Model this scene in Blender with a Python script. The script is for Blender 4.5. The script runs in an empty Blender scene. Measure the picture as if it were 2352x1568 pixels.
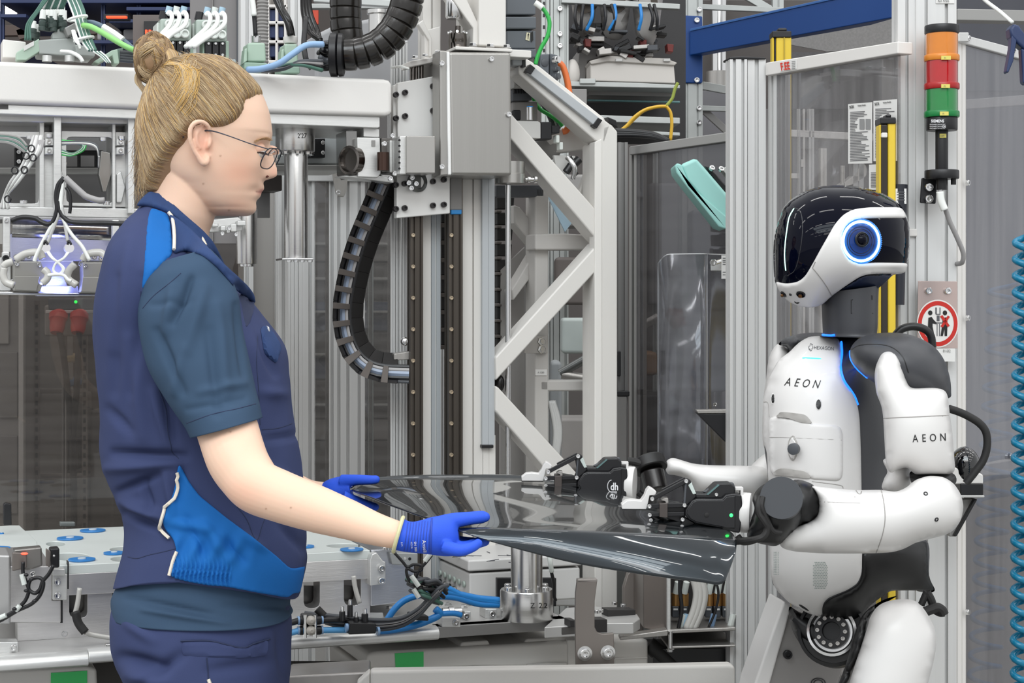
import bpy, math, random
import numpy as np
from mathutils import Vector, Matrix, Quaternion, geometry, noise
from mathutils.bvhtree import BVHTree

random.seed(7)
SC = bpy.context.scene
COL = SC.collection
V = Vector
# ---------------------------------------------------------------- camera, world, light, exposure
F, CX, CY, EYE = 4000.0,1176.0,700.0,1.36      # focal length in pixels, vertical axis, horizon row, eye height
cam_data = bpy.data.cameras.new('camera')
cam_data.sensor_width = 36.0
cam_data.lens = 36.0*F / 2352.0
cam_data.shift_y = -(784.0 - CY) / 2352.0
cam_data.clip_start = 0.05
cam_data.clip_end = 100
cam = bpy.data.objects.new('camera', cam_data)
cam.location = (0,0, EYE)
cam.rotation_euler = (math.pi / 2,0,0)
COL.objects.link(cam)
SC.camera = cam

world = bpy.data.worlds.new('hall_light')
SC.world = world
world.use_nodes = True
wb = world.node_tree.nodes['Background']
wb.inputs[0].default_value = (0.97,0.985,1.0,1)
wb.inputs[1].default_value = 0.80

def lamp(name, loc, size, power, color=(1,1,1), rot=(0,0,0)):
    ld = bpy.data.lights.new(name, 'AREA')
    ld.shape = 'RECTANGLE'
    ld.size, ld.size_y = size
    ld.energy = power
    ld.color = color
    o = bpy.data.objects.new(name, ld)
    o.location = loc
    o.rotation_euler = rot
    COL.objects.link(o)
    return o

# rows of hall strip lights and roof windows above and behind the camera
for iy, y in enumerate((-7.0,-4.0,-1.0,2.0,5.0)):
    for ix in range(7):
        lamp('hall_strip_light', (-6.6 + ix*2.2, y, 6.2),(1.5,0.16), 14,(1,0.985,0.96))
for k in range(3):
    lamp('roof_window_light', (-1.0,-3.2 - k*1.7,7.6),(9.0,1.3), 190,(0.86,0.95,1.0))
# low long row of tubes over the aisle between the camera and the cell
lamp('aisle_light', (0.6,-1.6,3.6),(3.0,0.5), 22,(1,0.98,0.95),(math.radians(28), 0,0))

vs = SC.view_settings
vs.view_transform = 'Standard'
vs.look = 'None'
vs.exposure = 0.16
vs.gamma = 1.0
vs.use_curve_mapping = False
SC.cycles.max_bounces = 7
SC.cycles.diffuse_bounces = 3
SC.cycles.glossy_bounces = 4
SC.cycles.transparent_max_bounces = 16
SC.cycles.transmission_bounces = 4
SC.cycles.caustics_reflective = False
SC.cycles.caustics_refractive = False

# ---------------------------------------------------------------- projection helpers (pixel + real depth -> point)
def W(px, py, d):
    return V(((px - CX) / F*d, d, EYE - (py - CY) / F*d))

def S(d):                       # metres per pixel at depth d
    return d / F

class Pl:                       # upright plane with a heading; n faces the camera side
    def __init__(s, px, d, yaw, tilt=0.0):
        a = math.radians(yaw)
        s.o = W(px, CY, d)
        s.u = V((math.cos(a), math.sin(a), 0))
        s.n = V((math.sin(a), -math.cos(a), 0))
        s.yaw = a
    def at(s, px, py, off=0.0):  # off: metres towards the viewer side
        r = V(((px - CX) / F, 1.0,-(py - CY) / F))
        c = V((0,0, EYE))
        t = (s.o + s.n*off - c).dot(s.n) / r.dot(s.n)
        return c + r*t
    def off(s, m):
        q = Pl.__new__(Pl)
        q.o = s.o + s.n*m; q.u = s.u; q.n = s.n; q.yaw = s.yaw
        return q

def Z(x0, y0, s):               # crop coordinates -> frame pixels
    return lambda *p: [(x0 + a / s, y0 + b / s) for a, b in p]

def lin(c):
    return tuple(((v / 12.92) if v <= 0.04045 else ((v + 0.055) / 1.055) ** 2.4) for v in c)

def hx(h):
    h = h.lstrip('#')
    return lin([int(h[i:i + 2], 16) / 255.0 for i in (0,2,4)])

# ---------------------------------------------------------------- materials
MATS = {}
def mat(name, col, rough=0.5, metal=0.0, spec=0.5, bump=0.0, bscale=60, var=0.0, vscale=6, streak=None,
        coat=0.0, emit=None, estr=0.0, sss=0.0, alpha=1.0, trans=0.0, rvar=0.0, bdist=0.002):
    if name in MATS:
        return MATS[name]
    m = bpy.data.materials.new(name)
    MATS[name] = m
    m.use_nodes = True
    nt = m.node_tree
    b = nt.nodes['Principled BSDF']
    c = hx(col) if isinstance(col, str) else col
    b.inputs['Base Color'].default_value = (*c, 1)
    b.inputs['Roughness'].default_value = rough
    b.inputs['Metallic'].default_value = metal
    b.inputs['Specular IOR Level'].default_value = spec
    if coat:
        b.inputs['Coat Weight'].default_value = coat
        b.inputs['Coat Roughness'].default_value = 0.03
    if emit:
        b.inputs['Emission Color'].default_value = (*hx(emit), 1)
        b.inputs['Emission Strength'].default_value = estr
    if sss:
        b.inputs['Subsurface Weight'].default_value = sss
        b.inputs['Subsurface Radius'].default_value = (1.0,0.4,0.2)
        b.inputs['Subsurface Scale'].default_value = 0.006
    if alpha < 1:
        b.inputs['Alpha'].default_value = alpha
    if trans:
        b.inputs['Transmission Weight'].default_value = trans
    if var or bump or rvar:
        tc = nt.nodes.new('ShaderNodeTexCoord')
        mp = nt.nodes.new('ShaderNodeMapping')
        nt.links.new(tc.outputs['Object'], mp.inputs[0])
        if streak:
            mp.inputs['Scale'].default_value = streak
    def nz(scale, det=3):
        n = nt.nodes.new('ShaderNodeTexNoise')
        n.inputs['Scale'].default_value = scale
        n.inputs['Detail'].default_value = det
        nt.links.new(mp.outputs[0], n.inputs['Vector'])
        return n
    if var:
        n = nz(vscale)
        mx = nt.nodes.new('ShaderNodeMix'); mx.data_type = 'RGBA'
        mx.inputs[6].default_value = (*[max(0, v*(1 - var)) for v in c], 1)
        mx.inputs[7].default_value = (*[min(1, v*(1 + var)) for v in c], 1)
        nt.links.new(n.outputs[0], mx.inputs[0])
        nt.links.new(mx.outputs[2], b.inputs['Base Color'])
    if rvar:
        n = nz(vscale*1.7)
        mr = nt.nodes.new('ShaderNodeMapRange')
        mr.inputs[3].default_value = max(0.02, rough - rvar)
        mr.inputs[4].default_value = min(1, rough + rvar)
        nt.links.new(n.outputs[0], mr.inputs[0])
        nt.links.new(mr.outputs[0], b.inputs['Roughness'])
    if bump:
        n = nz(bscale)
        bp = nt.nodes.new('ShaderNodeBump')
        bp.inputs['Strength'].default_value = bump
        bp.inputs['Distance'].default_value = bdist
        nt.links.new(n.outputs[0], bp.inputs['Height'])
        nt.links.new(bp.outputs[0], b.inputs['Normal'])
    return m

def glass(name, tint, gloss=0.08, rough=0.02, haze=0.0, hazecol='#b8b6b4', streak=(1,1,14)):
    """A thin clear sheet: see-through, a little mirror, a film of dust."""
    if name in MATS:
        return MATS[name]
    m = bpy.data.materials.new(name); MATS[name] = m
    m.use_nodes = True
    nt = m.node_tree
    for n in list(nt.nodes): nt.nodes.remove(n)
    out = nt.nodes.new('ShaderNodeOutputMaterial')
    tr = nt.nodes.new('ShaderNodeBsdfTransparent'); tr.inputs[0].default_value = (*hx(tint), 1)
    gl = nt.nodes.new('ShaderNodeBsdfGlossy'); gl.inputs['Roughness'].default_value = rough
    gl.inputs[0].default_value = (0.9,0.93,1,1)
    df = nt.nodes.new('ShaderNodeBsdfDiffuse'); df.inputs[0].default_value = (*hx(hazecol), 1)
    lw = nt.nodes.new('ShaderNodeLayerWeight'); lw.inputs[0].default_value = 0.5
    pw = nt.nodes.new('ShaderNodeMath'); pw.operation = 'POWER'; pw.inputs[1].default_value = 5.0
    m1 = nt.nodes.new('ShaderNodeMixShader')
    ad = nt.nodes.new('ShaderNodeMath'); ad.operation = 'ADD'; ad.inputs[1].default_value = gloss + 0.03; ad.use_clamp = True
    nt.links.new(lw.outputs['Facing'], pw.inputs[0]); nt.links.new(pw.outputs[0], ad.inputs[0])
    nt.links.new(ad.outputs[0], m1.inputs[0])
    m2 = nt.nodes.new('ShaderNodeMixShader')
    tc = nt.nodes.new('ShaderNodeTexCoord'); mp = nt.nodes.new('ShaderNodeMapping')
    mp.inputs['Scale'].default_value = streak
    nz = nt.nodes.new('ShaderNodeTexNoise'); nz.inputs['Scale'].default_value = 3; nz.inputs['Detail'].default_value = 5
    mr = nt.nodes.new('ShaderNodeMapRange'); mr.inputs[1].default_value = 0.3; mr.inputs[2].default_value = 0.75
    mr.inputs[3].default_value = haze*0.6; mr.inputs[4].default_value = haze*1.5
    nt.links.new(tc.outputs['Object'], mp.inputs[0]); nt.links.new(mp.outputs[0], nz.inputs['Vector'])
    nt.links.new(nz.outputs[0], mr.inputs[0]); nt.links.new(mr.outputs[0], m2.inputs[0])
    nt.links.new(tr.outputs[0], m2.inputs[1]); nt.links.new(df.outputs[0], m2.inputs[2])
    nt.links.new(m2.outputs[0], m1.inputs[1]); nt.links.new(gl.outputs[0], m1.inputs[2])
    nt.links.new(m1.outputs[0], out.inputs[0])
    return m

ALU = mat('brushed_aluminium', '#dededc', 0.36,0.6, bump=0.12, bscale=30, streak=(6,6,90), var=0.1, vscale=5, rvar=0.08)
ALUV = mat('vertical_grain_aluminium', '#d6d6d5', 0.36,0.6, bump=0.1, bscale=30, streak=(80,80,2), var=0.06, vscale=4)
ANOD = mat('anodised_profile', '#d6d6d5', 0.45,0.15, var=0.05, vscale=5, streak=(30,30,1))
SLOT = mat('profile_slot_shadow_grey', '#77767a', 0.6,0.3)
STEEL = mat('brushed_steel', '#b5b2ae', 0.36,0.8, bump=0.15, bscale=24, streak=(60,60,3), var=0.1, vscale=3, rvar=0.08)
DSTEEL = mat('dull_laser_cut_steel', '#8f8883', 0.42,0.65, var=0.16, vscale=5, bump=0.1, bscale=40)
CHROME = mat('bright_turned_metal', '#dcdcdc', 0.18,1.0)
RAILM = mat('dark_rail_steel', '#5c5650', 0.32,0.8, streak=(90,90,1), var=0.2, vscale=3)
WHITE = mat('warm_white_paint', '#e2dfdb', 0.42, bump=0.05, bscale=240, var=0.02, vscale=4)
CREAM = mat('machine_frame_paint', '#dddad5', 0.4, bump=0.06, bscale=200, var=0.025, vscale=4)
GREYP = mat('light_grey_cabinet_paint', '#c6c5c2', 0.45, var=0.03, vscale=5)
MGREY = mat('mid_grey_paint', '#8e8c8a', 0.5, var=0.06, vscale=4)
DGREY = mat('dark_grey_cover', '#4c4f54', 0.45, var=0.05, vscale=5)
BLACK = mat('black_plastic', '#17171a', 0.38)
MATTEB = mat('matte_black_rubber', '#1d1c1c', 0.62, bump=0.15, bscale=160)
GLOSSB = mat('glossy_black_hose', '#161414', 0.24)
BLUEP = mat('rack_blue_paint', '#063f82', 0.42, var=0.05, vscale=5)
GALV = mat('galvanised_steel', '#b3b6b4', 0.42,0.55, var=0.12, vscale=16)
HOSEB = mat('blue_air_hose', '#2583cf', 0.3)
HOSEL = mat('pale_blue_hose', '#8fb0d6', 0.35)
GREEN = mat('green_cable', '#2fae4c', 0.35)
DKGRN = mat('dark_green_cable', '#51786b', 0.45)
ORANGE = mat('orange_cable', '#e0743a', 0.4)
YELG = mat('yellow_green_cable', '#d8ab2e', 0.4)
WTUBE = mat('translucent_white_tube', '#eceeea', 0.3)
GTUBE = mat('grey_cable', '#9c9a9a', 0.45)
YEL = mat('yellow_paint', '#e3c337', 0.42)
PLG = mat('pale_green_housing', '#a9bfae', 0.45)
CLEARP = mat('milky_plastic', '#dfe4df', 0.25)
TAPE = mat('green_tape', '#46cf70', 0.45)
BRASS = mat('brass_fitting', '#b58a55', 0.3,0.8)
INK = mat('black_ink', '#151515', 0.6)
GINK = mat('dark_grey_print', '#55565a', 0.6)
WINK = mat('white_print', '#e8e8ea', 0.5)
REDM = mat('dark_red_part', '#8c2a22', 0.45)
PAPER = mat('white_paper', '#e4e3e0', 0.6)
TEAL = mat('mint_plastic', '#9fd6cf', 0.4, var=0.02, vscale=5)

# ---------------------------------------------------------------- objects
WL = {}
def put(o, parent, origin):
    WL[o.name] = origin.copy()
    if parent is not None:
        o.parent = parent
        o.location = origin - WL[parent.name]
    else:
        o.location = origin
    COL.objects.link(o)
    return o

def tag(o, label=None, cat=None, group=None, kind=None):
    if label: o['label'] = label
    if cat: o['category'] = cat
    if group: o['group'] = group
    if kind: o['kind'] = kind
    return o

def thing(name, label, cat, loc, group=None):
    o = bpy.data.objects.new(name, None)
    o.empty_display_size = 0.05
    put(o, None, V(loc))
    return tag(o, label, cat, group)

def mk(name, verts, faces, mats, parent=None, ang=35, bevel=0.0, mi=None, seg=2, label=None, kind=None, flat=False):
    if not isinstance(mats, (list, tuple)): mats = [mats]
    vv = np.array([tuple(v) for v in verts], dtype=float)
    lo, hi = vv.min(0), vv.max(0)
    org = V(((lo[0] + hi[0]) / 2,(lo[1] + hi[1]) / 2, lo[2] if parent is None else (lo[2] + hi[2]) / 2))
    vv -= np.array(org)
    me = bpy.data.meshes.new(name)
    me.from_pydata(vv.tolist(), [], [list(f) for f in faces])
    for m in mats: me.materials.append(m)
    if mi is not None:
        me.polygons.foreach_set('material_index', mi)
    me.polygons.foreach_set('use_smooth', [not flat]*len(me.polygons))
    me.update()
    if not flat: me.set_sharp_from_angle(angle=math.radians(ang))
    o = bpy.data.objects.new(name, me)
    put(o, parent, org)
    if bevel:
        md = o.modifiers.new('bevel', 'BEVEL')
        md.width = bevel; md.segments = seg; md.limit_method = 'ANGLE'; md.angle_limit = math.radians(40)
        md.harden_normals = True
    if label: o['label'] = label
    if kind: o['kind'] = kind
    return o

def copy_tree(o, delta=V((0,0,0)), parent=None):
    c = o.copy()
    COL.objects.link(c)
    c.parent = parent
    if parent is None: c.location = o.location + delta
    for ch in list(o.children): copy_tree(ch, parent=c)
    return c

def cr(pts, sub=6, closed=False):      # Catmull-Rom through tuples of any length
    P = [np.array(p, dtype=float) for p in pts]
    n = len(P); out = []
    if n < 3 and not closed:
        return [tuple(P[0] + (P[1] - P[0])*t / sub) for t in range(sub + 1)]
    for i in range(n if closed else n - 1):
        a = P[(i - 1) % n] if closed or i > 0 else P[0]*2 - P[1]
        b, c = P[i], P[(i + 1) % n]
        e = P[(i + 2) % n] if closed or i + 2 < n else c*2 - b
        for k in range(sub):
            t = k / sub
            out.append(tuple(0.5*(2*b + (c - a)*t + (2*a - 5*b + 4*c - e)*t*t + (3*b - a - 3*c + e)*t ** 3)))
    if not closed: out.append(tuple(P[-1]))
    return out

def frame(d, up=V((0,0,1))):
    d = d.normalized()
    if abs(d.dot(up)) > 0.97: up = V((1,0,0))
    a = up.cross(d).normalized()
    return a, d.cross(a).normalized()

ORD = ['first', 'second', 'third', 'fourth', 'fifth', 'sixth', 'seventh', 'eighth', 'ninth', 'tenth']
class B:
    def __init__(s): s.v = []; s.f = []; s.mi = []; s.m = 0
    def add(s, vs, fs):
        k = len(s.v); s.v += [V(p) for p in vs]
        for f in fs: s.f.append([i + k for i in f]); s.mi.append(s.m)
        return s
    def prism(s, pts, vec):
        n = len(pts); vec = V(vec)
        nrm = geometry.normal([V(p) for p in pts]) if n > 2 else V((0,0,1))
        P = list(pts)
        if nrm.dot(vec) > 0: P = P[::-1]
        s.add(P + [p + vec for p in P], [list(range(n)), list(range(2*n - 1, n - 1,-1))] +
              [[(i + 1) % n, i, i + n, (i + 1) % n + n] for i in range(n)])
        return s
    def obox(s, o, u, v, w):   # corner + three edge vectors
        return s.prism([o, o + u, o + u + v, o + v], w)
    def box(s, c, sx, sy, sz, yaw=0.0, R=None):
        R = R or Matrix.Rotation(yaw, 3, 'Z')
        u, v, w = R @ V((sx, 0,0)), R @ V((0, sy, 0)), R @ V((0,0, sz))
        return s.obox(V(c) - (u + v + w) / 2, u, v, w)
    def cyl(s, a, b, r, r2=None, n=20):
        return s.lathe(a, b - a, [(r, 0),(r if r2 is None else r2,(b - a).length)], n)
    def lathe(s, o, ax, prof, n=24, caps=True, up=V((0,0,1))):
        ax = ax.normalized(); a, b = frame(ax, up)
        vs = []; fs = []
        for r, h in prof:
            for k in range(n):
                t = 2*math.pi*k / n
                vs.append(o + ax*h + (a*math.cos(t) + b*math.sin(t))*r)
        for j in range(len(prof) - 1):
            for k in range(n):
                k2 = (k + 1) % n
                fs.append([j*n + k, j*n + k2,(j + 1)*n + k2,(j + 1)*n + k])
        if caps:
            fs.append(list(range(n - 1,-1,-1))); fs.append([(len(prof) - 1)*n + k for k in range(n)])
        return s.add(vs, fs)
    def tube(s, pts, r, n=8, sub=5, caps=True, smooth=True, rib=0.0, flat=1.0):
        P = [V(p) for p in (cr(pts, sub) if smooth and len(pts) > 2 else pts)]
        m = len(P); rs = r if isinstance(r, (list, tuple)) else None
        up = None; vs = []
        for i, p in enumerate(P):
            d = (P[min(i + 1, m - 1)] - P[max(i - 1,0)])
            if d.length < 1e-9: d = V((0,0,1))
            d.normalize()
            if up is None: up, _ = frame(d)
            up = (up - d*up.dot(d)).normalized(); w = d.cross(up)
            if rs:
                t = i / (m - 1)*(len(rs) - 1); k = min(int(t), len(rs) - 2); rr = rs[k] + (rs[k + 1] - rs[k])*(t - k)
            else: rr = r
            if rib and i % 2: rr *= 1 - rib
            for k in range(n):
                t = 2*math.pi*k / n
                vs.append(p + up*math.cos(t)*rr + w*math.sin(t)*rr*flat)
        fs = [[i*n + k, i*n + (k + 1) % n, (i + 1)*n + (k + 1) % n, (i + 1)*n + k] for i in range(m - 1) for k in range(n)]
        if caps: fs.append(list(range(n - 1,-1,-1))); fs.append([(m - 1)*n + k for k in range(n)])
        return s.add(vs, fs)
    def ell(s, c, rx, ry, rz, R=None, n=20, m=12):
        vs = []; fs = []
        for j in range(m + 1):
            ph = math.pi*j / m
            for k in range(n):
                t = 2*math.pi*k / n
                p = V((rx*math.sin(ph)*math.cos(t), ry*math.sin(ph)*math.sin(t), rz*math.cos(ph)))
                vs.append(V(c) + (R @ p if R else p))
        for j in range(m):
            for k in range(n):
                fs.append([j*n + k, (j + 1)*n + k, (j + 1)*n + (k + 1) % n, j*n + (k + 1) % n])
        return s.add(vs, fs)
    def loft(s, rings, caps=True):
        n = len(rings[0]); vs = [p for r in rings for p in r]
        fs = [[i*n + k, i*n + (k + 1) % n, (i + 1)*n + (k + 1) % n, (i + 1)*n + k] for i in range(len(rings) - 1) for k in range(n)]
        if caps: fs.append(list(range(n - 1,-1,-1))); fs.append([(len(rings) - 1)*n + k for k in range(n)])
        return s.add(vs, fs)
    def bvh(s):
        return BVHTree.FromPolygons([tuple(p) for p in s.v], s.f)
    def obj(s, name, mats, parent=None, bevel=0.0, **k):
        return mk(name, s.v, s.f, mats, parent, bevel=bevel, mi=s.mi if isinstance(mats, (list, tuple)) and len(mats) > 1 else None, **k)

def pp(pl, poly, thick, off=0.0):
    """polygon on plane pl (pixels), extruded away from the viewer by thick"""
    pts = [pl.at(x, y, off) for x, y in poly]
    return pts, -pl.n*thick

def rect(x0, y0, x1, y1): return [(x0, y0),(x1, y0),(x1, y1),(x0, y1)]

def plate(name, pl, poly, thick, m, parent=None, off=0.0, bevel=0.002, **k):
    b = B(); b.prism(*pp(pl, poly, thick, off))
    return b.obj(name, m, parent, bevel=bevel, **k)

def top(o, label, cat, group=None):      # tag a single-mesh thing
    return tag(o, label, cat, group)

# bolts share mesh data
_bolt = {}
def bolt(parent, p, n, r, m=None, name='bolt', hexhead=False):
    m = m or CHROME
    key = (m.name, hexhead)
    if key not in _bolt:
        b = B(); k = 6 if hexhead else 16
        if hexhead:
            b.lathe(V((0,0,0)), V((0,0,1)), [(1.35,0),(1.35,0.12),(1.0,0.13),(1.0,0.75),(0.86,0.9)], 6)
        else:
            b.lathe(V((0,0,0)), V((0,0,1)), [(1.0,0),(1.0,0.85),(0.88,1.0),(0.55,1.0),(0.5,0.45),(0.02,0.4)], 12)
        o = b.obj('bolt', m)
        me = o.data
        me.transform(Matrix.Translation(o.location))
        COL.objects.unlink(o); bpy.data.objects.remove(o)
        _bolt[key] = me
    o = bpy.data.objects.new(name, _bolt[key])
    put(o, parent, V(p))
    o.scale = (r, r, r)
    o.rotation_mode = 'QUATERNION'
    o.rotation_quaternion = V((0,0,1)).rotation_difference(V(n).normalized())
    return o

# ---------------------------------------------------------------- organic helpers
def _densify(poly, step):
    out = []
    for i, a in enumerate(poly):
        b = poly[(i + 1) % len(poly)]
        L = math.hypot(b[0] - a[0], b[1] - a[1]); k = max(1, int(round(L / step)))
        for j in range(k): out.append((a[0] + (b[0] - a[0])*j / k, a[1] + (b[1] - a[1])*j / k))
    return out

def _segdist(P, poly):
    P = np.asarray(P, float); best = np.full(len(P), 1e9)
    for i in range(len(poly)):
        a = np.array(poly[i], float); b = np.array(poly[(i + 1) % len(poly)], float)
        ab = b - a; L = max(ab @ ab, 1e-9)
        t = np.clip(((P - a) @ ab) / L, 0,1)
        best = np.minimum(best, np.linalg.norm(P - (a + t[:, None]*ab), axis=1))
    return best

def _inside(P, poly):
    P = np.asarray(P, float); c = np.zeros(len(P), bool); n = len(poly)
    for i in range(n):
        x1, y1 = poly[i]; x2, y2 = poly[(i + 1) % n]
        if y1 == y2: continue
        m = ((y1 > P[:, 1]) != (y2 > P[:, 1])) & (P[:, 0] < (x2 - x1)*(P[:, 1] - y1) / (y2 - y1) + x1)
        c ^= m
    return c

def chaikin(poly, it=2):
    for _ in range(it):
        out = []
        for i, a in enumerate(poly):
            b = poly[(i + 1) % len(poly)]; L = math.hypot(b[0] - a[0], b[1] - a[1]); k = min(.25,6.0 / max(L, 1e-6))
            out += [(a[0] + (b[0] - a[0])*k, a[1] + (b[1] - a[1])*k),(b[0] + (a[0] - b[0])*k, b[1] + (a[1] - b[1])*k)]
        poly = out
    return poly

def tri2d(poly, step, smooth=False):
    if smooth is True: poly = cr(poly, 5, True)
    elif smooth is False: poly = chaikin(poly)
    poly = _densify(poly, step)
    xs = [p[0] for p in poly]; ys = [p[1] for p in poly]
    g = []; y = min(ys) + step*0.5; r = 0
    while y < max(ys):
        x = min(xs) + (step*0.5 if r % 2 else 0)
        while x < max(xs): g.append((x, y)); x += step
        y += step*0.87; r += 1
    if g:
        g = np.array(g); keep = _inside(g, poly) & (_segdist(g, poly) > step*0.55)
        g = [tuple(p) for p in g[keep]]
    pts = poly + list(g); n = len(poly)
    r = geometry.delaunay_2d_cdt([V(p) for p in pts], [(i, (i + 1) % n) for i in range(n)], [list(range(n))], 1,1e-5)
    vs = [(p[0], p[1]) for p in r[0]]
    cen = [tuple(np.mean([vs[i] for i in f], axis=0)) for f in r[2]]
    ins = _inside(cen, poly)
    fs = [list(f) for f, k in zip(r[2], ins) if k]
    used = sorted({i for f in fs for i in f}); mp = {a: b for b, a in enumerate(used)}
    vs = [vs[i] for i in used]; fs = [[mp[i] for i in f] for f in fs]
    # wind so that the normal faces the camera (image y runs down)
    out = []
    for f in fs:
        a, b, c = (vs[i] for i in f)
        cr2 = (b[0] - a[0])*(c[1] - a[1]) - (b[1] - a[1])*(c[0] - a[0])
        out.append(f if cr2 < 0 else f[::-1])
    cnt = {}
    for f in out:
        for i in range(3):
            e = (f[i], f[(i + 1) % 3]); cnt[e] = 1
    bnd = [e for e in cnt if (e[1], e[0]) not in cnt]
    return vs, out, bnd, poly

def inflate(bl, poly, d, T, step=9, p=0.5, smooth=True, back=1.0, Tb=None):
    """a rounded solid with the given outline: d is a depth or a function of the pixel, T half its thickness"""
    vs, fs, bnd, pl = tri2d(poly, step, smooth)
    n = len(vs); bset = {i for e in bnd for i in e}
    I = []; J = []
    for f in fs:
        for a in range(3):
            for b in range(3):
                if a != b: I.append(f[a]); J.append(f[b])
    I = np.array(I); J = np.array(J)
    deg = np.bincount(I, minlength=n).astype(float)
    P = np.array(vs)
    u = _segdist(P, pl); u = u*(2*u.max() - u)*0.5
    free = np.array([0.0 if i in bset else 1.0 for i in range(n)])
    for it in range(400):
        s = np.bincount(I, weights=u[J], minlength=n) / np.maximum(deg, 1)
        u = (s + step*step*0.25)*free
    h = (u / u.max()) ** p
    fd = d if callable(d) else (lambda x, y: d)
    F1 = [W(x, y, fd(x, y) - T*k) for (x, y), k in zip(vs, h)]
    # keep the outline where it was traced: offset along the view ray
    F2 = [W(x, y, fd(x, y) + (Tb if Tb is not None else T)*back*k) for (x, y), k in zip(vs, h)]
    k0 = len(bl.v)
    bl.v += F1
    idx2 = {}
    for i in range(n):
        if i in bset: idx2[i] = k0 + i
        else: idx2[i] = len(bl.v); bl.v.append(F2[i])
    for f in fs:
        bl.f.append([k0 + i for i in f]); bl.mi.append(bl.m)
        bl.f.append([idx2[i] for i in f[::-1]]); bl.mi.append(bl.m)
    return bl

def hit(bv, x, y, dref=None):
    o = V((0,0, EYE)); r = V(((x - CX) / F, 1.0,-(y - CY) / F)); 
    best = None
    for t in (bv if isinstance(bv, (list, tuple)) else [bv]):
        h = t.ray_cast(o, r.normalized())
        if h[0] is not None and (best is None or h[3] < best[2]): best = (h[0], h[1], h[3])
    if best: return best[0], (best[1] if best[1].dot(r) < 0 else -best[1])
    if dref is None: return None, None
    q = W(x, y, dref); b2 = None
    for t in (bv if isinstance(bv, (list, tuple)) else [bv]):
        h = t.find_nearest(q)
        if h[0] is not None and (b2 is None or h[3] < b2[2]): b2 = (h[0], h[1], h[3])
    return b2[0], (b2[1] if b2[1].dot(r) < 0 else -b2[1])

def patch(bl, poly, bv, thick, step=8, rim=5, smooth=True, dref=2.5, sink=0.004, base=0.0, relax=3, ripple=None):
    """a shell lying on a surface, with a rounded rim"""
    vs, fs, bnd, pl = tri2d(poly, step, smooth)
    dist = _segdist(vs, pl)
    bset = {i for e in bnd for i in e}
    H = [hit(bv, x, y, dref) for x, y in vs]
    n_ = len(vs); I = []; J = []
    for f in fs:
        for a in range(3):
            for c in range(3):
                if a != c: I.append(f[a]); J.append(f[c])
    I = np.array(I); J = np.array(J); deg = np.maximum(np.bincount(I, minlength=n_), 1)
    miss = np.array([hit(bv, x, y)[0] is None for x, y in vs])
    dd = np.array([h[0].y for h in H]); d0 = dd.copy()
    for _ in range(60 if miss.any() and not miss.all() else 0):
        m_ = np.bincount(I, weights=dd[J], minlength=n_) / deg; dd[miss] = m_[miss]
    d0 = dd.copy(); cap = .002 if relax > 10 else .0015
    for _ in range(relax): dd = np.minimum(np.bincount(I, weights=dd[J], minlength=n_) / deg, d0 + cap)
    P_ = [W(x, y, q) for (x, y), q in zip(vs, dd)]
    N_ = [V((0,0,0)) for _ in vs]
    for f in fs:
        m = (P_[f[1]] - P_[f[0]]).cross(P_[f[2]] - P_[f[0]])
        if m.y > 0: m = -m
        for i in f: N_[i] = N_[i] + m
    H = [(p, (m.normalized()*.35 + (V((0,0, EYE)) - p).normalized()*.75)) for p, m in zip(P_, N_)]
    nn = [h[1] for h in H]
    acc = [V(a) for a in nn]
    for f in fs:
        for a in f:
            for b in f: acc[a] = acc[a] + nn[b]
    nn = [a.normalized() for a in acc]
    k0 = len(bl.v)
    for i, (p, _) in enumerate(H):
        t = min(1.0, dist[i] / rim) if rim > 0 else 1.0
        if ripple: p = p + nn[i]*ripple(*vs[i])
        bl.v.append(p + nn[i]*(base + thick*(0.35 + 0.65*math.sqrt(max(0,1 - (1 - t) ** 2)))))
    low = {}
    for i in bset:
        low[i] = len(bl.v); bl.v.append(H[i][0] - nn[i]*sink)
    for f in fs: bl.f.append([k0 + i for i in f]); bl.mi.append(bl.m)
    for a, b in bnd: bl.f.append([k0 + b, k0 + a, low[a], low[b]]); bl.mi.append(bl.m)
    return bl

def ring(xL, yL, xR, yR, d, hw, e=2.0, n=40, dl=None, dr=None, skew=0.0):
    a, b = W(xL, yL, dl or d), W(xR, yR, dr or d)
    c = (a + b) / 2; u = (b - a) / 2
    w = V((skew, -1,0)).normalized()*hw
    out = []
    for k in range(n):
        t = 2*math.pi*k / n
        ct, st = math.cos(t), math.sin(t)
        out.append(c + u*(abs(ct) ** (2 / e))*(1 if ct >= 0 else -1) + w*(abs(st) ** (2 / e))*(1 if st >= 0 else -1))
    return out

def rloft(rows, sub=6, n=40, bl=None, caps=True):
    """rows: (xL,yL,xR,yR,d,hw[,e]) interpolated smoothly"""
    rows = [tuple(r) + ((2.0,) if len(r) == 6 else ()) for r in rows]
    R = cr(rows, sub)
    bl = bl or B()
    return bl.loft([ring(*r[:6], e=max(1.2, r[6]), n=n) for r in R], caps)

def text_mesh(s, size=1.0, extrude=0.0, bold=0.0):
    cu = bpy.data.curves.new('print', 'FONT'); cu.body = s; cu.size = size
    cu.extrude = 0; cu.offset = bold; cu.resolution_u = 3
    o = bpy.data.objects.new('print', cu); COL.objects.link(o)
    dg = bpy.context.evaluated_depsgraph_get()
    me = bpy.data.meshes.new_from_object(o.evaluated_get(dg))
    vs = [v.co.copy() for v in me.vertices]; fs = [list(p.vertices) for p in me.polygons]
    bpy.data.objects.remove(o); bpy.data.curves.remove(cu); bpy.data.meshes.remove(me)
    return vs, fs

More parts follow.
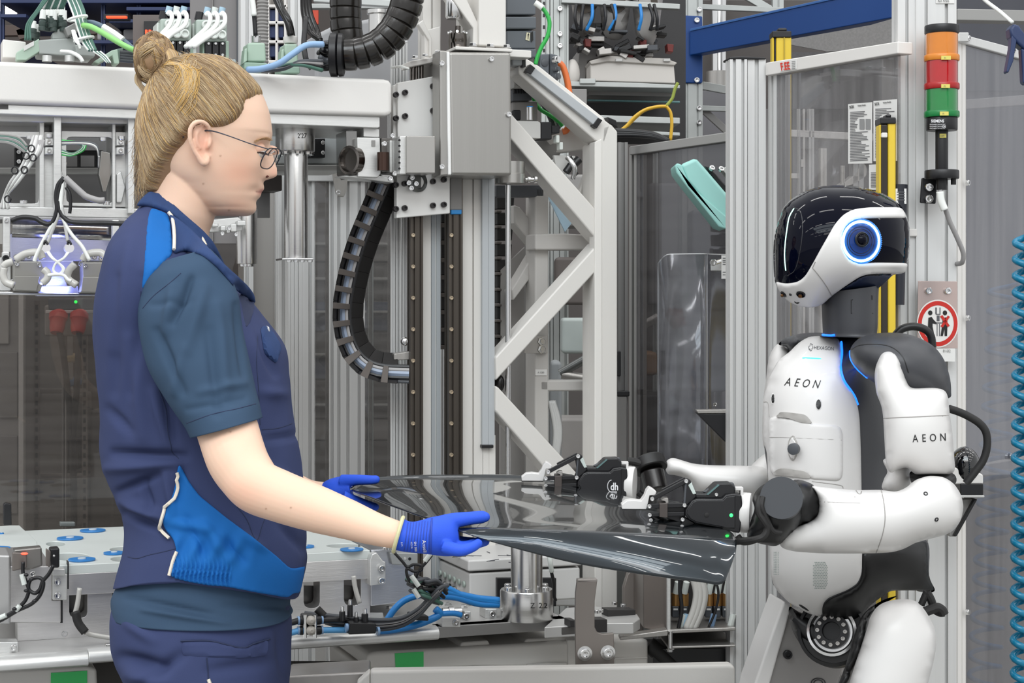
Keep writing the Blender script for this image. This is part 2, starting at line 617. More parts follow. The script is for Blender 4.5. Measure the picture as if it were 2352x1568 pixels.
def write(name, s, x, y, h, m, parent, bv=None, pl=None, rot=0.0, wide=1.0, space=0.0, shear=0.0, lift=0.0005, bold=0.0, dref=2.5):
    """printed words: x,y = baseline start in pixels, h = capital height in pixels"""
    size = h / 0.70
    vs = []; fs = []; cur = 0.0
    chars = [s] if not space else list(s)
    for ch in chars:
        if ch == ' ': cur += space; continue
        tv, tf = text_mesh(ch, 1.0, bold=bold)
        if not tv: continue
        k = len(vs)
        vs += [V((p.x + cur, p.y, 0)) for p in tv]; fs += [[i + k for i in f] for f in tf]
        cur += (max(p.x for p in tv) + space)
    c, sn = math.cos(math.radians(rot)), math.sin(math.radians(rot))
    out = []
    for p in vs:
        X = p.x*size*wide + p.y*size*shear; Y = -p.y*size
        qx, qy = x + X*c - Y*sn, y + X*sn + Y*c
        if bv is not None:
            hp, n = hit(bv, qx, qy, dref); out.append(hp + n*lift)
        else:
            out.append(pl.at(qx, qy, lift))
    if not out: return None
    return mk(name, out, fs, m, parent, flat=True)

def remesh(bl, name, vox, mats, parent, smooth=6, fac=0.5, ang=180):
    o = mk(name, bl.v, bl.f, mats, parent)
    md = o.modifiers.new('remesh', 'REMESH'); md.mode = 'VOXEL'; md.voxel_size = vox; md.use_smooth_shade = True
    if smooth:
        ms = o.modifiers.new('smooth', 'SMOOTH'); ms.iterations = smooth; ms.factor = fac
    dg = bpy.context.evaluated_depsgraph_get(); dg.update()
    me = bpy.data.meshes.new_from_object(o.evaluated_get(dg))
    o.modifiers.clear()
    old = o.data; o.data = me; bpy.data.meshes.remove(old)
    if not len(me.materials):
        for m in (mats if isinstance(mats, (list, tuple)) else [mats]): me.materials.append(m)
    me.polygons.foreach_set('use_smooth', [True]*len(me.polygons))
    return o
def world_bvh(o):
    org = WL[o.name]
    return BVHTree.FromPolygons([tuple(v.co + org) for v in o.data.vertices], [tuple(p.vertices) for p in o.data.polygons])
GLED = mat('green_led', '#28ff60', 0.3, emit='#30ff60', estr=3)
# ================================================================ helpers for machine parts
def Hz(px, py, z):                       # point where the ray meets the level z
    return W(px, py, (EYE - z)*F / (py - CY))
UP = V((0,0,1))

def post_mesh(pl, x0, x1, y0, deep=None, zb=0.0, slots=1, sw=.008, sd_=.007, y1=None, off=0.0):
    """upright profile with slots down its faces"""
    a, c = pl.at(x0, y0, off), pl.at(x1, y0, off); zt = a.z
    zlo = pl.at(x0, y1, off).z if y1 else zb
    w = (c - a).length; u = (c - a).normalized(); u.z = 0; n = -pl.n; deep = deep or w
    pts = [(0,0)]
    for k in range(slots):
        m = w*(k + .5) / slots
        pts += [(m - sw / 2,0),(m - sw / 2, sd_),(m + sw / 2, sd_),(m + sw / 2,0)]
    pts += [(w, 0),(w, deep / 2 - sw / 2),(w - sd_, deep / 2 - sw / 2),(w - sd_, deep / 2 + sw / 2),(w, deep / 2 + sw / 2),(w, deep)]
    pts += [(0, deep),(0, deep / 2 + sw / 2),(sd_, deep / 2 + sw / 2),(sd_, deep / 2 - sw / 2),(0, deep / 2 - sw / 2)]
    P = [a + u*x + n*y for x, y in pts]
    b = B(); b.prism(P, V((0,0, zlo - zt))); return b

def post(name, pl, x0, x1, y0, m=None, parent=None, **k):
    return post_mesh(pl, x0, x1, y0, **k).obj(name, m or ANOD, parent, ang=30)

def rod(p, q, r, m, name, parent=None, n=16, **k):
    b = B(); b.cyl(p, q, r, n=n); return b.obj(name, m, parent, **k)

def bar3(p, q, h, t, m, name, parent=None, n_=None, bevel=.002, **k):
    """straight bar from p to q, h high across its face, t deep away from the viewer"""
    d = (q - p).normalized(); n_ = n_ or V((0,1,0)); side = d.cross(n_).normalized(); back = side.cross(d).normalized()
    if back.y < 0: back = -back
    b = B(); b.obox(p - side*h / 2, d*(q - p).length, side*h, back*t); return b.obj(name, m, parent, bevel=bevel, **k)

def cable(name, pts, r, m, parent=None, sub=6, n=8, label=None, cat=None, group=None, **k):
    b = B(); b.tube([W(*p) for p in pts], r, n, sub); o = b.obj(name, m, parent, ang=180, **k)
    if cat: tag(o, label, cat, group)
    return o

def cut(o, cutter_bm, name='cut'):
    """subtract a solid from a mesh object for good"""
    c = cutter_bm.obj(name, o.data.materials[0] if len(o.data.materials) else ALU)
    bpy.context.view_layer.update()
    md = o.modifiers.new('cut', 'BOOLEAN'); md.object = c; md.operation = 'DIFFERENCE'; md.solver = 'EXACT'
    # bevels come after the cut
    dg = bpy.context.evaluated_depsgraph_get(); dg.update()
    bev = [m for m in o.modifiers if m.type == 'BEVEL']
    sets = [(m.width, m.segments) for m in bev]
    for m in bev: o.modifiers.remove(m)
    dg = bpy.context.evaluated_depsgraph_get(); dg.update()
    me = bpy.data.meshes.new_from_object(o.evaluated_get(dg))
    o.modifiers.clear(); o.data = me
    me.set_sharp_from_angle(angle=math.radians(35))
    bpy.data.objects.remove(c)
    for w, s_ in sets:
        md = o.modifiers.new('bevel', 'BEVEL'); md.width = w; md.segments = s_; md.limit_method = 'ANGLE'; md.angle_limit = math.radians(40); md.harden_normals = True

PW = 20.0                                # heading of the machine front
MP = Pl(450,3.22, PW)                   # front of the white beam
TPL = Pl(160,3.00, PW)                  # front of the tray
DP = Pl(1760,3.42,-66)                 # front of the guard door with the papers

# ================================================================ setting
FLOORM = mat('hall_floor', '#8b8a87', 0.5, var=0.08, vscale=2, rvar=.1)
b = B(); b.box((0,2,-.05), 22,22,.1); f_ = b.obj('floor', FLOORM); tag(f_, kind='structure')
WALLM = mat('hall_wall', '#8a8786', 0.7, var=0.06, vscale=1)
b = B(); b.box((0,11.1,3.0), 22,.2,6.0); w_ = b.obj('wall_back', WALLM); tag(w_, kind='structure')
b = B()
for i in range(22): b.box((-10.5 + i, 10.99,3), .02,.03,6)
t_ = b.obj('trim_1', MGREY); tag(t_, kind='structure')
DARKW = mat('dark_warehouse_cladding', '#4c4542', 0.7, var=0.2, vscale=3)
b = B(); b.box((-3.4,9.4,2.5), 5.0,.1,5.0); w_ = b.obj('wall_left', DARKW); tag(w_, kind='structure')

# ---- distant store at the top left
far_rack = thing('storage_rack', 'distant blue storage rack behind the machine at upper left', 'rack', W(300,2200,7.2))
RB = mat('far_rack_blue', '#27355e', .5)
for x in (4,236,318): post('rack_post', Pl(x, 7.2,0), x - 4, x + 5,-60, RB, far_rack, slots=1, sw=.006)
for y, x0, x1 in ((3,0,440),(20,290,440),(64,90,170),(36,0,60),(48,250,400),(96,190,345),(112,0,60)):
    plate('rack_beam', Pl(x0,7.15,0), rect(x0, y - 4, x1, y + 4), .5, RB, far_rack)
for i, (x0, y0, x1, y1) in enumerate(((222,68,278,92),(282,66,318,92),(220,99,318,108),(322,70,345,92),(100,40,150,60))):
    o = plate('storage_box', Pl(x0,7.3,0), rect(x0, y0, x1, y1), .3, mat('far_box_white', '#c9c6c6', .6), None, bevel=.01)
    tag(o, ['grey white box on the far rack, left of the pair', 'grey white box on the far rack, right of the pair', 'long low tray on the far rack under the two boxes', 'small pale box at the right end of the far rack', 'small box high on the far rack near the left edge'][i], 'box', 'boxes on the far rack')
ls = thing('red_light_bar', 'glowing red bar sign in the distance above the hair bun', 'light', W(265,40,6.9))
plate('housing', Pl(240,6.95,0), rect(238,32,294,45), .05, BLACK, ls)
plate('lit_bar', Pl(240,6.9,0), rect(243,36,290,41), .02, mat('red_glow', '#ff4a2a', .4, emit='#ff3a1a', estr=2.2), ls)
cabd = thing('display_cabinet', 'grey far cabinet with a black and red segmented display left of the valve blocks', 'cabinet', W(340,160,6.6))
plate('cabinet_body', Pl(340,6.6,0), rect(305,34,378,2200), .4, mat('far_grey', '#6d6562', .5), cabd)
plate('display', Pl(340,6.58,0), rect(330,48,364,82), .02, BLACK, cabd)
for k in range(4):
    plate('digit', Pl(340,6.56,0), rect(333 + k*8,68 if k < 2 else 70,338 + k*8,78), .01, mat('red_glow', '#ff4a2a', .4, emit='#ff3a1a', estr=2.2), cabd)
for i, (x0, y0, x1, y1) in enumerate(((1,16,24,19),(8,27,36,31),(33,-2,50,2),(2,2,14,5))):
    b = B(); b.cyl(W(x0, y0,8.6), W(x1, y1,8.6), .022); o = b.obj('tube_lamp', mat('tube_lamp_light', '#ffffff', .4, emit='#fff6ea', estr=3.0)); tag(o, ['brightest slanting far ceiling tube at the upper left corner', 'second slanting far ceiling tube below the brightest one', 'far ceiling tube cut by the top edge near the left corner', 'small far ceiling tube at the very top left corner'][i], 'lamp', 'far ceiling tubes')
for i, (x0, y0, x1, y1) in enumerate(((120,45,300,-30),(40,80,260,0),(210,50,252,0),(150,-10,420,30),(0,70,220,66))):
    o = bar3(W(x0, y0,8.4), W(x1, y1,8.4), .05,.05, mat('far_beam_brown', '#5a4c46', .6), 'roof_beam'); tag(o, ORD[i] + ' brownish roof member in the far hall at upper left', 'beam', 'far roof members')

# ---- grey machine enclosure behind the beam
gp = thing('enclosure_panel', 'tall plain grey enclosure panel rising behind the valve blocks', 'panel', W(500,900,4.9))
plate('sheet', Pl(500,4.9,0), rect(436,-80,548,560), .03, mat('grey_sheet', '#838080', .5, var=.03), gp)
plate('joint', Pl(500,4.89,0), rect(487,-80,489,560), .02, MGREY, gp); plate('edge', Pl(500,4.88,0), rect(543,-80,551,560), .04, DGREY, gp)

rear = thing('guard_frame', 'aluminium profile guard frame with dark panes behind the energy chain', 'frame', W(800,2000,4.2))
RP = Pl(760,4.2, PW)
for x0, x1, y0, sl, m in ((553,582,-60,1, ANOD),(667,694,-60,1, ANOD),(636,662,300,1, ANOD),(662,700,300,2, ANOD),(700,724,300,1, ANOD),(755,786,400,2, ANOD),(786,812,400,1, ANOD),(812,838,400,1, ANOD),
                          (845,858,400,1, GALV),(897,921,180,1, ANOD),(921,945,180,1, ANOD),(1012,1020,400,1, ANOD)):
    post('post', RP, x0, x1, y0, m, rear, slots=sl)
plate('cross_rail', RP, rect(636,400,900,416), .03, ANOD, rear, off=.01); plate('cross_rail', RP, rect(700,8,930,19), .03, GALV, rear, off=.0)
plate('grey_sheet', RP, rect(560,430,652,1400), .01, mat('warm_grey_sheet', '#aaa6a2', .5, var=.03), rear, off=-.03, bevel=0)
PANE = glass('smoked_pane', '#c0bdbb', .0, haze=.2)
plate('pane', RP, rect(722,416,756,1300), .004, PANE, rear, bevel=0); plate('pane', RP, rect(838,416,898,1300), .004, PANE, rear, bevel=0)
plate('angle_bracket', RP, [(762,392),(800,400),(796,440),(790,452),(778,452),(770,440)], .004, STEEL, rear, off=.04); bolt(rear, RP.at(776,442,.05), RP.n, .006)
# what the panes show: a dark store with shelves
bk = thing('parts_shelf', 'dark shelf with mixed parts seen through the smoked panes', 'shelf', W(820,1900,5.4))
for y0, y1, c in ((416,560, '#6f6c6b'),(560,600, '#8f8c88'),(600,690, '#55524f'),(690,760, '#394a66'),(760,815, '#4a4847'),(815,870, '#3c4d6b'),(870,960, '#4f4b48'),(960,1010, '#8a8784'),(1010,1300, '#4a4643')):
    plate('shelf_bin', Pl(820,5.4,0), rect(690, y0 + 3,908, y1), .3, mat('bin' + c[1:], c, .6), bk, bevel=.004)
for x in (690,800,900): post('leg', Pl(820,5.5,0), x, x + 8,420, GALV, bk)
for y in (560,640,716,814,930): plate('shelf_board', Pl(820,5.36,0), rect(690, y - 3,908, y + 3), .3, GALV, bk)

# ---- left: what is seen under the gripper, behind a dusty pane
lp = thing('machine_guard', 'large dusty clear guard pane behind the tray at lower left', 'guard', W(150,2000,3.75))
plate('pane', Pl(150,3.75, PW), rect(-200,560,560,1330), .004, glass('dusty_pane', '#cbc7c4', .0, haze=.15, hazecol='#9d9893'), lp, bevel=0)
post('post', Pl(150,3.74, PW), 640,662,400, ANOD, lp)
lc = thing('control_cabinet', 'grey control cabinet with door panels at the left edge behind the guard', 'cabinet', W(0,2000,4.4))
plate('cabinet_body', Pl(0,4.4,0), rect(-160,500,54,1900), .5, mat('cabinet_grey', '#8c8a87', .5, var=.04), lc, bevel=.004)
for y0, y1 in ((500,790),(808,960),(1000,1180)): plate('door_panel', Pl(0,4.39,0), rect(-120, y0,40 if y0 > 800 else 20, y1), .01, mat('cabinet_pale', '#a3a19d', .5) if y0 < 800 else mat('cabinet_mid', '#7f7d7a', .5), lc, bevel=.003)
plate('cabinet_edge', Pl(0,4.38,0), rect(42,500,54,1900), .02, GREYP, lc)
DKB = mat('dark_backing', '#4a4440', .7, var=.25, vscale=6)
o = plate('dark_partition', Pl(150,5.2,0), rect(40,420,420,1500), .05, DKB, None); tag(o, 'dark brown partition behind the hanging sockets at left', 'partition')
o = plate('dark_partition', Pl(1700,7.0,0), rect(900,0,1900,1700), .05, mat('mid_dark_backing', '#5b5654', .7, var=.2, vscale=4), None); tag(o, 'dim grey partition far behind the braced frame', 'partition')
for i, (x0, x1) in enumerate(((78,90),(188,200))):
    u_ = thing('perforated_upright', ['left', 'right'][i] + ' perforated steel upright beside the red sockets', 'upright', W(x0,1900,4.5), 'perforated uprights')
    o = plate('strip', Pl(x0,4.5,0), rect(x0,690, x1,1800), .01, mat('dull_upright', '#7b7570', .6), u_, bevel=0)
    for k in range(26): plate('slot', Pl(x0,4.499,0), rect(x0 + 3,700 + k*20, x1 - 3,711 + k*20), .003, INK, u_, bevel=0)
fr = thing('dim_shelf', 'dim steel shelf frame between the perforated uprights', 'shelf', W(140,1900,4.6))
for y in (893,1092,1088): plate('shelf_rail', Pl(140,4.55,0), rect(54, y, 190, y + 10), .02, mat('dull_upright', '#7b7570', .6), fr)
for i, (x0, y0, x1, y1, c, lb) in enumerate(((54,740,74,800, '#b8452c', 'orange box behind the left perforated upright'),(108,872,150,893, '#4a6b8c', 'dull blue case on the shelf under the sockets'),(112,815,150,836, '#a89878', 'small beige roll hanging on the dark partition'),
                                        (54,1096,190,1210, '#7d7873', 'pale grey low container at the bottom of the dim shelf'),(150,905,172,1050, '#6d6966', 'grey bent strip leaning by the black cables'),(54,1005,180,1080, '#2e2a28', 'dark crate on the lower shelf behind the cables'),(206,940,260,1250, '#5c5855', 'grey steel cupboard right of the sockets behind the vest'))):
    o = plate('store_item', Pl(x0,4.8,0), rect(x0, y0, x1, y1), .2, mat('item' + c[1:], c, .6), None, bevel=.01); tag(o, lb, 'container')
sb = thing('socket_box', 'grey socket box with two hanging red power sockets and a green lamp', 'socket box', W(156,1000,4.3))
plate('box_body', Pl(156,4.3,0), rect(101,700,194,772), .12, mat('socket_grey', '#8d8782', .5), sb, bevel=.006); plate('control_unit', Pl(156,4.28,0), rect(110,684,192,712), .12, DGREY, sb, bevel=.005)
post('mount_post', Pl(150,4.42,0), 142,152,700, MGREY, sb); plate('drip_edge', Pl(156,4.22,0), rect(104,712,196,720), .08, GREYP, sb)
b = B(); b.ell(W(174,693,4.27), .004,.004,.004); b.obj('green_lamp', GLED, sb)
RS = mat('red_socket', '#c03a32', .4)
for x in (134,182):
    s_ = bpy.data.objects.new('power_socket', None); put(s_, sb, W(x, 740,4.2))
    b = B(); b.lathe(W(x, 728,4.2), V((0,-.45,-1)), [(.018,-.012),(.022,-.008),(.022,.006),(.019,.01),(.018,.03),(.014,.042)], 24); b.obj('collar', RS, s_)
    b = B(); b.lathe(W(x, 728,4.2), V((0,-.75,.6)), [(.021,0),(.021,.006),(.018,.008)], 24); b.obj('lid', RS, s_)
    b = B(); b.tube([W(x, 752,4.19), W(x + (10 if x < 150 else -2), 800,4.18), W(x + (22 if x < 150 else -6), 900,4.18), W(x + (32 if x < 150 else -14), 1000,4.19), W(x + 36 if x < 150 else 168,1120,4.2), W(x + 36 if x < 150 else 172,1300,4.2)], .0075,10); b.obj('cable', MATTEB, s_)
# ================================================================ the handling machine: white beam and what hangs from it
beam = thing('gantry_beam', 'white painted rectangular gantry beam running across the upper left', 'beam', MP.at(450,300))
o = plate('box_section', MP, [(-160,133),(400,158),(884,181),(895,184),(901,192),(902,256),(897,263),(886,267),(400,252),(-160,231)], .16, WHITE, beam, bevel=.009)
plate('base_plate', MP, [(-160,233),(400,253),(873,267),(873,292),(868,294),(400,276),(-160,256)], .24, ALU, beam, off=-.014, bevel=.002)
plate('slot_cover', MP, rect(-6,241,19,250), .004, mat('dark_slot', '#3c3a39', .5), beam, off=-.012, bevel=0)
# ledge and inner rails under the beam
UF = thing('hanging_rig', 'milled aluminium frame hanging under the white beam at left', 'frame', MP.at(150,560))
A1 = MP.off(-.05); A2 = MP.off(-.13)
plate('top_rail', A1, [(-160,258),(330,270),(330,286),(-160,275)], .10, ALU, UF)
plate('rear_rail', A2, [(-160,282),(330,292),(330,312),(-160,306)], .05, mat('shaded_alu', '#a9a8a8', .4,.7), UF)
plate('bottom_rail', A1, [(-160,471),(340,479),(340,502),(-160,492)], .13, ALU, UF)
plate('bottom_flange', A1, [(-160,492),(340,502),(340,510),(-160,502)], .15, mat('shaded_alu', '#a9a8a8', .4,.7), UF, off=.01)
def ribplate(x0, x1, y0, y1, off, web=False):
    o = plate('upright_web', MP, rect(x0, y0, x1, y1), .012 if web else .09, ALU, UF, off=off, bevel=.0015); return o
for x0, x1, off in ((124,141,-.03),(294,309,-.03),(91,102,-.06),(258,266,-.06)): ribplate(x0, x1,268,490, off)
for x0, x1 in ((-60,126),(141,296)):
    b = B(); pts = [(x0,300),(x1,303),(x1,476),(x0,472)]
    pl = MP.off(-.07); P, vec = pp(pl, pts, .012); b.prism(P, vec); o = b.obj('window_frame', ALU, UF, bevel=.001)
    c = B(); xi0, xi1 = x0 + 14, x1 - 34
    hole = chaikin([(xi0,312),(xi1,313),(xi1,466),(xi0,464)], 3)
    P, vec = pp(pl.off(.02), hole, .06); c.prism(P, vec); cut(o, c)
for x, y in ((69,312),(113,308),(236,316),(279,313),(54,468),(244,470)): bolt(UF, MP.at(x, y, -.045), UP * -1 if y < 400 else UP, .0065, CHROME)
for x0 in (104,268):
    for y0 in (318,338): 
        o = plate('stop_block', MP, rect(x0, y0, x0 + 18, y0 + 16), .02, ALU, UF, off=-.045, bevel=.001); bolt(UF, MP.at(x0 + 9, y0 + 8,-.044), MP.n, .004)
# toggle levers in the windows
TG = mat('shiny_cast_alloy', '#a8a7a4', .25,.9, var=.25, vscale=30)
for x in (96,232):
    plate('toggle_lever', MP, [(x, 345),(x + 22,350),(x + 26,395),(x + 12,440),(x + 4,440),(x - 6,400)], .02, TG, UF, off=-.075)
    plate('wedge', MP, [(x + 36,400),(x + 46,392),(x + 56,430),(x + 48,465),(x + 36,465)], .02, ALU, UF, off=-.06)
# grey back wall with black handle frame behind the windows
plate('back_sheet', MP, rect(-160,290,620,500), .01, mat('shadow_grey_sheet', '#7c7b7b', .5, var=.05), UF, off=-.32, bevel=0)
plate('back_rail', MP, rect(-160,385,330,398), .03, GREYP, UF, off=-.28)
plate('black_bracket', MP, rect(34,338,56,382), .02, BLACK, UF, off=-.26)
bf = plate('black_frame', MP, rect(140,345,236,384), .02, BLACK, UF, off=-.25); c = B(); P, vec = pp(MP.off(-.2), rect(158,351,186,378), .1); c.prism(P, vec); P, vec = pp(MP.off(-.2), rect(192,351,226,378), .1); c.prism(P, vec); cut(bf, c)
for x, y in ((43,349),(43,371),(149,375)): bolt(UF, MP.at(x, y, -.245), MP.n, .004)
# loom of grey and white cables in the left window
GW = mat('silver_cable', '#c2c2c0', .35)
for k in range(7):
    cable('cable', [(78 + k*3,312,3.02),(66 + k*4,345,3.0),(48 + k*3,385,2.99),(24 + k*3,418,2.99),(10 + k, 450,3.0),(2 + k*3,480,3.0)], .0026, [GW, GTUBE, WTUBE][k % 3], UF)
for k in range(4): cable('cable', [(92 + k*3,322,3.01),(86 + k*2,350,3.0),(76 + k, 368,3.0),(60 + k, 390,3.0)], .0024, GTUBE, UF)
for k in range(7): cable('cable', [(-20,308 + k*3,3.06),(20,311 + k*3,3.06),(46,318 + k*4,3.06),(62,335 + k*3,3.05)], .0022, [MGREY, DKGRN, GTUBE][k % 3], UF)
for k in range(6): cable('cable', [(142,345 + k*2,3.08),(165,352 + k, 3.08),(182 + k*2,345,3.08),(190 + k, 334 - k, 3.08),(170,330 - k, 3.08),(142,332 - k*2,3.08)], .0016, [DKGRN, WTUBE, GREEN][k % 3], UF)
for k in range(3): cable('cable', [(142,326 + k*2,3.06),(190,326 + k*2,3.06),(216,330 + k*3,3.06),(226,345 + k*3,3.06),(226,385,3.06)], .0018, [DGREY, WTUBE, GTUBE][k], UF)
for x, y in ((72,341),(60,358),(76,362),(34,391),(56,390),(18,457)):
    b = B(); c = W(x, y, 2.985); b.tube([c + V((.0055*math.cos(t), 0,.006*math.sin(t))) for t in [k*.7 for k in range(10)]], .0014,6,1, smooth=False); b.obj('cable_tie', BLACK, UF)

# ---- gripping tool under the frame
GT = thing('gripping_tool', 'complex clear and aluminium gripping tool under the hanging frame', 'tool', MP.at(130,680))
BLUG = mat('brushed_plate_cool', '#c9cbe8', .3,.9, streak=(4,4,60), bump=.1, bscale=20)
T0 = MP.off(-.04)
plate('hanger_bar', T0, rect(7,498,24,580), .02, ALU, GT, off=.02); plate('hanger_bar', T0, rect(258,505,274,560), .02, ALU, GT, off=.02)
plate('hanger_foot', T0, rect(5,578,22,598), .02, ALU, GT, off=.025)
bolt(GT, T0.at(15,506,.022), T0.n, .004); bolt(GT, T0.at(13,593,.027), T0.n, .006, BLACK)
plate('back_plate', T0, rect(24,536,260,600), .01, BLUG, GT, off=-.03); plate('inner_plate', T0, [(86,598),(170,598),(166,622),(150,640),(158,662),(92,668),(108,640)], .01, BLUG, GT, off=-.028)
plate('base_block', T0, [(86,656),(180,656),(182,680),(84,680)], .04, BLUG, GT, off=.0)
plate('base_rail', T0, [(-40,668),(238,674),(238,680),(-40,676)], .05, CHROME, GT, off=.004)
plate('left_support', T0, rect(0,590,26,668), .03, ALU, GT, off=-.01)
CYL_G = mat('clear_cylinder_alloy', '#b9b8b6', .15,1.0, streak=(60,60,1), var=.4, vscale=2)
b = B(); b.cyl(T0.at(26,522,-.05), T0.at(262,530,-.05), .028); b.obj('air_cylinder', CYL_G, GT)
SG = mat('steel_cover_grey', '#9b9994', .4,.6, var=.06)
for pts, x in (([(31,600),(94,600),(98,612),(108,622),(110,640),(100,648),(92,670),(32,668)], 0),([(189,602),(250,602),(250,674),(184,672),(190,640)], 1)):
    plate('cover', T0, pts, .05, SG, GT, off=.03, bevel=.002)
    plate('cover_lower', T0, [(33,634),(92,634),(84,668),(36,666)] if x == 0 else [(190,636),(248,636),(246,672),(186,670)], .004, SG, GT, off=.034, bevel=.001)
for x, y in ((39,607),(90,608),(197,610),(246,609)): bolt(GT, T0.at(x, y, .032), T0.n, .0035)
for x, y in ((37,590),(66,588),(51,592),(190,594),(216,590),(232,594),(186,606),(30,646)): bolt(GT, T0.at(x, y, .01), T0.n, .005)
CL2 = mat('cloudy_plastic_hose', '#c7c5c0', .15, spec=.7)
for pts in (((8,612),(14,606),(30,600)),((10,615),(8,632),(14,648),(32,655)),((36,596),(60,582),(90,580),(98,594)),((190,598),(200,584),(230,580),(244,592)),((172,606),(158,622),(156,640),(176,655)),((98,650),(108,640),(110,628),(100,618))):
    cable('clear_hose', [(x, y, 3.0) for x, y in pts], .0065, CL2, GT)
for x in (104,158):
    c = T0.at(x, 570,.02); b = B(); b.cyl(c + T0.n*.012, c - T0.n*.01,.0085); b.obj('fitting', WHITE, GT)
    cable('cable', [(x - 3,562,2.98),(x, 553,2.98),(x + 6,562,2.98)], .002, BLACK, GT)
for k in range(3):
    cable('cable', [(108 + k*2,578,2.975),(118 + k*2,592,2.97),(134 + k, 604,2.97),(144 + k*2,618,2.97),(136,628 + k*2,2.97),(124 - k, 622,2.97),(128,606 - k, 2.97),(146,594 - k, 2.97),(158 - k*2,580,2.975)], .0016, WTUBE, GT)
cable('cable', [(110,632,2.97),(130,630,2.97),(146,632,2.97),(156,642,2.97),(164,645,2.97)], .003, WTUBE, GT)
for pts, r, m in (([(147,408),(134,425),(129,450),(131,480),(124,505),(112,515),(95,510),(80,501),(50,499),(26,507)], .0042, BLACK),([(147,408),(138,430),(133,460),(140,490),(158,508),(190,512),(240,512),(290,514)], .0042, BLACK),
                  ([(146,410),(140,440),(134,470),(128,500),(112,530),(96,560),(82,590),(79,600)], .0034, WTUBE),([(146,410),(142,445),(140,480),(148,510),(166,540),(188,565),(206,598)], .0032, WTUBE),
                  ([(150,408),(168,425),(190,445),(200,452),(225,460),(240,460)], .0055, GTUBE),([(152,430),(160,445),(162,470),(160,490)], .003, BLACK),([(136,455),(135,490),(120,530),(108,560)], .003, GW),([(141,470),(150,520),(156,555)], .003, GW)):
    cable('cable', [(x, y, 2.985) for x, y in pts], r, m, GT)
bl_ = lamp('inspection_lamp', T0.at(130,600,.11),(.05,.03), .13,(.25,.3,1.0),(math.radians(90), 0, math.radians(PW)))
bl_.location = T0.at(128,660,.03); bl_.rotation_euler = (math.radians(150), 0,0)

# ---- hanging columns under the beam
hc = thing('support_column', 'long polished hanging column marked in pen, right of the woman face', 'column', MP.at(680,600))
def vcyl(pl, xc, y0, y1, rpx, off, m, name, par, flange=None):
    a, c = pl.at(xc, y0, off), pl.at(xc, y1, off); c = V((a.x, a.y, c.z)); r = rpx*S(a.y)
    b = B(); b.lathe(a, V((0,0,-1)), [(r*.98,0),(r, .002),(r, (a - c).length - .002),(r*.98,(a - c).length)], 48); return b.obj(name, m, par, ang=30)
TUR = mat('turned_aluminium', '#d2d1cf', .24,1.0, streak=(1,1,160), bump=.06, bscale=10)
fl1 = vcyl(MP, 678,284,348,45,-.10, TUR, 'flange', hc); vcyl(MP, 680,346,598,27,-.10, TUR, 'shaft', hc)
fb_ = world_bvh(fl1); write('pen_mark', "2'27", 683,317,11, INK, hc, bv=[fb_], wide=.8, lift=.0005, dref=3.3)
for k in range(8):
    t = k / 8*6.283 + .3; c = MP.at(678,350,-.10) + V((math.cos(t)*.031, math.sin(t)*.031,0)); bolt(hc, c, V((0,0,-1)), .0055, CHROME, hexhead=True)
plate('foot_plate', MP, rect(648,592,722,597), .06, CHROME, hc, off=-.06)
for x in (664,680,694,712): bolt(hc, MP.at(x, 596,-.07), V((0,0,-1)), .005, CHROME)
hc2 = thing('support_column', 'shorter polished hanging column just below the woman chin', 'column', MP.at(565,612,-.2))
vcyl(MP, 567,480,606,24,-.2, TUR, 'shaft', hc2); vcyl(MP, 568,606,612,18,-.2, CHROME, 'foot_plate', hc2)
o = plate('sensor_arm', MP, [(478,505),(548,498),(560,510),(556,530),(482,533)], .03, ALU, hc2, off=-.1)
for x, y, w, h_ in ((488,512,14,9),(507,518,12,12),(530,514,14,18),(545,506,20,12),(521,527,8,8)): plate('clamp', MP, rect(x, y, x + w, y + h_), .03, ALU, hc2, off=-.08)
for x, y in ((510,536),(526,524),(542,538)): bolt(hc2, MP.at(x, y, -.075), MP.n, .004)
gb = thing('junction_box', 'flat pale grey box with a black handle bracket behind the long column', 'box', MP.at(730,420,-.3))
plate('box_body', MP, rect(612,300,796,376), .1, mat('pale_blue_grey_box', '#b9bebf', .45), gb, off=-.30, bevel=.003); plate('lower_ledge', MP, rect(610,378,796,392), .14, GREYP, gb, off=-.26, bevel=.003)
br_ = plate('handle_bracket', MP, rect(700,318,747,362), .02, BLACK, gb, off=-.28); c = B(); P, vec = pp(MP.off(-.2), rect(690,330,735,352), .2); c.prism(P, vec); cut(br_, c)
for y in (328,351): bolt(gb, MP.at(741, y, -.275), MP.n, .004)
o = plate('dark_motor', MP, rect(605,402,648,438), .08, mat('dark_taupe', '#3b3431', .5), None, off=-.25); tag(o, 'dark brownish square block behind the woman nose', 'block')
# carriage arm: gleaming blocks between beam and column
ca_ = thing('carriage_arm', 'milled aluminium carriage arm joining the beam to the upright axis', 'arm', MP.at(850,420,-.05))
plate('side_plate', MP, [(795,300),(820,300),(821,404),(808,408),(797,396)], .08, mat('mirror_alloy', '#8e8d8b', .15,1.0), ca_, off=-.04, bevel=.001)
plate('front_block', MP, [(820,315),(873,316),(875,398),(868,408),(822,406)], .06, ALU, ca_, off=-.02); plate('top_block', MP, [(835,292),(872,296),(872,316),(835,314)], .08, ALU, ca_, off=-.03)
b = B(); c = MP.at(806,368,-.03); b.lathe(c, MP.n*.6 - MP.u, [(.028,-.01),(.028,.006),(.023,.007),(.021,.0)], 32); b.obj('bearing_ring', mat('bearing_dark', '#77726e', .2,1.0), ca_)
plate('oval_hole', MP, [(854,322),(862,322),(862,336),(854,336)], .001, MGREY, ca_, off=-.018, bevel=0)
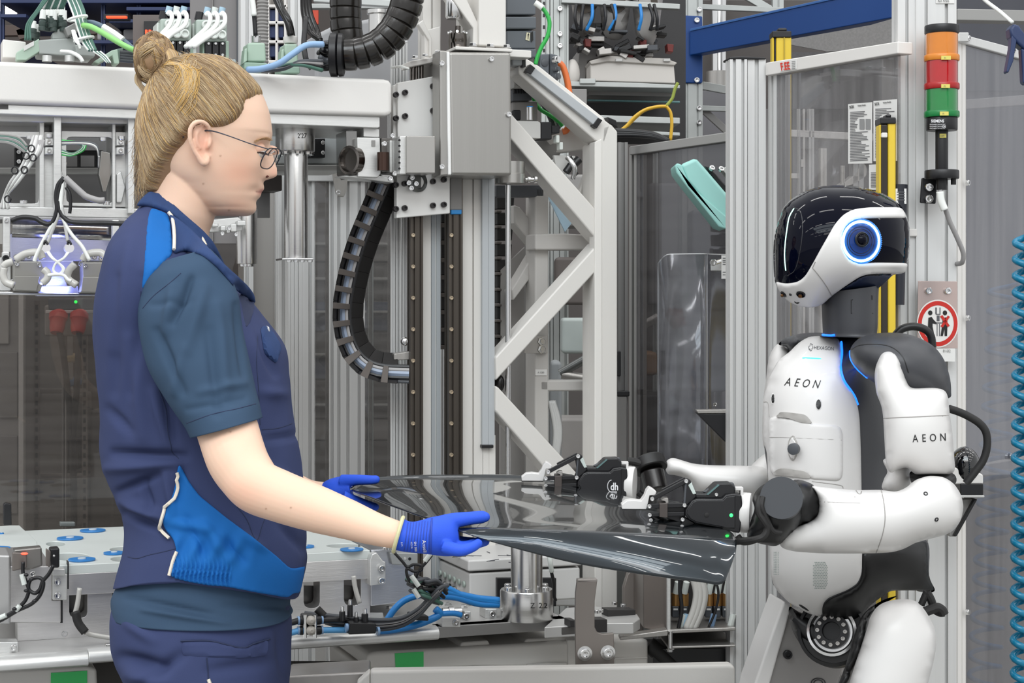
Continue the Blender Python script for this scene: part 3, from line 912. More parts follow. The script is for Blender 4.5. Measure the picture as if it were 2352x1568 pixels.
plate('motor_cover', MP, [(875,316),(918,318),(918,398),(876,396)], .06, mat('dark_alloy', '#74716e', .3,.8), ca_, off=-.05); plate('end_plate', MP, rect(895,322,903,396), .04, ALU, ca_, off=-.03)
plate('clamp_block', MP, rect(918,312,934,400), .05, ALU, ca_, off=.02); plate('clamp_block', MP, rect(934,312,1000,398), .06, mat('satin_steel_block', '#b4b2ae', .3,.9, streak=(60,60,2), bump=.05, bscale=10), ca_, off=.03)
b = B(); b.cyl(MP.at(880,350,.0), MP.at(880,392,.0), .012); b.obj('dark_bush', mat('bronze_dark', '#4b3a33', .25,.8), ca_)
plate('lower_strut', MP, [(780,404),(905,420),(905,410),(880,404),(840,400)], .05, ALU, ca_, off=-.03)
for x, y in ((896,410),(906,398),(882,330),(901,312)): bolt(ca_, MP.at(x, y, .0), MP.n, .005)
for k in range(6): bolt(ca_, MP.at(917,322 + k*13,.022), MP.n, .0022, INK if False else BLACK)

# ================================================================ upright axis with its carriage plate
AX = MP.off(-.10)
axis = thing('linear_axis', 'tall white upright linear axis with dark guide rails and bolted carriage', 'linear axis', V((AX.at(1010,900).x, AX.at(1010,900).y, 0)))
post('column_profile', AX, 972,1012,-80, CREAM, axis, slots=0 or 1, sw=.004, off=-.02); post('column_side', AX, 991,1012,420, mat('blue_grey_side', '#a6abae', .45), axis, off=-.018, slots=1, sw=.002)
post('column_profile', AX, 1063,1110,-80, CREAM, axis, sw=.003, off=-.01)
post('cover_strip', AX, 1108,1136,402, mat('blue_grey_cover', '#b3b7ba', .4), axis, off=.0, slots=1, sw=.001, sd_=.001, y1=1022)
plate('strip_foot', AX, rect(1107,1021,1134,1029), .05, BLACK, axis, off=.002)
post('side_frame', AX, 1108,1138,1000, CREAM, axis, off=-.01, slots=1, sw=.001, sd_=.001)
for x0, x1 in ((943,972),(1031,1063)):
    r_ = post('guide_rail', AX, x0, x1,380, RAILM, axis, off=.012, slots=2, sw=.005, sd_=.005)
    for k in range(9): bolt(axis, AX.at(x0 + 5,540 + k*72,.0125), AX.n, .0042, mat('rail_plug', '#c9b9a2', .3,.9), 'rail_plug')
plate('blue_seal', AX, rect(1036,480,1061,492), .03, mat('bright_blue', '#2f8fd8', .4), axis, off=.018); plate('rail_block', AX, rect(1034,402,1062,482), .03, MGREY, axis, off=.02, bevel=.003)
car = AX.off(.045)
cp = plate('carriage_plate', car, [(913,190),(1012,172),(1012,405),(1034,405),(1034,490),(911,501),(911,400),(918,398),(913,300)], .02, mat('plate_light', '#e4e3e0', .4,.1, var=.04), axis, bevel=.002)
plate('side_plate', car, rect(903,195,925,318), .02, mat('plate_light', '#e4e3e0', .4,.1), axis, off=-.012)
BLK = mat('black_screw', '#242021', .4)
for x, y in ((929,213),(908,218),(929,267),(908,272),(993,198),(993,254),(908,425),(928,422),(993,417),(1018,413),(908,480),(928,478),(993,472),(1018,470)):
    b = B(); b.lathe(car.at(x, y, 0), car.n, [(.0056,0),(.0056,.008),(.005,.009),(.003,.009),(.0028,.005)], 14); b.obj('bolt', BLK, axis)
b = B(); b.lathe(car.at(958,418,.0), car.n + V((.3,0,0)), [(.020,-.01),(.020,.006),(.014,.007),(.013,.002)], 32); b.obj('pulley', mat('gun_grey', '#6b6d6c', .3,.7), axis)
for x, y in ((946,408),(938,420),(955,422),(944,432)): bolt(axis, car.at(x, y, .01), car.n, .005)
plate('cap_ledge', car, [(941,140),(1012,128),(1012,140),(941,154)], .06, CREAM, axis, off=.0)
plate('upper_web', car, [(975,70),(1012,60),(1012,130),(975,140)], .02, CREAM, axis, off=-.04)
for x, y in ((954,134),(977,130),(1006,122),(930,98)): bolt(axis, car.at(x, y, .01), UP, .006, CHROME, hexhead=True)
b = B()
for x in (948,956,968): b.cyl(car.at(x, 150,-.02), car.at(x, 196,-.02), .0045 if x != 948 else .006)
b.obj('guide_pins', mat('dark_chrome', '#6d6864', .15,1.0), axis)
for k in range(3): cable('white_tube', [(900 + k*3,155,3.4),(920,152 + k, 3.38),(940,158,3.38)], .002, WTUBE, axis)
for x0, x1 in ((899,907),(910,921),(925,936)): post('rear_profile', AX.off(-.06), x0, x1,-80, ANOD, axis, slots=1, sw=.004)

# stainless cover box with rounded edge
CB = AX.off(.11)
cov = thing('steel_cover', 'brushed stainless steel cover box screwed over the axis head', 'cover', CB.at(1095,402))
o = plate('box_shell', CB, [(1031,119),(1174,120),(1176,403),(1036,402)], .13, mat('satin_stainless', '#a8a6a2', .34,.85, streak=(80,80,1), bump=.08, bscale=12, var=.04, vscale=1), cov, bevel=.006, seg=4)
plate('left_flange', CB, [(1010,115),(1034,117),(1036,402),(1011,404)], .05, mat('satin_stainless', '#a8a6a2', .34,.85), cov, off=-.004, bevel=.003)
plate('bright_edge', CB, [(1026,118),(1034,118),(1038,402),(1029,402)], .02, mat('painted_edge_highlight', '#f4f4f2', .3,.3), cov, off=.0005, bevel=.003)  # highlight along the bend put into a near-white strip
for x, y in ((1128,136),(1168,263),(1014,146),(1014,383)): bolt(cov, CB.at(x, y, .001), CB.n, .0052)

# upper white frame with the diagonal, bolted head plates
hd = thing('head_frame', 'white welded head frame rising above the steel cover', 'frame', AX.at(1130,130,.02))
HP = AX.off(.06)
plate('upright', HP, [(1100,-80),(1163,-80),(1163,108),(1100,104)], .07, CREAM, hd, bevel=.003)
plate('gusset', HP, [(1012,-40),(1055,-40),(1102,60),(1102,104),(1086,104),(1086,64)], .05, CREAM, hd, off=-.01, bevel=.003)
plate('head_plate', HP, [(1046,106),(1178,112),(1178,120),(1046,114)], .10, CREAM, hd, off=.03, bevel=.002); plate('head_plate', HP, [(1160,112),(1221,116),(1221,133),(1160,130)], .08, CREAM, hd, off=.0, bevel=.002)
for x, y in ((1086,106),(1126,108),(1164,110)): bolt(hd, HP.at(x, y, .02), UP, .007, CHROME, hexhead=True)
plate('rear_brace', HP, [(960,55),(972,45),(992,88),(992,130),(985,130),(985,92)], .02, CREAM, hd, off=-.05)
sh_ = thing('coupling', 'stack of turned metal couplings above the steel cover', 'coupling', AX.at(1048,112,.03))
b = B(); q = AX.at(1042,44,.03); b.lathe(q + UP*.06, V((0,0,-1)), [(.010,0),(.016,.02),(.0165,.03),(.0165,.056),(.014,.06)], 36); b.obj('upper_hub', CHROME, sh_)
b = B(); q = AX.at(1051,60,.03); b.lathe(q, V((0,0,-1)), [(.006,0),(.006,.014),(.018,.016),(.019,.03),(.0185,.031),(.0185,.044),(.019,.045),(.019,.058)], 36); b.obj('lower_hub', mat('dark_chrome', '#6d6864', .15,1.0), sh_)
for k in range(8): t = k / 8*6.283; bolt(sh_, AX.at(1051,76,.03) + V((math.cos(t)*.017, math.sin(t)*.017,0)), V((math.cos(t), math.sin(t), .2)), .003)

# ---- energy chain
EC = thing('energy_chain', 'black jointed energy chain hanging in a curve left of the guide rails', 'cable chain', W(850,860,3.5))
path = cr([(893,410),(876,450),(855,500),(836,545),(818,600),(806,650),(798,700),(798,740),(806,780),(822,812),(846,834),(880,845),(940,848)], 6)
pts = [V((x, y, 0)) for x, y in path]
L = [0]
for a, c in zip(pts, pts[1:]): L.append(L[-1] + (c - a).length)
def along(t):
    for i in range(len(L) - 1):
        if L[i + 1] >= t: k = (t - L[i]) / (L[i + 1] - L[i]); return pts[i].lerp(pts[i + 1], k),(pts[i + 1] - pts[i]).normalized()
    return pts[-1], (pts[-1] - pts[-2]).normalized()
ED = 3.42
def px2(p, d): return W(p.x, p.y, d)
PITCH = 37.5; nL = int(L[-1] / PITCH)
DTB = mat('chain_black', '#171515', .5, bump=.1, bscale=100); DTL = mat('chain_strap', '#5c5652', .42)
for k in range(nL):
    p0, d0 = along(k*PITCH); p1, d1 = along((k + 1)*PITCH)
    n0 = V((d0.y, -d0.x, 0)); n1 = V((d1.y, -d1.x, 0))          # towards the inner side (right)
    if n0.x < 0 and k < 20: pass
    lk = bpy.data.objects.new('chain_link', None); put(lk, EC, px2((p0 + p1) / 2, ED))
    # near side plates: inner edge thick black band, outer edge is the ladder face
    for (s0, s1, dz, th) in ((8,36,0,.012), ):
        b = B(); P = [px2(p0 + n0*s0, ED + .02), px2(p1 + n1*s0, ED + .02), px2(p1 + n1*s1, ED + .05), px2(p0 + n0*s1, ED + .05)]
        b.prism(P, V((0, th, 0))); b.obj('side_link', DTB, lk, bevel=.001)
    b = B(); P = [px2(p0 + n0 * -34, ED - .03), px2(p1 + n1 * -34, ED - .03), px2(p1 + n1 * -27, ED - .02), px2(p0 + n0 * -27, ED - .02)]; b.prism(P, V((0,.03,0))); b.obj('side_link', DTB, lk, bevel=.001)
    q0, e0 = along(k*PITCH + 4); q1, e1 = along(k*PITCH + 17); m0 = V((e0.y, -e0.x, 0)); m1 = V((e1.y, -e1.x, 0))
    b = B(); P = [px2(q0 + m0 * -33, ED - .034), px2(q1 + m1 * -33, ED - .034), px2(q1 + m1*10, ED + .012), px2(q0 + m0*10, ED + .012)]; b.prism(P, V((0,.006,0))); b.obj('strap', DTL, lk, bevel=.001)
for o_, r, m in ((-20,.006, BLACK),(-10,.007, mat('blue_grey_cable', '#8e9bb0', .3)),(-2,.006, GTUBE),(5,.005, BLACK),(-28,.004, DGREY)):
    b = B(); P = []
    for k in range(0,40):
        t = L[-1]*k / 39; p_, d_ = along(t); n_ = V((d_.y, -d_.x, 0)); P.append(px2(p_ + n_*o_, ED + .012))
    b.tube(P, r, 8,1, smooth=False); b.obj('inner_cable', m, EC)
plate('end_bracket', AX, [(905,812),(942,806),(942,826),(905,828)], .03, STEEL, EC, off=.0)
b = B(); b.ell(AX.at(929,784,.01), .008,.008,.009); b.obj('end_ball', CHROME, EC)
EC2 = thing('energy_chain', 'dark energy chain running straight up between the two guide rails', 'cable chain', AX.at(1022,790,-.09))
for k in range(9): plate('chain_link', AX, rect(1014,440 + k*40,1032,472 + k*40), .03, DTB, EC2, off=-.10); plate('strap', AX, rect(1012,472 + k*40,1032,482 + k*40), .035, DTL, EC2, off=-.095)
EC3 = thing('energy_chain', 'dark energy chain behind the thin polished rod right of the axis', 'cable chain', AX.at(1160,800,-.25))
for k in range(11): plate('chain_link', AX, [(1142,452 + k*36),(1182 - k*1.8,452 + k*36),(1180 - k*1.8,480 + k*36),(1142,480 + k*36)], .03, DTB, EC3, off=-.25); plate('strap', AX, rect(1141,482 + k*36,1153,488 + k*36), .035, DTL, EC3, off=-.24)

# ---- things on top of the beam
def ontop(x, y, off): return MP.at(x, y, off)
dist = thing('distribution_block', 'grey and pale green plug distribution block on the left of the white beam', 'connector block', MP.at(130,135,-.06))
HG = mat('grey_cast_housing', '#a9aeab', .45)
plate('base', MP, [(84,92),(170,86),(176,112),(214,118),(214,132),(90,124)], .08, HG, dist, off=-.02, bevel=.003)
plate('plug_row', MP, [(38,120),(90,88),(92,118),(60,138),(38,138)], .03, PLG, dist, off=-.02); plate('label_strip', MP, [(55,106),(78,94),(78,104),(55,117)], .002, PAPER, dist, off=-.018, bevel=0)
plate('side_box', MP, [(6,90),(60,96),(60,134),(6,132)], .06, WHITE, dist, off=-.07)
plate('lid', MP, [(120,76),(146,58),(160,80),(168,88),(120,90)], .03, HG, dist, off=-.03); plate('connector_head', MP, [(148,64),(172,52),(180,72),(156,84)], .03, mat('grey_connector', '#9a9a98', .4,.4), dist, off=.0)
plate('end_clamp', MP, [(172,102),(220,108),(218,130),(176,126)], .03, HG, dist, off=.0)
for x in (108,160): b = B(); b.cyl(MP.at(x, 128,-.02), MP.at(x, 142,-.02), .009); b.obj('standoff', ALU, dist)
for i, (x, y) in enumerate(((98,44),(108,36),(120,38),(130,32),(142,36),(112,46),(124,46),(136,44),(146,46),(68,72),(76,66),(84,74))):
    b = B(); s0 = 1.0 if i < 9 else .8; top_ = MP.at(x + 1, y - 22*s0,-.03 - (i % 2)*.02); mid = MP.at(x, y, -.03 - (i % 2)*.02); low = MP.at(x - 1, y + 26*s0,-.03 - (i % 2)*.02)
    g_ = bpy.data.objects.new('plug', None); put(g_, dist, mid)
    b.cyl(mid, top_, .0062,.0052,12); b.obj('sleeve', WTUBE, g_)
    b = B(); b.lathe(low, mid - low, [(.0068,0),(.0068,.006),(.006,.007),(.0068,.010),(.0068,.016),(.005,.018),(.005,(mid - low).length)], 12); b.obj('nut', mat('dark_green_grey', '#3c4a46', .4), g_)
for k in range(12):
    cable('cable', [(100 + k*4,20,3.12),(118 + k*4,-12 - k, 3.1),(150 + k*2.5,-8,3.1),(166 + k*2.4,24,3.1),(178 + k*2,62,3.09),(190 + k*2,96,3.08),(204 + k*1.5,116,3.07)], .0026, DKGRN if k % 4 else WTUBE, dist, n=6)
for k in range(3): cable('cable', [(58 + k*6,92,3.1),(62 + k*4,56,3.1),(84 + k*3,24,3.1),(104 + k*4,-6,3.1)], .002, DKGRN, dist, n=6)
for k in range(3): cable('cable', [(166 + k*2,70,3.05),(172 + k*3,92,3.04),(184,104 + k*4,3.03)], .0022, WTUBE, dist, n=6)
for x, y in ((178,42),(193,90)):
    b = B(); c = W(x, y, 3.085); b.tube([c + V((.016*math.cos(t), -.012*math.sin(t), .004*math.cos(t))) for t in [k*.5 for k in range(14)]], .003,6,1, smooth=False); b.obj('cable_tie', WTUBE, dist)
cable('cable', [(140,118,3.03),(162,120,3.02),(182,130,3.01),(190,142,3.01)], .0035, WTUBE, dist)
cable('data_cable', [(190,58,3.08),(210,62,3.07),(240,78,3.06),(270,96,3.05),(300,112,3.05),(320,118,3.06)], .0052, mat('lime_cable', '#8fd07a', .35), None, label='lime green cable arching from the plug block to the hair bun', cat='cable')
cable('sleeved_cable', [(185,54,3.10),(210,52,3.10),(236,62,3.09),(262,78,3.08),(284,94,3.08),(310,116,3.08)], .005, mat('slate_cable', '#5d6f80', .4), None, label='slate blue cable with white sleeve above the lime cable', cat='cable')
b = B(); b.tube([W(237,62,3.085), W(260,76,3.08),(W(282,92,3.075))], .0062,10); o = b.obj('cable_sleeve', WTUBE); tag(o, 'white marker sleeve on the slate blue cable', 'sleeve')
gg = thing('cable_gland_holder', 'pale green open bracket with cables right of the plug block', 'bracket', MP.at(250,140,-.03))
plate('bracket', MP, [(214,142),(256,116),(270,112),(274,146),(262,146),(258,128),(226,146)], .04, PLG, gg, off=-.02); plate('bracket', MP, [(268,112),(284,110),(274,146),(266,146)], .05, mat('deep_green_grey', '#5b6f64', .5), gg, off=-.03)
for k in range(5): cable('cable', [(214 + k*4,118,3.04),(232 + k*3,130,3.04),(246 + k*2,144,3.04)], .0018, [WTUBE, DKGRN][k % 2], gg, n=6)
for k in range(4): cable('cable', [(276,120 + k*6,3.1),(300,122 + k*6,3.1),(330,128 + k*4,3.1)], .004, DGREY, gg, n=6)
# two valve blocks with white tubes
for i, (x0, y0, lb) in enumerate(((368,42, 'clear valve block with round fittings directly above the hair bun'),(450,44, 'clear valve block with three black valves above the woman crown'))):
    v = thing('valve_block', lb, 'valve', MP.at(x0 + 30, y0 + 100,-.05))
    plate('body', MP, rect(x0, y0, x0 + 72, y0 + 52), .05, mat('clear_grey_body', '#bcc9c0', .2, alpha=.85), v, off=-.03, bevel=.004); plate('side', MP, rect(x0 - 8, y0 + 10, x0 + 2, y0 + 100), .05, CLEARP, v, off=-.05)
    for r in range(2):
        for c in range(3):
            p = MP.at(x0 + 20 + c*18 + i*3, y0 + 14 + r*22,-.028); b = B(); b.lathe(p, MP.n, [(.0085,0),(.0085,.006),(.007,.008),(.0055,.008),(.005,.004)], 20); b.obj('fitting', CLEARP, v)
    plate('valve_base', MP, rect(x0 + 16, y0 + 50, x0 + 76, y0 + 98), .04, PLG, v, off=-.045)
    for c in range(3):
        o = plate('black_valve', MP, rect(x0 + 22 + c*16, y0 + 52, x0 + 37 + c*16, y0 + 87), .03, BLACK, v, off=-.03)
        for y in (56,82): bolt(v, MP.at(x0 + 29 + c*16, y0 + y, -.029), MP.n, .0026)
    for c in range(3):
        x = x0 + 14 + c*17 + i*6
        cable('tube', [(x + 2, y0 - 8,3.16),(x + 8, y0 - 14,3.16),(x + 13, y0 - 2,3.15),(x + 6, y0 + 18,3.14),(x - 12 - c*6 - i*14, y0 + 38 + i*10,3.12),(x - 26 - c*8 - i*18, y0 + 58 + i*6,3.1)], .0042, WTUBE, v)
        b = B(); p = MP.at(x + 4, y0 - 12,-.03); b.cyl(p, p + V((.003,0,.012)), .006, n=12); b.obj('elbow_fitting', mat('pale_blue_fit', '#a9c6d8', .3) if c != 1 else CLEARP, v)
    for r in range(3): b = B(); b.cyl(MP.at(x0 + 2 + r*3, y0 + 2,-.04), MP.at(x0 + 6 + r*3, y0 - 16,-.04), .005, n=10); b.obj('riser', BLACK, v)
o = plate('small_terminal', MP, rect(522,136,542,158), .03, mat('sky_grey', '#9fb3bd', .4), None, off=-.03); tag(o, 'small blue grey terminal at the right foot of the second valve block', 'terminal')
# heavy connectors
for i, (x0, x1, y0, y1, lb) in enumerate(((565,612,98,156, 'pale green plug housing with a dark cable from the top'),(650,686,100,165, 'pale green plug housing with a white gland nut'))):
    h_ = thing('plug_housing', lb, 'connector', MP.at((x0 + x1) / 2, y1,-.05))
    plate('hood', MP, [(x0 + 4, y0),(x1 - 2, y0),(x1, y1 - 14),(x0 + 2, y1 - 14)], .05, PLG, h_, off=-.04, bevel=.004); plate('base', MP, [(x0 - 4, y1 - 14),(x1 + 3, y1 - 12),(x1 + 4, y1 + 4),(x0 - 4, y1 + 3)], .06, mat('mid_green_housing', '#8fa999', .45), h_, off=-.03, bevel=.003)
    plate('latch', MP, [(x0 - 3, y0 + 14),(x0 + 3, y0 + 12),(x0 + 3, y1 - 16),(x0 - 6, y1 - 10)], .03, PLG, h_, off=-.03)
    b = B(); p = MP.at((x0 + x1) / 2 - 1, y0,-.06); m_ = CHROME if i == 0 else WHITE; b.lathe(p, UP, [(.012 if i else .009,0),(.014 if i else .0095,.004),(.014 if i else .0095,.012),(.011 if i else .008,.014)], 16); b.obj('gland', m_, h_)
cable('cable', [(587,82,3.3),(584,40,3.3),(580,0,3.3),(576,-40,3.3)], .0042, BLACK, None, label='thin dark cable rising from the left plug housing', cat='cable')
cable('marker_cable', [(584,36,3.29),(581,10,3.29),(578,-10,3.29)], .0052, WTUBE, None, label='white braided sleeve on the thin dark cable', cat='sleeve')
for k in range(2): cable('cable', [(668 + k*3,82,3.32 + k*.02),(660 + k*4,50,3.32),(644 + k*4,20,3.33),(626 + k*8,-20,3.34)], .0062, GLOSSB, None, label=['black cable from the white gland, lower of the pair', 'black cable beside it from the white gland, upper of the pair'][k], cat='cable', group='black cables over the beam')
for k in range(3): cable('cable', [(696 + k*5,-30,3.36),(698 + k*7,30,3.36),(712 + k*8,72,3.35),(736,92 + k*5,3.33)], .0058, GLOSSB, None, label=ORD[k] + ' from the left of the black cables curving into the conduit collar', cat='cable', group='cables entering the conduit collar')
cable('pale_blue_hose', [(568,160,3.24),(600,158,3.23),(640,146,3.22),(672,124,3.22),(704,104,3.23),(742,102,3.25)], .0062, HOSEL, None, label='pale blue hose sweeping up to the conduit collar', cat='hose')
for k in range(4): cable('cable', [(600 + k*8,162,3.25),(650,158 - k*2,3.24),(690,142 + k*2,3.23),(740,140 + k*7,3.26)], .0042, [DGREY, GTUBE, BLACK, DKGRN][k], None, label=['upper dark grey', 'light grey', 'black', 'dull green'][k] + ' cable lying on the beam and entering the conduit collar', cat='cable', group='cables lying on the beam')
cable('cable', [(703,40,3.3),(698,100,3.27),(704,140,3.25),(716,158,3.25)], .0052, BLACK, None, label='black cable dropping behind the pale blue hose', cat='cable')
# ribbed conduits
def conduit(pts, rpx, d, lb, pitch=26):
    c_ = thing('ribbed_conduit', lb, 'conduit', W(pts[-1][0], pts[-1][1], d))
    P = [V((x, y, 0)) for x, y in cr(pts, 10)]; Ls = [0]
    for a, q in zip(P, P[1:]): Ls.append(Ls[-1] + (q - a).length)
    def at_(t):
        for i in range(len(Ls) - 1):
            if Ls[i + 1] >= t: k = (t - Ls[i]) / (Ls[i + 1] - Ls[i]); return P[i].lerp(P[i + 1], k)
        return P[-1]
    n_ = int(Ls[-1] / pitch); r = rpx*S(d)
    for k in range(n_):
        a, q = at_(k*pitch), at_((k + 1)*pitch); A_, Q_ = W(a.x, a.y, d), W(q.x, q.y, d); D_ = Q_ - A_
        b = B(); h_ = D_.length*1.12
        b.lathe(A_, D_, [(r*.90,0),(r*.985, h_*.12),(r, h_*.5),(r*.98, h_*.86),(r*.86, h_)], 32); b.obj('segment', mat('conduit_black', '#1b1815', .2, spec=.6), c_)
    return c_
conduit([(796,-60),(794,0),(794,50),(800,100)], 37,3.42, 'upright black ribbed conduit going up above the beam')
cd = conduit([(942,-50),(934,10),(910,66),(872,105),(830,122),(786,126)], 38,3.33, 'thick black ribbed conduit bending down onto the beam')
b = B(); c = W(772,126,3.33); b.lathe(c + V((.016,0,0)), V((-1,0,0)), [(.034,0),(.041,.002),(.042,.010),(.038,.012),(.042,.014),(.042,.026),(.037,.028)], 24); b.obj('collar', BLACK, cd)
for k in range(9):
    t = k / 9*6.283; y = 126 + 30*math.sin(t); dd = 3.33 + .028*math.cos(t)
    cable('strand', [(768, y, dd),(748, y + 2, dd),(730 + (k % 3)*4, y + (k % 4)*4 - 6, dd - .01)], .005, [BLACK, DGREY, BLACK][k % 3], cd)

# ---- behind, between the valve blocks and the conduit
gh = B(); gh.tube([W(603,-50,4.6), W(603,130,4.6)], .018,16,60, rib=.14); P = [W(603,-50 + k*4,4.6) for k in range(60)]; gh = B(); gh.tube(P, .016,14,1, smooth=False, rib=.16)
o = gh.obj('ribbed_hose', MGREY); tag(o, 'grey ribbed hose standing behind the green plug housings', 'hose')
sr = thing('pigeonhole_rack', 'white pigeonhole rack with blue bins behind the cables', 'rack', W(640,400,5.6))
for x in (612,632,652): plate('upright', Pl(640,5.6,0), rect(x, -40, x + 6,200), .2, WHITE, sr)
for y in (10,48,92,138): plate('shelf', Pl(640,5.6,0), rect(612, y, 660, y + 7), .2, WHITE, sr)
for y in (18,56,100): plate('blue_bin', Pl(640,5.62,0), rect(619, y + 4,651, y + 30), .2, mat('navy_bin', '#2b3a66', .5), sr)
o = plate('red_notice', Pl(720,5.5,0), rect(716,12,731,56), .01, mat('red_board', '#c8462c', .5), None); tag(o, 'small bright red board behind the upright ribbed conduit', 'sign')
bg = thing('rear_gearbox', 'grey gearbox housing and turned cylinder behind the bending conduit', 'gearbox', W(860,200,3.9))
plate('housing', Pl(860,3.9, PW), [(724,80),(760,62),(860,40),(960,20),(1010,20),(1010,200),(724,200)], .3, mat('shade_grey', '#98989a', .5), bg, bevel=.01)
b = B(); q = W(870,24,3.75); b.lathe(q, V((0,0,-1)), [(.026,0),(.026,.008),(.022,.01),(.022,.07),(.026,.072),(.026,.1)], 32); b.obj('turned_cylinder', TUR, bg)
o = bar3(W(720,-4,4.0), W(940,10,4.0), .016,.02, GALV, 'round_rail'); tag(o, 'thin grey horizontal rail behind the conduits', 'rail')
# ================================================================ fixture table
TZ = .785
TT = mat('table_plate_alloy', '#d0cfcd', .38,.45, var=.08, vscale=4, rvar=.08, bump=.05, bscale=30)
tb = thing('fixture_table', 'silver fixture table with a rounded front rail across the bottom', 'table', V((-.3,3.2,0)))
FE = Pl(660,3.02, PW)                       # table front edge
def hz_poly(poly, z): return [Hz(x, y, z) for x, y in poly]
b = B(); P = [FE.at(-300,1500,0), FE.at(1300,1500,0)]
q0 = V((P[0].x, P[0].y, TZ)); q1 = V((P[1].x, P[1].y, TZ)); bk_ = FE.n * -.62
b.prism([q0, q1, q1 + bk_, q0 + bk_], V((0,0,-.018))); b.obj('table_top', TT, tb, bevel=.002)
plate('right_plate', Pl(1300,3.12, PW), [(1290,1440),(1322,1437),(1322,1456),(1290,1458)], .4, mat('dark_plate_edge', '#6c6a68', .4,.6), tb)
for x0, x1, dz, nm in ((-300,200,0, 'front_rail'),(200,1000,.004, 'front_rail')):
    a, c = FE.at(x0,1490), FE.at(x1,1490); a = V((a.x, a.y, TZ + dz)); c = V((c.x, c.y, TZ + dz)); n = FE.n
    b = B(); prof_ = [(0,0),(.018,-.002),(.024,-.007),(.026,-.013),(.024,-.020),(.019,-.023),(0,-.023)]
    u = c - a; b.prism([a + n*h + UP*v for h, v in prof_], u); b.obj(nm, ALU, tb, bevel=.001)
b = B(); a = FE.at(1000,1490); c = FE.at(1300,1490); a = V((a.x, a.y, TZ)); c = V((c.x, c.y, TZ)); b.prism([a + FE.n*.004, c + FE.n*.004, c + FE.n*.004 - UP*.02, a + FE.n*.004 - UP*.02], FE.n * -.03); b.obj('plate_edge', mat('milled_edge', '#a5a4a3', .35,.85, streak=(60,2,60)), tb, bevel=.001)
for x in (-.9,-.2,.35):
    b = B(); b.box((x, 3.45 + x*.36, TZ / 2 - .03), .09,.09, TZ - .06); b.obj('table_leg', MGREY, tb)
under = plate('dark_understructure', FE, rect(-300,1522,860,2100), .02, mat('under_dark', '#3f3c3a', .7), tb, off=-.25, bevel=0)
# small clamps and bolts on the plate
def zp(x, y): return Hz(x, y, TZ)
for x, y in ((96,1438),(128,1442),(27,1475),(248,1478),(197,1430)): bolt(tb, zp(x, y + 8), UP, .0065, CHROME)
for x0, y0, x1, y1 in ((118,1442,160,1466),(-10,1474,42,1500),(1015,1418,1058,1440),(1068,1404,1082,1424),(1115,1398,1142,1420),(1020,1400,1062,1418)):
    d_ = zp(x0, y1).y; pl = Pl(x0, d_, PW); o = plate('clamp_block', pl, rect(x0, y0, x1, y1), .035, ALU, tb, bevel=.0015)
    bolt(tb, pl.at(x1 - 12,(y0 + y1) / 2,.001), pl.n, .0055); 
for x, y in ((1022,1404),(1065,1396),(1125,1392),(888,1386),(894,1398),(1030,1390)): bolt(tb, zp(x, y + 14) + UP*.012, UP, .006, CHROME, hexhead=True)
plate('side_profile', Pl(960, zp(960,1450).y, PW), [(700,1404),(880,1406),(885,1430),(700,1430)], .05, ALU, tb, off=-.16)

# ---- tray with suction cups
TRZ = .912
tray = thing('workpiece_fixture', 'large milled aluminium fixture block with holes and blue suction discs', 'fixture', V((-.45,3.3, TZ)))
MIR = mat('milled_mirror_alloy', '#dedcdb', .28,.8, streak=(3,3,70), bump=.12, bscale=14, var=.08, vscale=3)
SATT = mat('satin_milled_top', '#dde3e0', .45,.25, var=.05, vscale=7, rvar=.06)
def ftop(x): p = TPL.at(x, 1290); return V((p.x, p.y, TRZ))
a, c = ftop(40), ftop(850); back = TPL.n * -.50
b = B(); b.prism([a + V((0,0,0)), c, c + back, a + back], V((0,0,-.016)))
topo = b.obj('top_plate', SATT, tray, bevel=.0015)
cc = B()
def hole(pts):
    P = [Hz(x, y, TRZ + .02) for x, y in pts]; cc.prism(P, V((0,0,-.06)))
def ov(cx, cy, rx, ry, n=24): return [(cx + rx*math.cos(t*6.2832 / n), cy + ry*math.sin(t*6.2832 / n)) for t in range(n)]
for h_ in (ov(128,1224,22,5.5), ov(290,1236,38,6.5), ov(292,1257,38,7), ov(160,1252,46,8.5), ov(790,1228,40,5), ov(600,1236,40,6)): hole(h_)
cut(topo, cc)
b = B(); p0, p1 = TPL.at(40,1290), TPL.at(850,1290); 
b.prism([V((p0.x, p0.y, TRZ - .016)), V((p1.x, p1.y, TRZ - .016)), V((p1.x, p1.y, TRZ - .016)) + back*.98, V((p0.x, p0.y, TRZ - .016)) + back*.98], V((0,0,-.004)))
b.v = [p - UP*.03 for p in b.v]; b.obj('inner_floor', mat('bore_shade_grey', '#6d6b69', .4,.6), tray)  # shade inside the holes put into this darker floor colour
for x0, x1, y0, y1, off, m in ((158,700,1297,1351,.0, MIR),(700,852,1262,1345,.0, MIR)):
    pass
band = B(); A_, C_ = TPL.at(40,1300,.001), TPL.at(850,1300,.001)
band.prism([V((A_.x, A_.y, TRZ - .0155)), V((C_.x, C_.y, TRZ - .0155)), V((C_.x, C_.y, TRZ - .052)), V((A_.x, A_.y, TRZ - .052))], TPL.n * -.06); band.obj('upper_band', MIR, tray, bevel=.001)
low = B(); A_, C_ = TPL.at(40,1300,-.008), TPL.at(850,1300,-.008)
low.prism([V((A_.x, A_.y, TRZ - .052)), V((C_.x, C_.y, TRZ - .052)), V((C_.x, C_.y, TZ)), V((A_.x, A_.y, TZ))], TPL.n * -.05)
lowo = low.obj('lower_wall', MIR, tray, bevel=.001)
cc = B(); LP = TPL.off(.02)
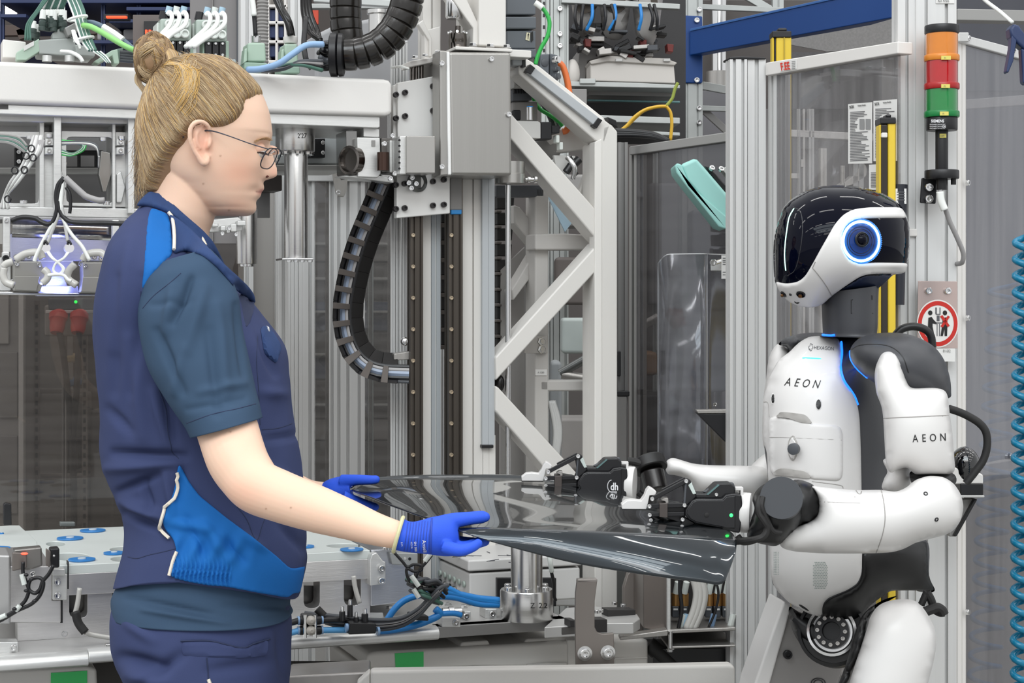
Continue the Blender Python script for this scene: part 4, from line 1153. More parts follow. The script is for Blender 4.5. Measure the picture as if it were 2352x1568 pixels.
for x0, y0, x1, y1 in ((163,1350,205,1425),(706,1331,743,1402),(799,1322,838,1396),(262,1350,300,1425)):
    P = [LP.at(x, y) for x, y in chaikin([(x0 + 4, y0),(x1 - 4, y0),(x1, y0 + 6),(x1, y1 - 8),(x1 - 9, y1),(x0 + 9, y1),(x0, y1 - 8),(x0, y0 + 6)], 1)]; cc.prism(P, TPL.n * -.12)
cut(lowo, cc)
plate('slot_back', TPL, rect(150,1345,850,1430), .004, mat('slot_shade', '#7d7b78', .4,.6), tray, off=-.07, bevel=0)
# blocks at the ends and the joint
jp = TPL.off(.004)
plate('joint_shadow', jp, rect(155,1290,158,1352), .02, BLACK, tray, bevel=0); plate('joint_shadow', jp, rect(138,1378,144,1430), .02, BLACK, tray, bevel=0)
plate('joint_bracket', jp.off(.012), rect(120,1318,154,1378), .03, ALU, tray)
for y in (1336,1367): bolt(tray, jp.at(132, y, .013), jp.n, .006)
plate('joint_foot', jp.off(.02), rect(119,1306,150,1322), .03, ALU, tray)
plate('left_block', jp, [(20,1300),(120,1300),(120,1378),(140,1378),(140,1430),(20,1430)], .25, MIR, tray, off=.004)
plate('left_top', jp, [(-10,1208),(46,1206),(95,1262),(60,1290),(-10,1270)], .002, SATT, tray, off=-.1) if False else None
b = B(); P = [Hz(x, y, TRZ + .001) for x, y in ((-60,1212),(26,1206),(45,1206),(85,1243),(86,1262),(58,1258),(20,1282),(-60,1262))]; b.prism(P, V((0,0,-.02))); b.obj('left_top_plate', SATT, tray, bevel=.0015)
b = B(); P = [Hz(x, y, TRZ - .002) for x, y in ((-60,1262),(24,1274),(24,1290),(-60,1275))]; q = TPL.off(.06); b.prism([q.at(-200,1266), q.at(25,1275), q.at(25,1434), q.at(-200,1434)], TPL.n * -.1); b.obj('left_wall', mat('soft_grey_wall', '#bdbcbb', .4,.6), tray, bevel=.004)
plate('right_block', TPL, [(852,1262),(930,1260),(952,1275),(952,1380),(852,1392)], .3, mat('milled_cool', '#c4c6cc', .3,.9, streak=(3,3,60), bump=.1, bscale=14), tray, off=.002)
plate('right_bracket', TPL, [(855,1272),(865,1268),(880,1288),(886,1290),(886,1340),(850,1345),(850,1285)], .03, ALU, tray, off=.02)
for x, y in ((876,1305),(876,1333)): bolt(tray, TPL.at(x, y, .022), TPL.n, .006)
plate('corner_plate', TPL, [(895,1268),(960,1270),(960,1300),(900,1296)], .02, mat('silver_grey', '#a8aaa9', .4,.5), tray, off=.014)
for x, y in ((920,1284),(930,1282),(941,1283)): b = B(); b.lathe(TPL.at(x, y, .014), TPL.n, [(.003,0),(.0026,.0012)], 12); b.obj('plug', BLACK if x != 930 else CHROME, tray)
for x in (884,892,900,908): bolt(tray, TPL.at(x, 1262,.012), UP, .005, CHROME)
BD = mat('blue_suction_disc', '#2f7fc6', .35)
for i, (x, y, rx) in enumerate(((213,1220,29),(161,1238,30),(188,1287,31),(262,1272,24),(808,1264,27),(700,1257,22),(852,1192,20),(4,1227,5),(-12,1262,36))):
    p = Hz(x, y, TRZ); r = rx*S(p.y); b = B(); b.lathe(p, UP, [(r*.6,-.001),(r*.97,.0005),(r, .002),(r*.98,.0035),(r*.7,.0035)], 28); b.m = 1; b.lathe(p + UP*.003, UP, [(r*.3,0),(r*.3,.002)], 16)
    b.obj('suction_disc', [BD, SATT], tray)
plate('tray_handle', Pl(155, Hz(155,1208, TRZ).y, PW), rect(138,1199,173,1209), .02, mat('grey_handle', '#7f8483', .4,.5), tray, bevel=.002)
o = plate('black_stop', Pl(18,3.4, PW), [(8,1160),(12,1155),(26,1157),(27,1206),(8,1206)], .02, BLACK, None, bevel=.002); tag(o, 'small black upright stop at the left edge of the fixture block', 'stop')
# hoses drooping through the slots
for pts, lb in (([(183,1350),(178,1385),(172,1410)], 'left'),([(812,1322),(816,1350),(826,1385)], 'right')):
    cable('clear_hose', [(x, y, 2.94 if lb == 'left' else 3.05) for x, y in pts], .0042, CL2, tray)
cable('black_sleeve', [(173,1404,2.93),(180,1430,2.93),(196,1452,2.93)], .0075, MATTEB, tray); cable('clear_hose', [(196,1452,2.93),(215,1458,2.94),(265,1466,2.96)], .004, CL2, tray)
cable('black_sleeve', [(728,1398,3.0),(738,1408,3.0),(744,1414,3.0)], .007, MATTEB, tray)
# camera sensors at left
cs = thing('camera_sensor', 'two small grey sensor housings with red light at the left of the table', 'sensor', TPL.at(80,1320,.05))
SP = TPL.off(.07)
for x0, x1, y0, y1, lit in ((28,74,1268,1312, True),(105,137,1258,1304, False)):
    bb_ = bpy.data.objects.new('sensor_housing', None); put(bb_, cs, SP.at(x0, y1))
    plate('side_cover', SP, [(x0, y0),(x1 - 12, y0 + 1),(x1 - 12, y1 - 8),(x0, y1)] if lit else [(x0, y0),(x0 + 12, y0 + 8),(x0 + 10, y1),(x0, y1 - 6)], .004, mat('sensor_taupe', '#7c7570', .35,.5), bb_, off=.01)
    plate('body', SP, [(x0 + 4, y0 - 6),(x1 + 22, y0 - 12),(x1 + 24, y1 - 12),(x1 - 10, y1 - 2),(x0 + 6, y1 - 4)] if lit else [(x0 + 10, y0 + 2),(x1, y0),(x1, y1),(x0 + 12, y1)], .03, mat('sensor_grey', '#8c8985', .3,.7) if lit else BLACK, bb_, off=-.004, bevel=.003)
    b = B(); b.ell(SP.at(56 if lit else 124,1271 if lit else 1276,.012), .006 if lit else .002,.002,.002); b.obj('red_lamp' if lit else 'window', mat('red_lamp', '#ff4a36', .3, emit='#ff4430', estr=3) if lit else CHROME, bb_)
bolt(cs, SP.at(75,1318,-.002), SP.n, .005)
for pts in ([(53,1290),(53,1315),(60,1335),(66,1355),(60,1375),(50,1388),(30,1405),(0,1420),(-30,1430)], [(123,1298),(112,1318),(98,1335),(92,1352),(80,1362),(66,1352),(70,1332),(88,1326),(99,1334),(98,1352),(88,1372),(70,1388),(40,1402),(0,1425),(-30,1432)]):
    cable('cable', [(x, y, 2.88) for x, y in pts], .0032, BLACK, cs)
for x0, y0, x1, y1 in ((50,1318,56,1342),(36,1402,46,1390),(-4,1420,14,1412)):
    b = B(); b.cyl(W(x0, y0,2.875), W(x1, y1,2.875), .0042, n=10); b.obj('cable_label', CLEARP, cs)
for x, y in ((60,1320),(72,1330),(60,1356),(79,1380),(33,1398)): b = B(); b.ell(W(x, y, 2.87), .004,.003,.003); b.obj('cable_tie', BLACK, cs)

# ---- white junction box with round connectors
JP = Pl(1078,3.33, PW)
jb = thing('terminal_box', 'white terminal box with lid behind the polished post', 'box', JP.at(1200,1390))
JB = mat('white_box_paint', '#d3d2d0', .42, var=.03, vscale=5)
fr_ = [JP.at(1078,1312), JP.at(1333,1298)]; zt = fr_[0].z; w = V((fr_[1].x - fr_[0].x, fr_[1].y - fr_[0].y, 0)); bkv = JP.n * -.26
b = B(); o0 = V((fr_[0].x, fr_[0].y, TZ + .0)); b.obox(o0, w, UP*(zt - TZ - .004), bkv); b.obj('box_body', JB, jb, bevel=.004)
b = B(); o0 = V((fr_[0].x, fr_[0].y, zt - .0)) + JP.n*.004 - w.normalized()*.004; b.obox(o0, w + w.normalized()*.008, UP*.022, bkv - JP.n*.008); b.obj('lid', JB, jb, bevel=.004)
sn = -w.normalized()
for r in range(8):
    c = V((fr_[0].x, fr_[0].y, 0)) + bkv*(.1 + r*.115) + sn*.001
    b = B(); q = V((c.x, c.y, zt - .028)); b.cyl(q, q + sn*.004,.006, n=14); b.obj('blind_plug', mat('plug_grey_green', '#a9b5ae', .45), jb)
    if r > 1:
        q = V((c.x, c.y, zt - .048)); b = B(); b.lathe(q, sn, [(.008,0),(.008,.006),(.0065,.007),(.0072,.012),(.0072,.024),(.005,.03)], 14); b.obj('round_plug', BLACK if r % 2 else CHROME, jb)
scr = B()
for k in range(14):
    x0 = 1060 + random.uniform(0,180); y0 = 1262 + random.uniform(0,30); z_ = zt + .0226
    p = Hz(x0, y0, z_); scr.tube([p, p + V((random.uniform(-.02,.02), random.uniform(-.02,.02), 0)), p + V((random.uniform(-.03,.03), random.uniform(-.02,.02), 0))], .0008,4,2)
scr.obj('scribble', GINK, jb, kind='stuff')
JB2 = Pl(1140,3.62, PW)
b2 = thing('terminal_box', 'second flat white box further back, seen to the right of the polished post', 'box', JB2.at(1250,1390))
plate('box_body', JB2, [(1100,1302),(1330,1299),(1332,1392),(1100,1392)], .1, JB, b2, bevel=.004); plate('lid', JB2, [(1060,1240),(1325,1240),(1328,1296),(1060,1300)], .1, JB, b2, off=.01, bevel=.004)
bb = plate('handle_plate', Pl(1250,3.2, PW), rect(1142,1327,1278,1392), .01, BLACK, None, off=-.12, bevel=.001); c = B(); P, vec = pp(Pl(1250,3.0, PW), rect(1156,1340,1262,1392), .5); c.prism(P, vec); cut(bb, c); tag(bb, 'black bracket frame standing directly behind the polished post', 'bracket')

# ---- polished post with flange
pc = thing('support_post', 'polished round aluminium post with a bolted flange marked in pen', 'post', Hz(1210,1425, TZ))
c = Hz(1210,1428, TZ) + V((0,.035,0)); r1 = 61*S(c.y); r2 = 36.5*S(c.y)
zc = EYE - (1352 - CY) / F*c.y
b = B(); b.lathe(V((c.x, c.y, TZ)), UP, [(r1*.985,0),(r1,.002),(r1, zc - TZ - .003),(r1*.97, zc - TZ),(r2, zc - TZ)], 64); flg = b.obj('flange', TUR, pc, ang=30); fbv = world_bvh(flg)
b = B(); b.lathe(V((c.x, c.y, zc)), UP, [(r2,0),(r2,.14),(r2*.97,.142)], 56); b.obj('shaft', TUR, pc, ang=30)
for k in range(6): t = k / 6*6.283 + .55; bolt(pc, V((c.x + math.cos(t)*r1*.80, c.y + math.sin(t)*r1*.80, zc)), UP, .0068, CHROME, hexhead=False)
write('pen_mark', 'Z  2.2', 1218,1396,12, INK, pc, bv=[fbv], wide=.95, lift=.0005, dref=3.1)
cable('sensor_lead', [(1262,1280,3.0),(1266,1310,3.0),(1272,1340,3.02),(1272,1365,3.04),(1276,1378,3.05)], .003, BLACK, None, label='thin black sensor lead hanging beside the polished post', cat='cable')
o = cable('lead_sleeve', [(1261,1272,2.99),(1264,1292,2.99),(1267,1312,3.0)], .0042, CLEARP, None, label='clear sleeve on the sensor lead beside the post', cat='sleeve')

# ---- cable tangle and blue hoses on the plate
for hi, (pts, r) in enumerate((([(884,1432),(905,1400),(930,1378),(965,1366),(1000,1362),(1020,1358)], .0062),([(1010,1356),(1060,1366),(1100,1374),(1146,1378)], .0062),([(1004,1368),(1050,1372),(1100,1386),(1146,1388)], .0062),
               ([(1000,1376),(1012,1352),(1030,1352),(1070,1370),(1146,1384)], .006),([(866,1448),(900,1446),(950,1436),(985,1424),(1010,1410),(1000,1398)], .0068),([(1004,1410),(1040,1408),(1060,1412)], .005))):
    cable('air_hose', [(x, y, 3.06 + (x - 900)*.0003) for x, y in pts], r, HOSEB, None, label=['bright blue air hose arching up from the table to the tangle', 'upper straight blue air hose reaching the polished post', 'lower straight blue air hose reaching the polished post', 'blue air hose bending sharply at the tangle top', 'blue air hose running right from the black manifold', 'short blue hose end lying on the plate'][hi], cat='hose', group='blue air hoses on the table')
for k in range(9):
    y = k*2.6
    cable('cable', [(700 + k*6,1408 + y, 3.03),(780,1416 + y, 3.02),(860,1424 + y, 3.02),(920,1420 + y*.8,3.01),(960,1400 + y*.6,3.0),(985,1375 + y*.5,3.0),(1010,1350 + y*.4,3.0),(1028 - k*2,1344,3.03)], .0042, [DGREY, BLACK, DGREY, GTUBE, BLACK, MGREY, DGREY, BLACK, DGREY][k], None, label=ORD[k] + ' cable from the top in the grey and black table loom', cat='cable', group='loom cables along the table')
for li, pts in enumerate(([(905,1268),(925,1290),(936,1302),(950,1296),(966,1298),(968,1308),(952,1312),(934,1306),(938,1330),(955,1350),(975,1370)], [(992,1274),(978,1292),(962,1310),(955,1330),(962,1352),(985,1374)])):
    cable('sensor_cable', [(x, y, 3.0) for x, y in pts], .0026, BLACK, None, label=['thin black sensor cable with a double loop below the glove', 'thin black sensor cable slanting down right of the loop'][li], cat='cable', group='looped sensor cables')
for i, (x0, y0, x1, y1) in enumerate(((945,1322,962,1346),(976,1288,988,1272),(950,1352,962,1372))):
    b = B(); b.cyl(W(x0, y0,2.985), W(x1, y1,2.985), .0042, n=10); o = b.obj('cable_marker', CLEARP); tag(o, ['clear marker tube on the loop directly below the glove', 'clear marker tube right of the glove underside', 'clear marker tube lowest in the cable tangle'][i], 'marker')
for k in range(10):
    x0 = 955 + random.uniform(-6,30); y0 = 1340 + random.uniform(-8,30)
    cable('tangle_cable', [(x0 - 20, y0 - 10,3.02),(x0, y0,2.99),(x0 + 24, y0 + 14*random.uniform(-1,1), 3.0),(x0 + 46, y0 + 20,3.02)], .0034, [BLACK, DGREY, DKGRN][k % 3], None, label=ORD[k] + ' short dark cable in the tangle by the terminal box', cat='cable', group='tangle cables by the terminal box')
# regulators and manifold
vg = thing('flow_valve', 'black double flow regulator with blue hose rings at the vest edge', 'valve', zp(710,1462))
VP = Pl(710, zp(710,1466).y - .03, PW)
for y in (1424,1447):
    plate('valve_body', VP, rect(698, y - 11,726, y + 11), .03, BLACK, vg, bevel=.003)
    b = B(); b.lathe(VP.at(713, y, .0), VP.n, [(.008,0),(.008,.006),(.006,.008),(.003,.012)], 18); b.obj('knob', mat('knob_grey', '#b8b3ab', .4), vg)
    for x, s_ in ((698,-1),(727,1)): b = B(); q = VP.at(x, y, -.015); b.lathe(q, VP.u*s_, [(.008,-.004),(.008,.006),(.007,.008)], 16); b.m = 1; b.lathe(q + VP.u*s_*.008, VP.u*s_, [(.0075,0),(.0075,.003)], 16); b.obj('push_fitting', [BLACK, HOSEL], vg)
    b = B(); b.cyl(VP.at(732, y, -.015), VP.at(800, y - (2 if y < 1440 else 1), -.015), .0055 , n=12); b.obj('hose', BLACK if y < 1440 else mat('light_blue_hose', '#64b0ea', .3), vg)
    b = B(); b.cyl(VP.at(690, y, -.015), VP.at(660, y + 8,-.015), .0055, n=12); b.obj('hose', BLACK if y < 1440 else mat('light_blue_hose', '#64b0ea', .3), vg)
for x in (701,724): b = B(); b.cyl(VP.at(x, 1412,.0), VP.at(x, 1464,.0), .003, n=10); b.obj('tie_rod', CHROME, vg)
mf = thing('manifold', 'black manifold block with dark plugs at the table front edge', 'manifold', zp(830,1458))
MPn = Pl(830, zp(830,1462).y - .03, PW)
plate('block', MPn, [(804,1430),(864,1432),(864,1455),(801,1457)], .04, BLACK, mf, bevel=.002)
for x, y0, r, h_ in ((786,1405,14,20),(804,1390,13,26),(838,1410,16,26),(818,1418,12,14)):
    q = MPn.at(x, y0 + h_, -.02); rr = r / 2*S(q.y); b = B(); b.lathe(q, UP, [(rr, 0),(rr, h_*S(q.y)),(rr*.9, h_*S(q.y) + .001)], 18); b.m = 1; b.lathe(q + UP*h_*S(q.y), UP, [(rr*.6,0),(rr*.6,.008),(rr*.5,.010)], 14); b.obj('plug', [BLACK, CHROME], mf)
b = B(); b.lathe(MPn.at(866,1449,-.012), MPn.u, [(.0075,0),(.0075,.004)], 16); b.obj('hose_ring', HOSEL, mf)
b = B(); b.lathe(MPn.at(799,1441,-.012), -MPn.u, [(.0075,0),(.0075,.004)], 16); b.obj('hose_ring', HOSEL, mf)
o = plate('black_block', Pl(960,3.04, PW), [(950,1412),(985,1414),(985,1426),(948,1424)], .04, BLACK, None, bevel=.002); tag(o, 'low black block under the loom near the blue hose end', 'block')
b = B(); q = zp(1030,1424) + UP*.014; b.lathe(q + V((-.02,0,0)), V((1,.3,0)), [(.004,0),(.004,.008),(.008,.009),(.008,.02),(.0095,.021),(.0095,.03),(.007,.032),(.007,.045)], 20); o = b.obj('hose_coupling', CHROME); tag(o, 'shiny metal hose coupling lying on the table plate', 'coupling')

# ---- weldment under the plate, stickers, bottom beam
wm = thing('welded_base', 'white painted welded base frame with a green tape sticker under the table', 'frame', V((.0,3.3,0)))
WP = Pl(860,3.12, PW)
plate('upper_beam', WP, [(845,1500),(862,1496),(1062,1486),(1320,1470),(1320,1530),(1062,1536),(860,1541),(842,1532)], .3, CREAM, wm, bevel=.008, seg=3)
plate('spacer', WP, [(1062,1474),(1122,1470),(1130,1488),(1050,1492)], .3, CREAM, wm, off=-.01, bevel=.004); plate('spacer', WP, [(1210,1466),(1324,1462),(1324,1484),(1196,1486)], .3, CREAM, wm, off=-.01, bevel=.004)
plate('lower_beam', WP, [(848,1545),(1320,1530),(1320,1600),(850,1600)], .3, CREAM, wm, off=-.01, bevel=.006)
plate('right_beam', WP, [(1410,1470),(1490,1468),(1490,1540),(1410,1542)], .3, CREAM, wm, off=-.03, bevel=.006); plate('weld_seam', WP, [(1412,1511),(1488,1508),(1488,1512),(1412,1515)], .01, CREAM, wm, off=-.026)
plate('post', WP, rect(1304,1468,1326,1560), .3, CREAM, wm, off=.004, bevel=.004)
for x0, x1, y in ((850,968,1538),(1048,1135,1534),(1210,1300,1526)): 
    b = B(); b.tube([WP.at(x0, y + 4,.002), WP.at((x0 + x1) / 2, y, .003), WP.at(x1, y - 1,.002)], .004,8,4); b.obj('weld_bead', CREAM, wm)
plate('green_sticker', WP, [(907,1500),(973,1496),(973,1532),(909,1537)], .001, TAPE, wm, off=.0015, bevel=0)
wm2 = thing('welded_base', 'white welded base frame end with green tape at the bottom left corner', 'frame', V((-.95,2.95,0)))
W2 = Pl(100,2.95, PW)
plate('upper_beam', W2, [(-200,1548),(20,1538),(200,1530),(222,1535),(226,1610),(-200,1620)], .25, CREAM, wm2, bevel=.006, seg=3)
plate('corner_tube', W2, [(-60,1530),(18,1528),(20,1545),(-60,1556)], .25, CREAM, wm2, off=.0, bevel=.006)
plate('green_sticker', W2, [(117,1545),(200,1540),(200,1600),(116,1600)], .001, TAPE, wm2, off=.0015, bevel=0)
fb2 = thing('floor_beam', 'long cream painted box beam along the bottom edge of the view', 'beam', V((.25,2.75,.5)))
BP = Pl(1200,2.84,4)
plate('box_section', BP, [(850,1540),(1300,1533),(1676,1526),(1689,1530),(1690,1640),(850,1640)], .03, CREAM, fb2, bevel=.006, seg=3)
plate('end_face', BP, [(820,1568),(850,1541),(850,1640),(820,1640)], .03, CREAM, fb2, off=-.002, bevel=.004)
o = plate('bent_tray', BP, [(660,1552),(850,1542),(850,1600),(660,1600)], .1, mat('crumpled_metal', '#a39f9c', .35,.6, bump=.4, bscale=12, bdist=.006), None, off=-.05, bevel=.004); tag(o, 'bent dull metal tray at the bottom beside the trousers', 'tray')
# laser-cut bracket
SBP = Pl(1365,2.92,6)
sb_ = thing('steel_bracket', 'tall bent raw steel bracket with two screws in front of the table end', 'bracket', SBP.at(1365,1540))
plate('plate_body', SBP, [(1322,1362),(1326,1332),(1372,1334),(1366,1380),(1366,1440),(1372,1452),(1384,1456),(1410,1454),(1411,1542),(1323,1544),(1321,1410)], .010, DSTEEL, sb_, bevel=.0012)
plate('bent_lip', SBP, [(1327,1330),(1372,1329),(1372,1336),(1326,1338)], .016, mat('cut_edge', '#a09a96', .35,.7), sb_, bevel=.001)
for x, y in ((1343,1500),(1396,1498)): b = B(); b.lathe(SBP.at(x, y, 0), SBP.n, [(.0125,0),(.0125,.0015)], 24); b.obj('washer', CHROME, sb_); bolt(sb_, SBP.at(x, y, .0015), SBP.n, .0085, CHROME)
# extension plate right of the bracket, second bent bracket, valve cabinet
ep = thing('extension_plate', 'flat grey extension plate with black stop blocks right of the steel bracket', 'plate', Hz(1400,1425, TZ))
b = B(); P = [Hz(x, y, TZ) for x, y in ((1250,1440),(1395,1431),(1455,1430),(1470,1420),(1464,1410),(1440,1402),(1368,1392),(1300,1395))]; b.prism(P, V((0,0,-.02))); b.obj('plate', TT, ep, bevel=.002)
for x0, y0, x1, y1, dz in ((1366,1422,1395,1452,0),(1396,1400,1460,1416,0),(1310,1424,1324,1440,0)): plate('stop_block', Pl(x0, Hz(x0, y1 if y1 < 1440 else 1440, TZ).y, PW), rect(x0, y0, x1, y1), .03, mat('stop_black', '#2c2a2a', .5), ep, bevel=.001)
for x, y in ((1372,1420),(1380,1418),(1412,1400),(1432,1405)): bolt(ep, Hz(x, y, TZ) + UP*.01, UP, .0055, CHROME)
SB2 = Pl(1450,3.45,6)
o = plate('steel_bracket', SB2, [(1432,1350),(1442,1318),(1460,1300),(1494,1310),(1480,1345),(1478,1450),(1432,1450)], .02, DSTEEL, None, bevel=.002); tag(o, 'second bent steel bracket half hidden below the dark panel corner', 'bracket')
o = plate('grey_sheet_panel', Pl(1400,3.75,6), rect(1330,1180,1500,1500), .01, mat('shade_panel', '#6f706e', .5), None, bevel=0); tag(o, 'plain dull grey sheet behind the table end', 'panel')
vc = thing('valve_cabinet', 'open steel cabinet full of valves, brass fittings and clear hoses below the panel corner', 'cabinet', V((.45,3.3,.72)))
CP = Pl(1540,3.30,3)
plate('left_wall', CP, [(1478,1250),(1532,1250),(1532,1455),(1478,1442)], .3, mat('brown_steel_wall', '#7f7772', .3,.7, var=.1, vscale=2), vc, off=.0)
plate('front_post', CP, rect(1532,1250,1541,1453), .02, ALU, vc, off=.012); plate('back_wall', CP, rect(1532,1250,1700,1450), .01, mat('cabinet_black', '#262322', .6), vc, off=-.14, bevel=0)
plate('floor_plate', CP, [(1532,1446),(1690,1440),(1690,1448),(1532,1455)], .2, STEEL, vc, off=.014); plate('lower_rail', CP, [(1534,1484),(1690,1480),(1690,1485),(1534,1490)], .2, STEEL, vc, off=.014)
rod(CP.at(1540,1450,.02), CP.at(1540,1488,.02), .004, CHROME, 'stand_rod', vc); bolt(vc, CP.at(1540,1490,.02), V((0,0,-1)), .006, CHROME, hexhead=True)
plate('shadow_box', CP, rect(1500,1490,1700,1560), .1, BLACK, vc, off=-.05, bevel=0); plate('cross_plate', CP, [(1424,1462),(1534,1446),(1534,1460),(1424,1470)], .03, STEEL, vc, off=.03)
for k, x in enumerate((1552,1572,1628,1648,1668)):
    b = B(); b.cyl(CP.at(x, 1390,-.06), CP.at(x, 1362,-.06), .0085, n=14); b.obj('brass_fitting', BRASS, vc)
    b = B(); b.cyl(CP.at(x, 1362,-.055), CP.at(x + 5,1336,-.05), .0062, n=12); b.obj('clear_cap', CLEARP, vc)
    plate('valve_body', CP, rect(x - 8,1392, x + 8,1418), .03, DGREY, vc, off=-.05); plate('label', CP, rect(x - 5,1397, x + 5,1401), .001, PAPER, vc, off=-.048, bevel=0)
for x, r in ((1562,.0045),(1590,.009),(1598,.009),(1608,.008),(1640,.003),(1612,.005)):
    cable('clear_hose', [(x, 1320,3.3),(x + 10 if x > 1585 else x, 1360,3.3),(x + 4,1400,3.3),(x - 14 if x > 1585 else x - 4,1444,3.3)], r*.8, CL2 if r > .0045 else BLACK, vc)
for x, c_ in ((1562, CLEARP),(1570, mat('pale_blue_tag', '#9fc4de', .4)),(1632, HOSEL),(1676, CLEARP),(1586, CLEARP)):
    b = B(); b.cyl(CP.at(x, 1444,-.01), CP.at(x + 8,1410,-.01), .006, n=10); b.obj('hose_tag', c_, vc)
o = cable('bent_chain', [(1490,1480,3.36),(1520,1505,3.36),(1545,1530,3.36)], .016, MATTEB, None, label='thick black cable guide in the dark below the valve cabinet', cat='cable')
# ================================================================ braced white frame, motor and everything on the right
FP = Pl(1400,3.60, PW)
tf = thing('braced_frame', 'big white welded frame with diagonal braces in the middle', 'frame', V((FP.at(1400,900).x, FP.at(1400,900).y, 0)))
def fpiece(name, pts, th=.06, off=0.0, m=CREAM, bevel=.004, par=tf): return plate(name, FP, pts, th, m, par, off=off, bevel=bevel)
fpiece('upright', [(1382,322),(1384,290),(1404,284),(1419,302),(1419,1900),(1366,1900),(1366,612),(1380,575),(1380,500),(1366,492),(1366,330)], .07)
fpiece('side_face', [(1366,326),(1383,318),(1384,1900),(1366,1900)], .03,.002, mat('frame_lit_side', '#e6e3de', .38), .002)  # lit left side of the tube painted as a lighter strip
fpiece('top_diagonal', [(1190,150),(1212,148),(1232,158),(1404,286),(1390,330),(1366,322),(1191,170)], .06,.0)
fpiece('top_ledge', [(1176,134),(1210,134),(1240,152),(1400,280),(1390,286),(1225,166),(1176,158)], .06,-.02)
fpiece('cover_strip', [(1222,150),(1382,274),(1370,292),(1209,165)], .03,.012, mat('blue_grey_cover', '#b3b7ba', .4), .002)
fpiece('end_cap', [(1218,147),(1230,156),(1220,171),(1207,164)], .034,.014, BLACK, .001); fpiece('end_cap', [(1374,270),(1384,276),(1371,295),(1361,288)], .034,.014, BLACK, .001)
fpiece('side_strip', [(1176,132),(1204,134),(1204,150),(1176,150)], .03,.01, mat('blue_grey_cover', '#b3b7ba', .4)); fpiece('end_cap', [(1200,132),(1208,132),(1208,154),(1200,154)], .034,.012, BLACK, .001)
fpiece('diagonal', [(1150,236),(1176,262),(1380,493),(1381,560),(1366,545),(1176,323),(1150,300)], .06,-.002)
fpiece('diagonal', [(1138,820),(1376,556),(1384,562),(1384,612),(1374,618),(1140,874)], .06,-.002)
fpiece('diagonal', [(1138,885),(1146,890),(1300,1058),(1400,1170),(1330,1170),(1245,1068),(1138,944)], .06,-.002)
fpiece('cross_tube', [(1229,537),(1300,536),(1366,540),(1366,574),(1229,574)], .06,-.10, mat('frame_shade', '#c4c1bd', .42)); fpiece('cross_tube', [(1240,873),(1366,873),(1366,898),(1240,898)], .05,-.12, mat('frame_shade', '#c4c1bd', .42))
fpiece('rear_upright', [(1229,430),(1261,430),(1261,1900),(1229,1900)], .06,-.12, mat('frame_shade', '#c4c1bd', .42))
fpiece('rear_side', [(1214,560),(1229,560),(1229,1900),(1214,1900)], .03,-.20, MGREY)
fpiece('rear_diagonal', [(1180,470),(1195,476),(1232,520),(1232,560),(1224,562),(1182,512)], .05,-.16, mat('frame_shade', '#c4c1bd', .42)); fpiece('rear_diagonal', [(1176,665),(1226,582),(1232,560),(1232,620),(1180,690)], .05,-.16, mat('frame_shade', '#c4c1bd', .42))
fpiece('rear_plate', [(1150,620),(1214,560),(1214,1150),(1150,1150)], .01,-.26, mat('rear_grey_plate', '#a5a29f', .5, var=.08), 0)
fpiece('gusset_plate', [(1205,770),(1258,772),(1257,811),(1205,811)], .006,-.11, STEEL, .001)
for x, y in ((1245,784),(1245,802)): bolt(tf, FP.at(x, y, -.108), FP.n, .007, CHROME, hexhead=True)
fpiece('type_plate', [(1230,848),(1256,848),(1256,862),(1230,862)], .001,-.118, PAPER, 0); write('print', 'A 1280', 1235,857,4, GINK, tf, pl=FP.off(-.116), wide=.9)
fpiece('corner_web', [(1366,400),(1366,480),(1330,440),(1352,380)], .02,-.08); fpiece('angled_sheet', [(1330,1000),(1366,860),(1366,1000)], .01,-.2, mat('frame_shade', '#c4c1bd', .42), 0) if False else None
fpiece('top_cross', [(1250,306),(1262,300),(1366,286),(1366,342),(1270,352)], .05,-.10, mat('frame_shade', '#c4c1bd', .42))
pr = thing('polished_rod', 'thin polished vertical rod right of the upright axis', 'rod', FP.at(1167,1140,-.02))
b = B(); p = FP.at(1167,425,-.02); b.cyl(V((p.x, p.y, p.z)), V((p.x, p.y, TZ)), .0058); b.obj('rod', CHROME, pr)
b = B(); b.lathe(FP.at(1172,372,-.02), V((0,0,-1)), [(.030,0),(.030,.024),(.032,.025),(.032,.044),(.012,.046)], 32); b.obj('flange', mat('satin_steel_block', '#b4b2ae', .3,.9), pr)
b = B(); b.lathe(FP.at(1206,412,.0), FP.u, [(.004,0),(.004,.004),(.007,.005),(.007,.010),(.005,.011),(.005,.018),(.008,.019),(.008,.024)], 14); b.obj('air_fitting', CHROME, pr)
b = B(); b.ell(FP.at(1147,880,-.03), .011,.012,.018); b.obj('black_knob', GLOSSB, pr)
plate('clamp_bar', FP, rect(1140,425,1250,452), .04, DGREY, pr, off=-.12)

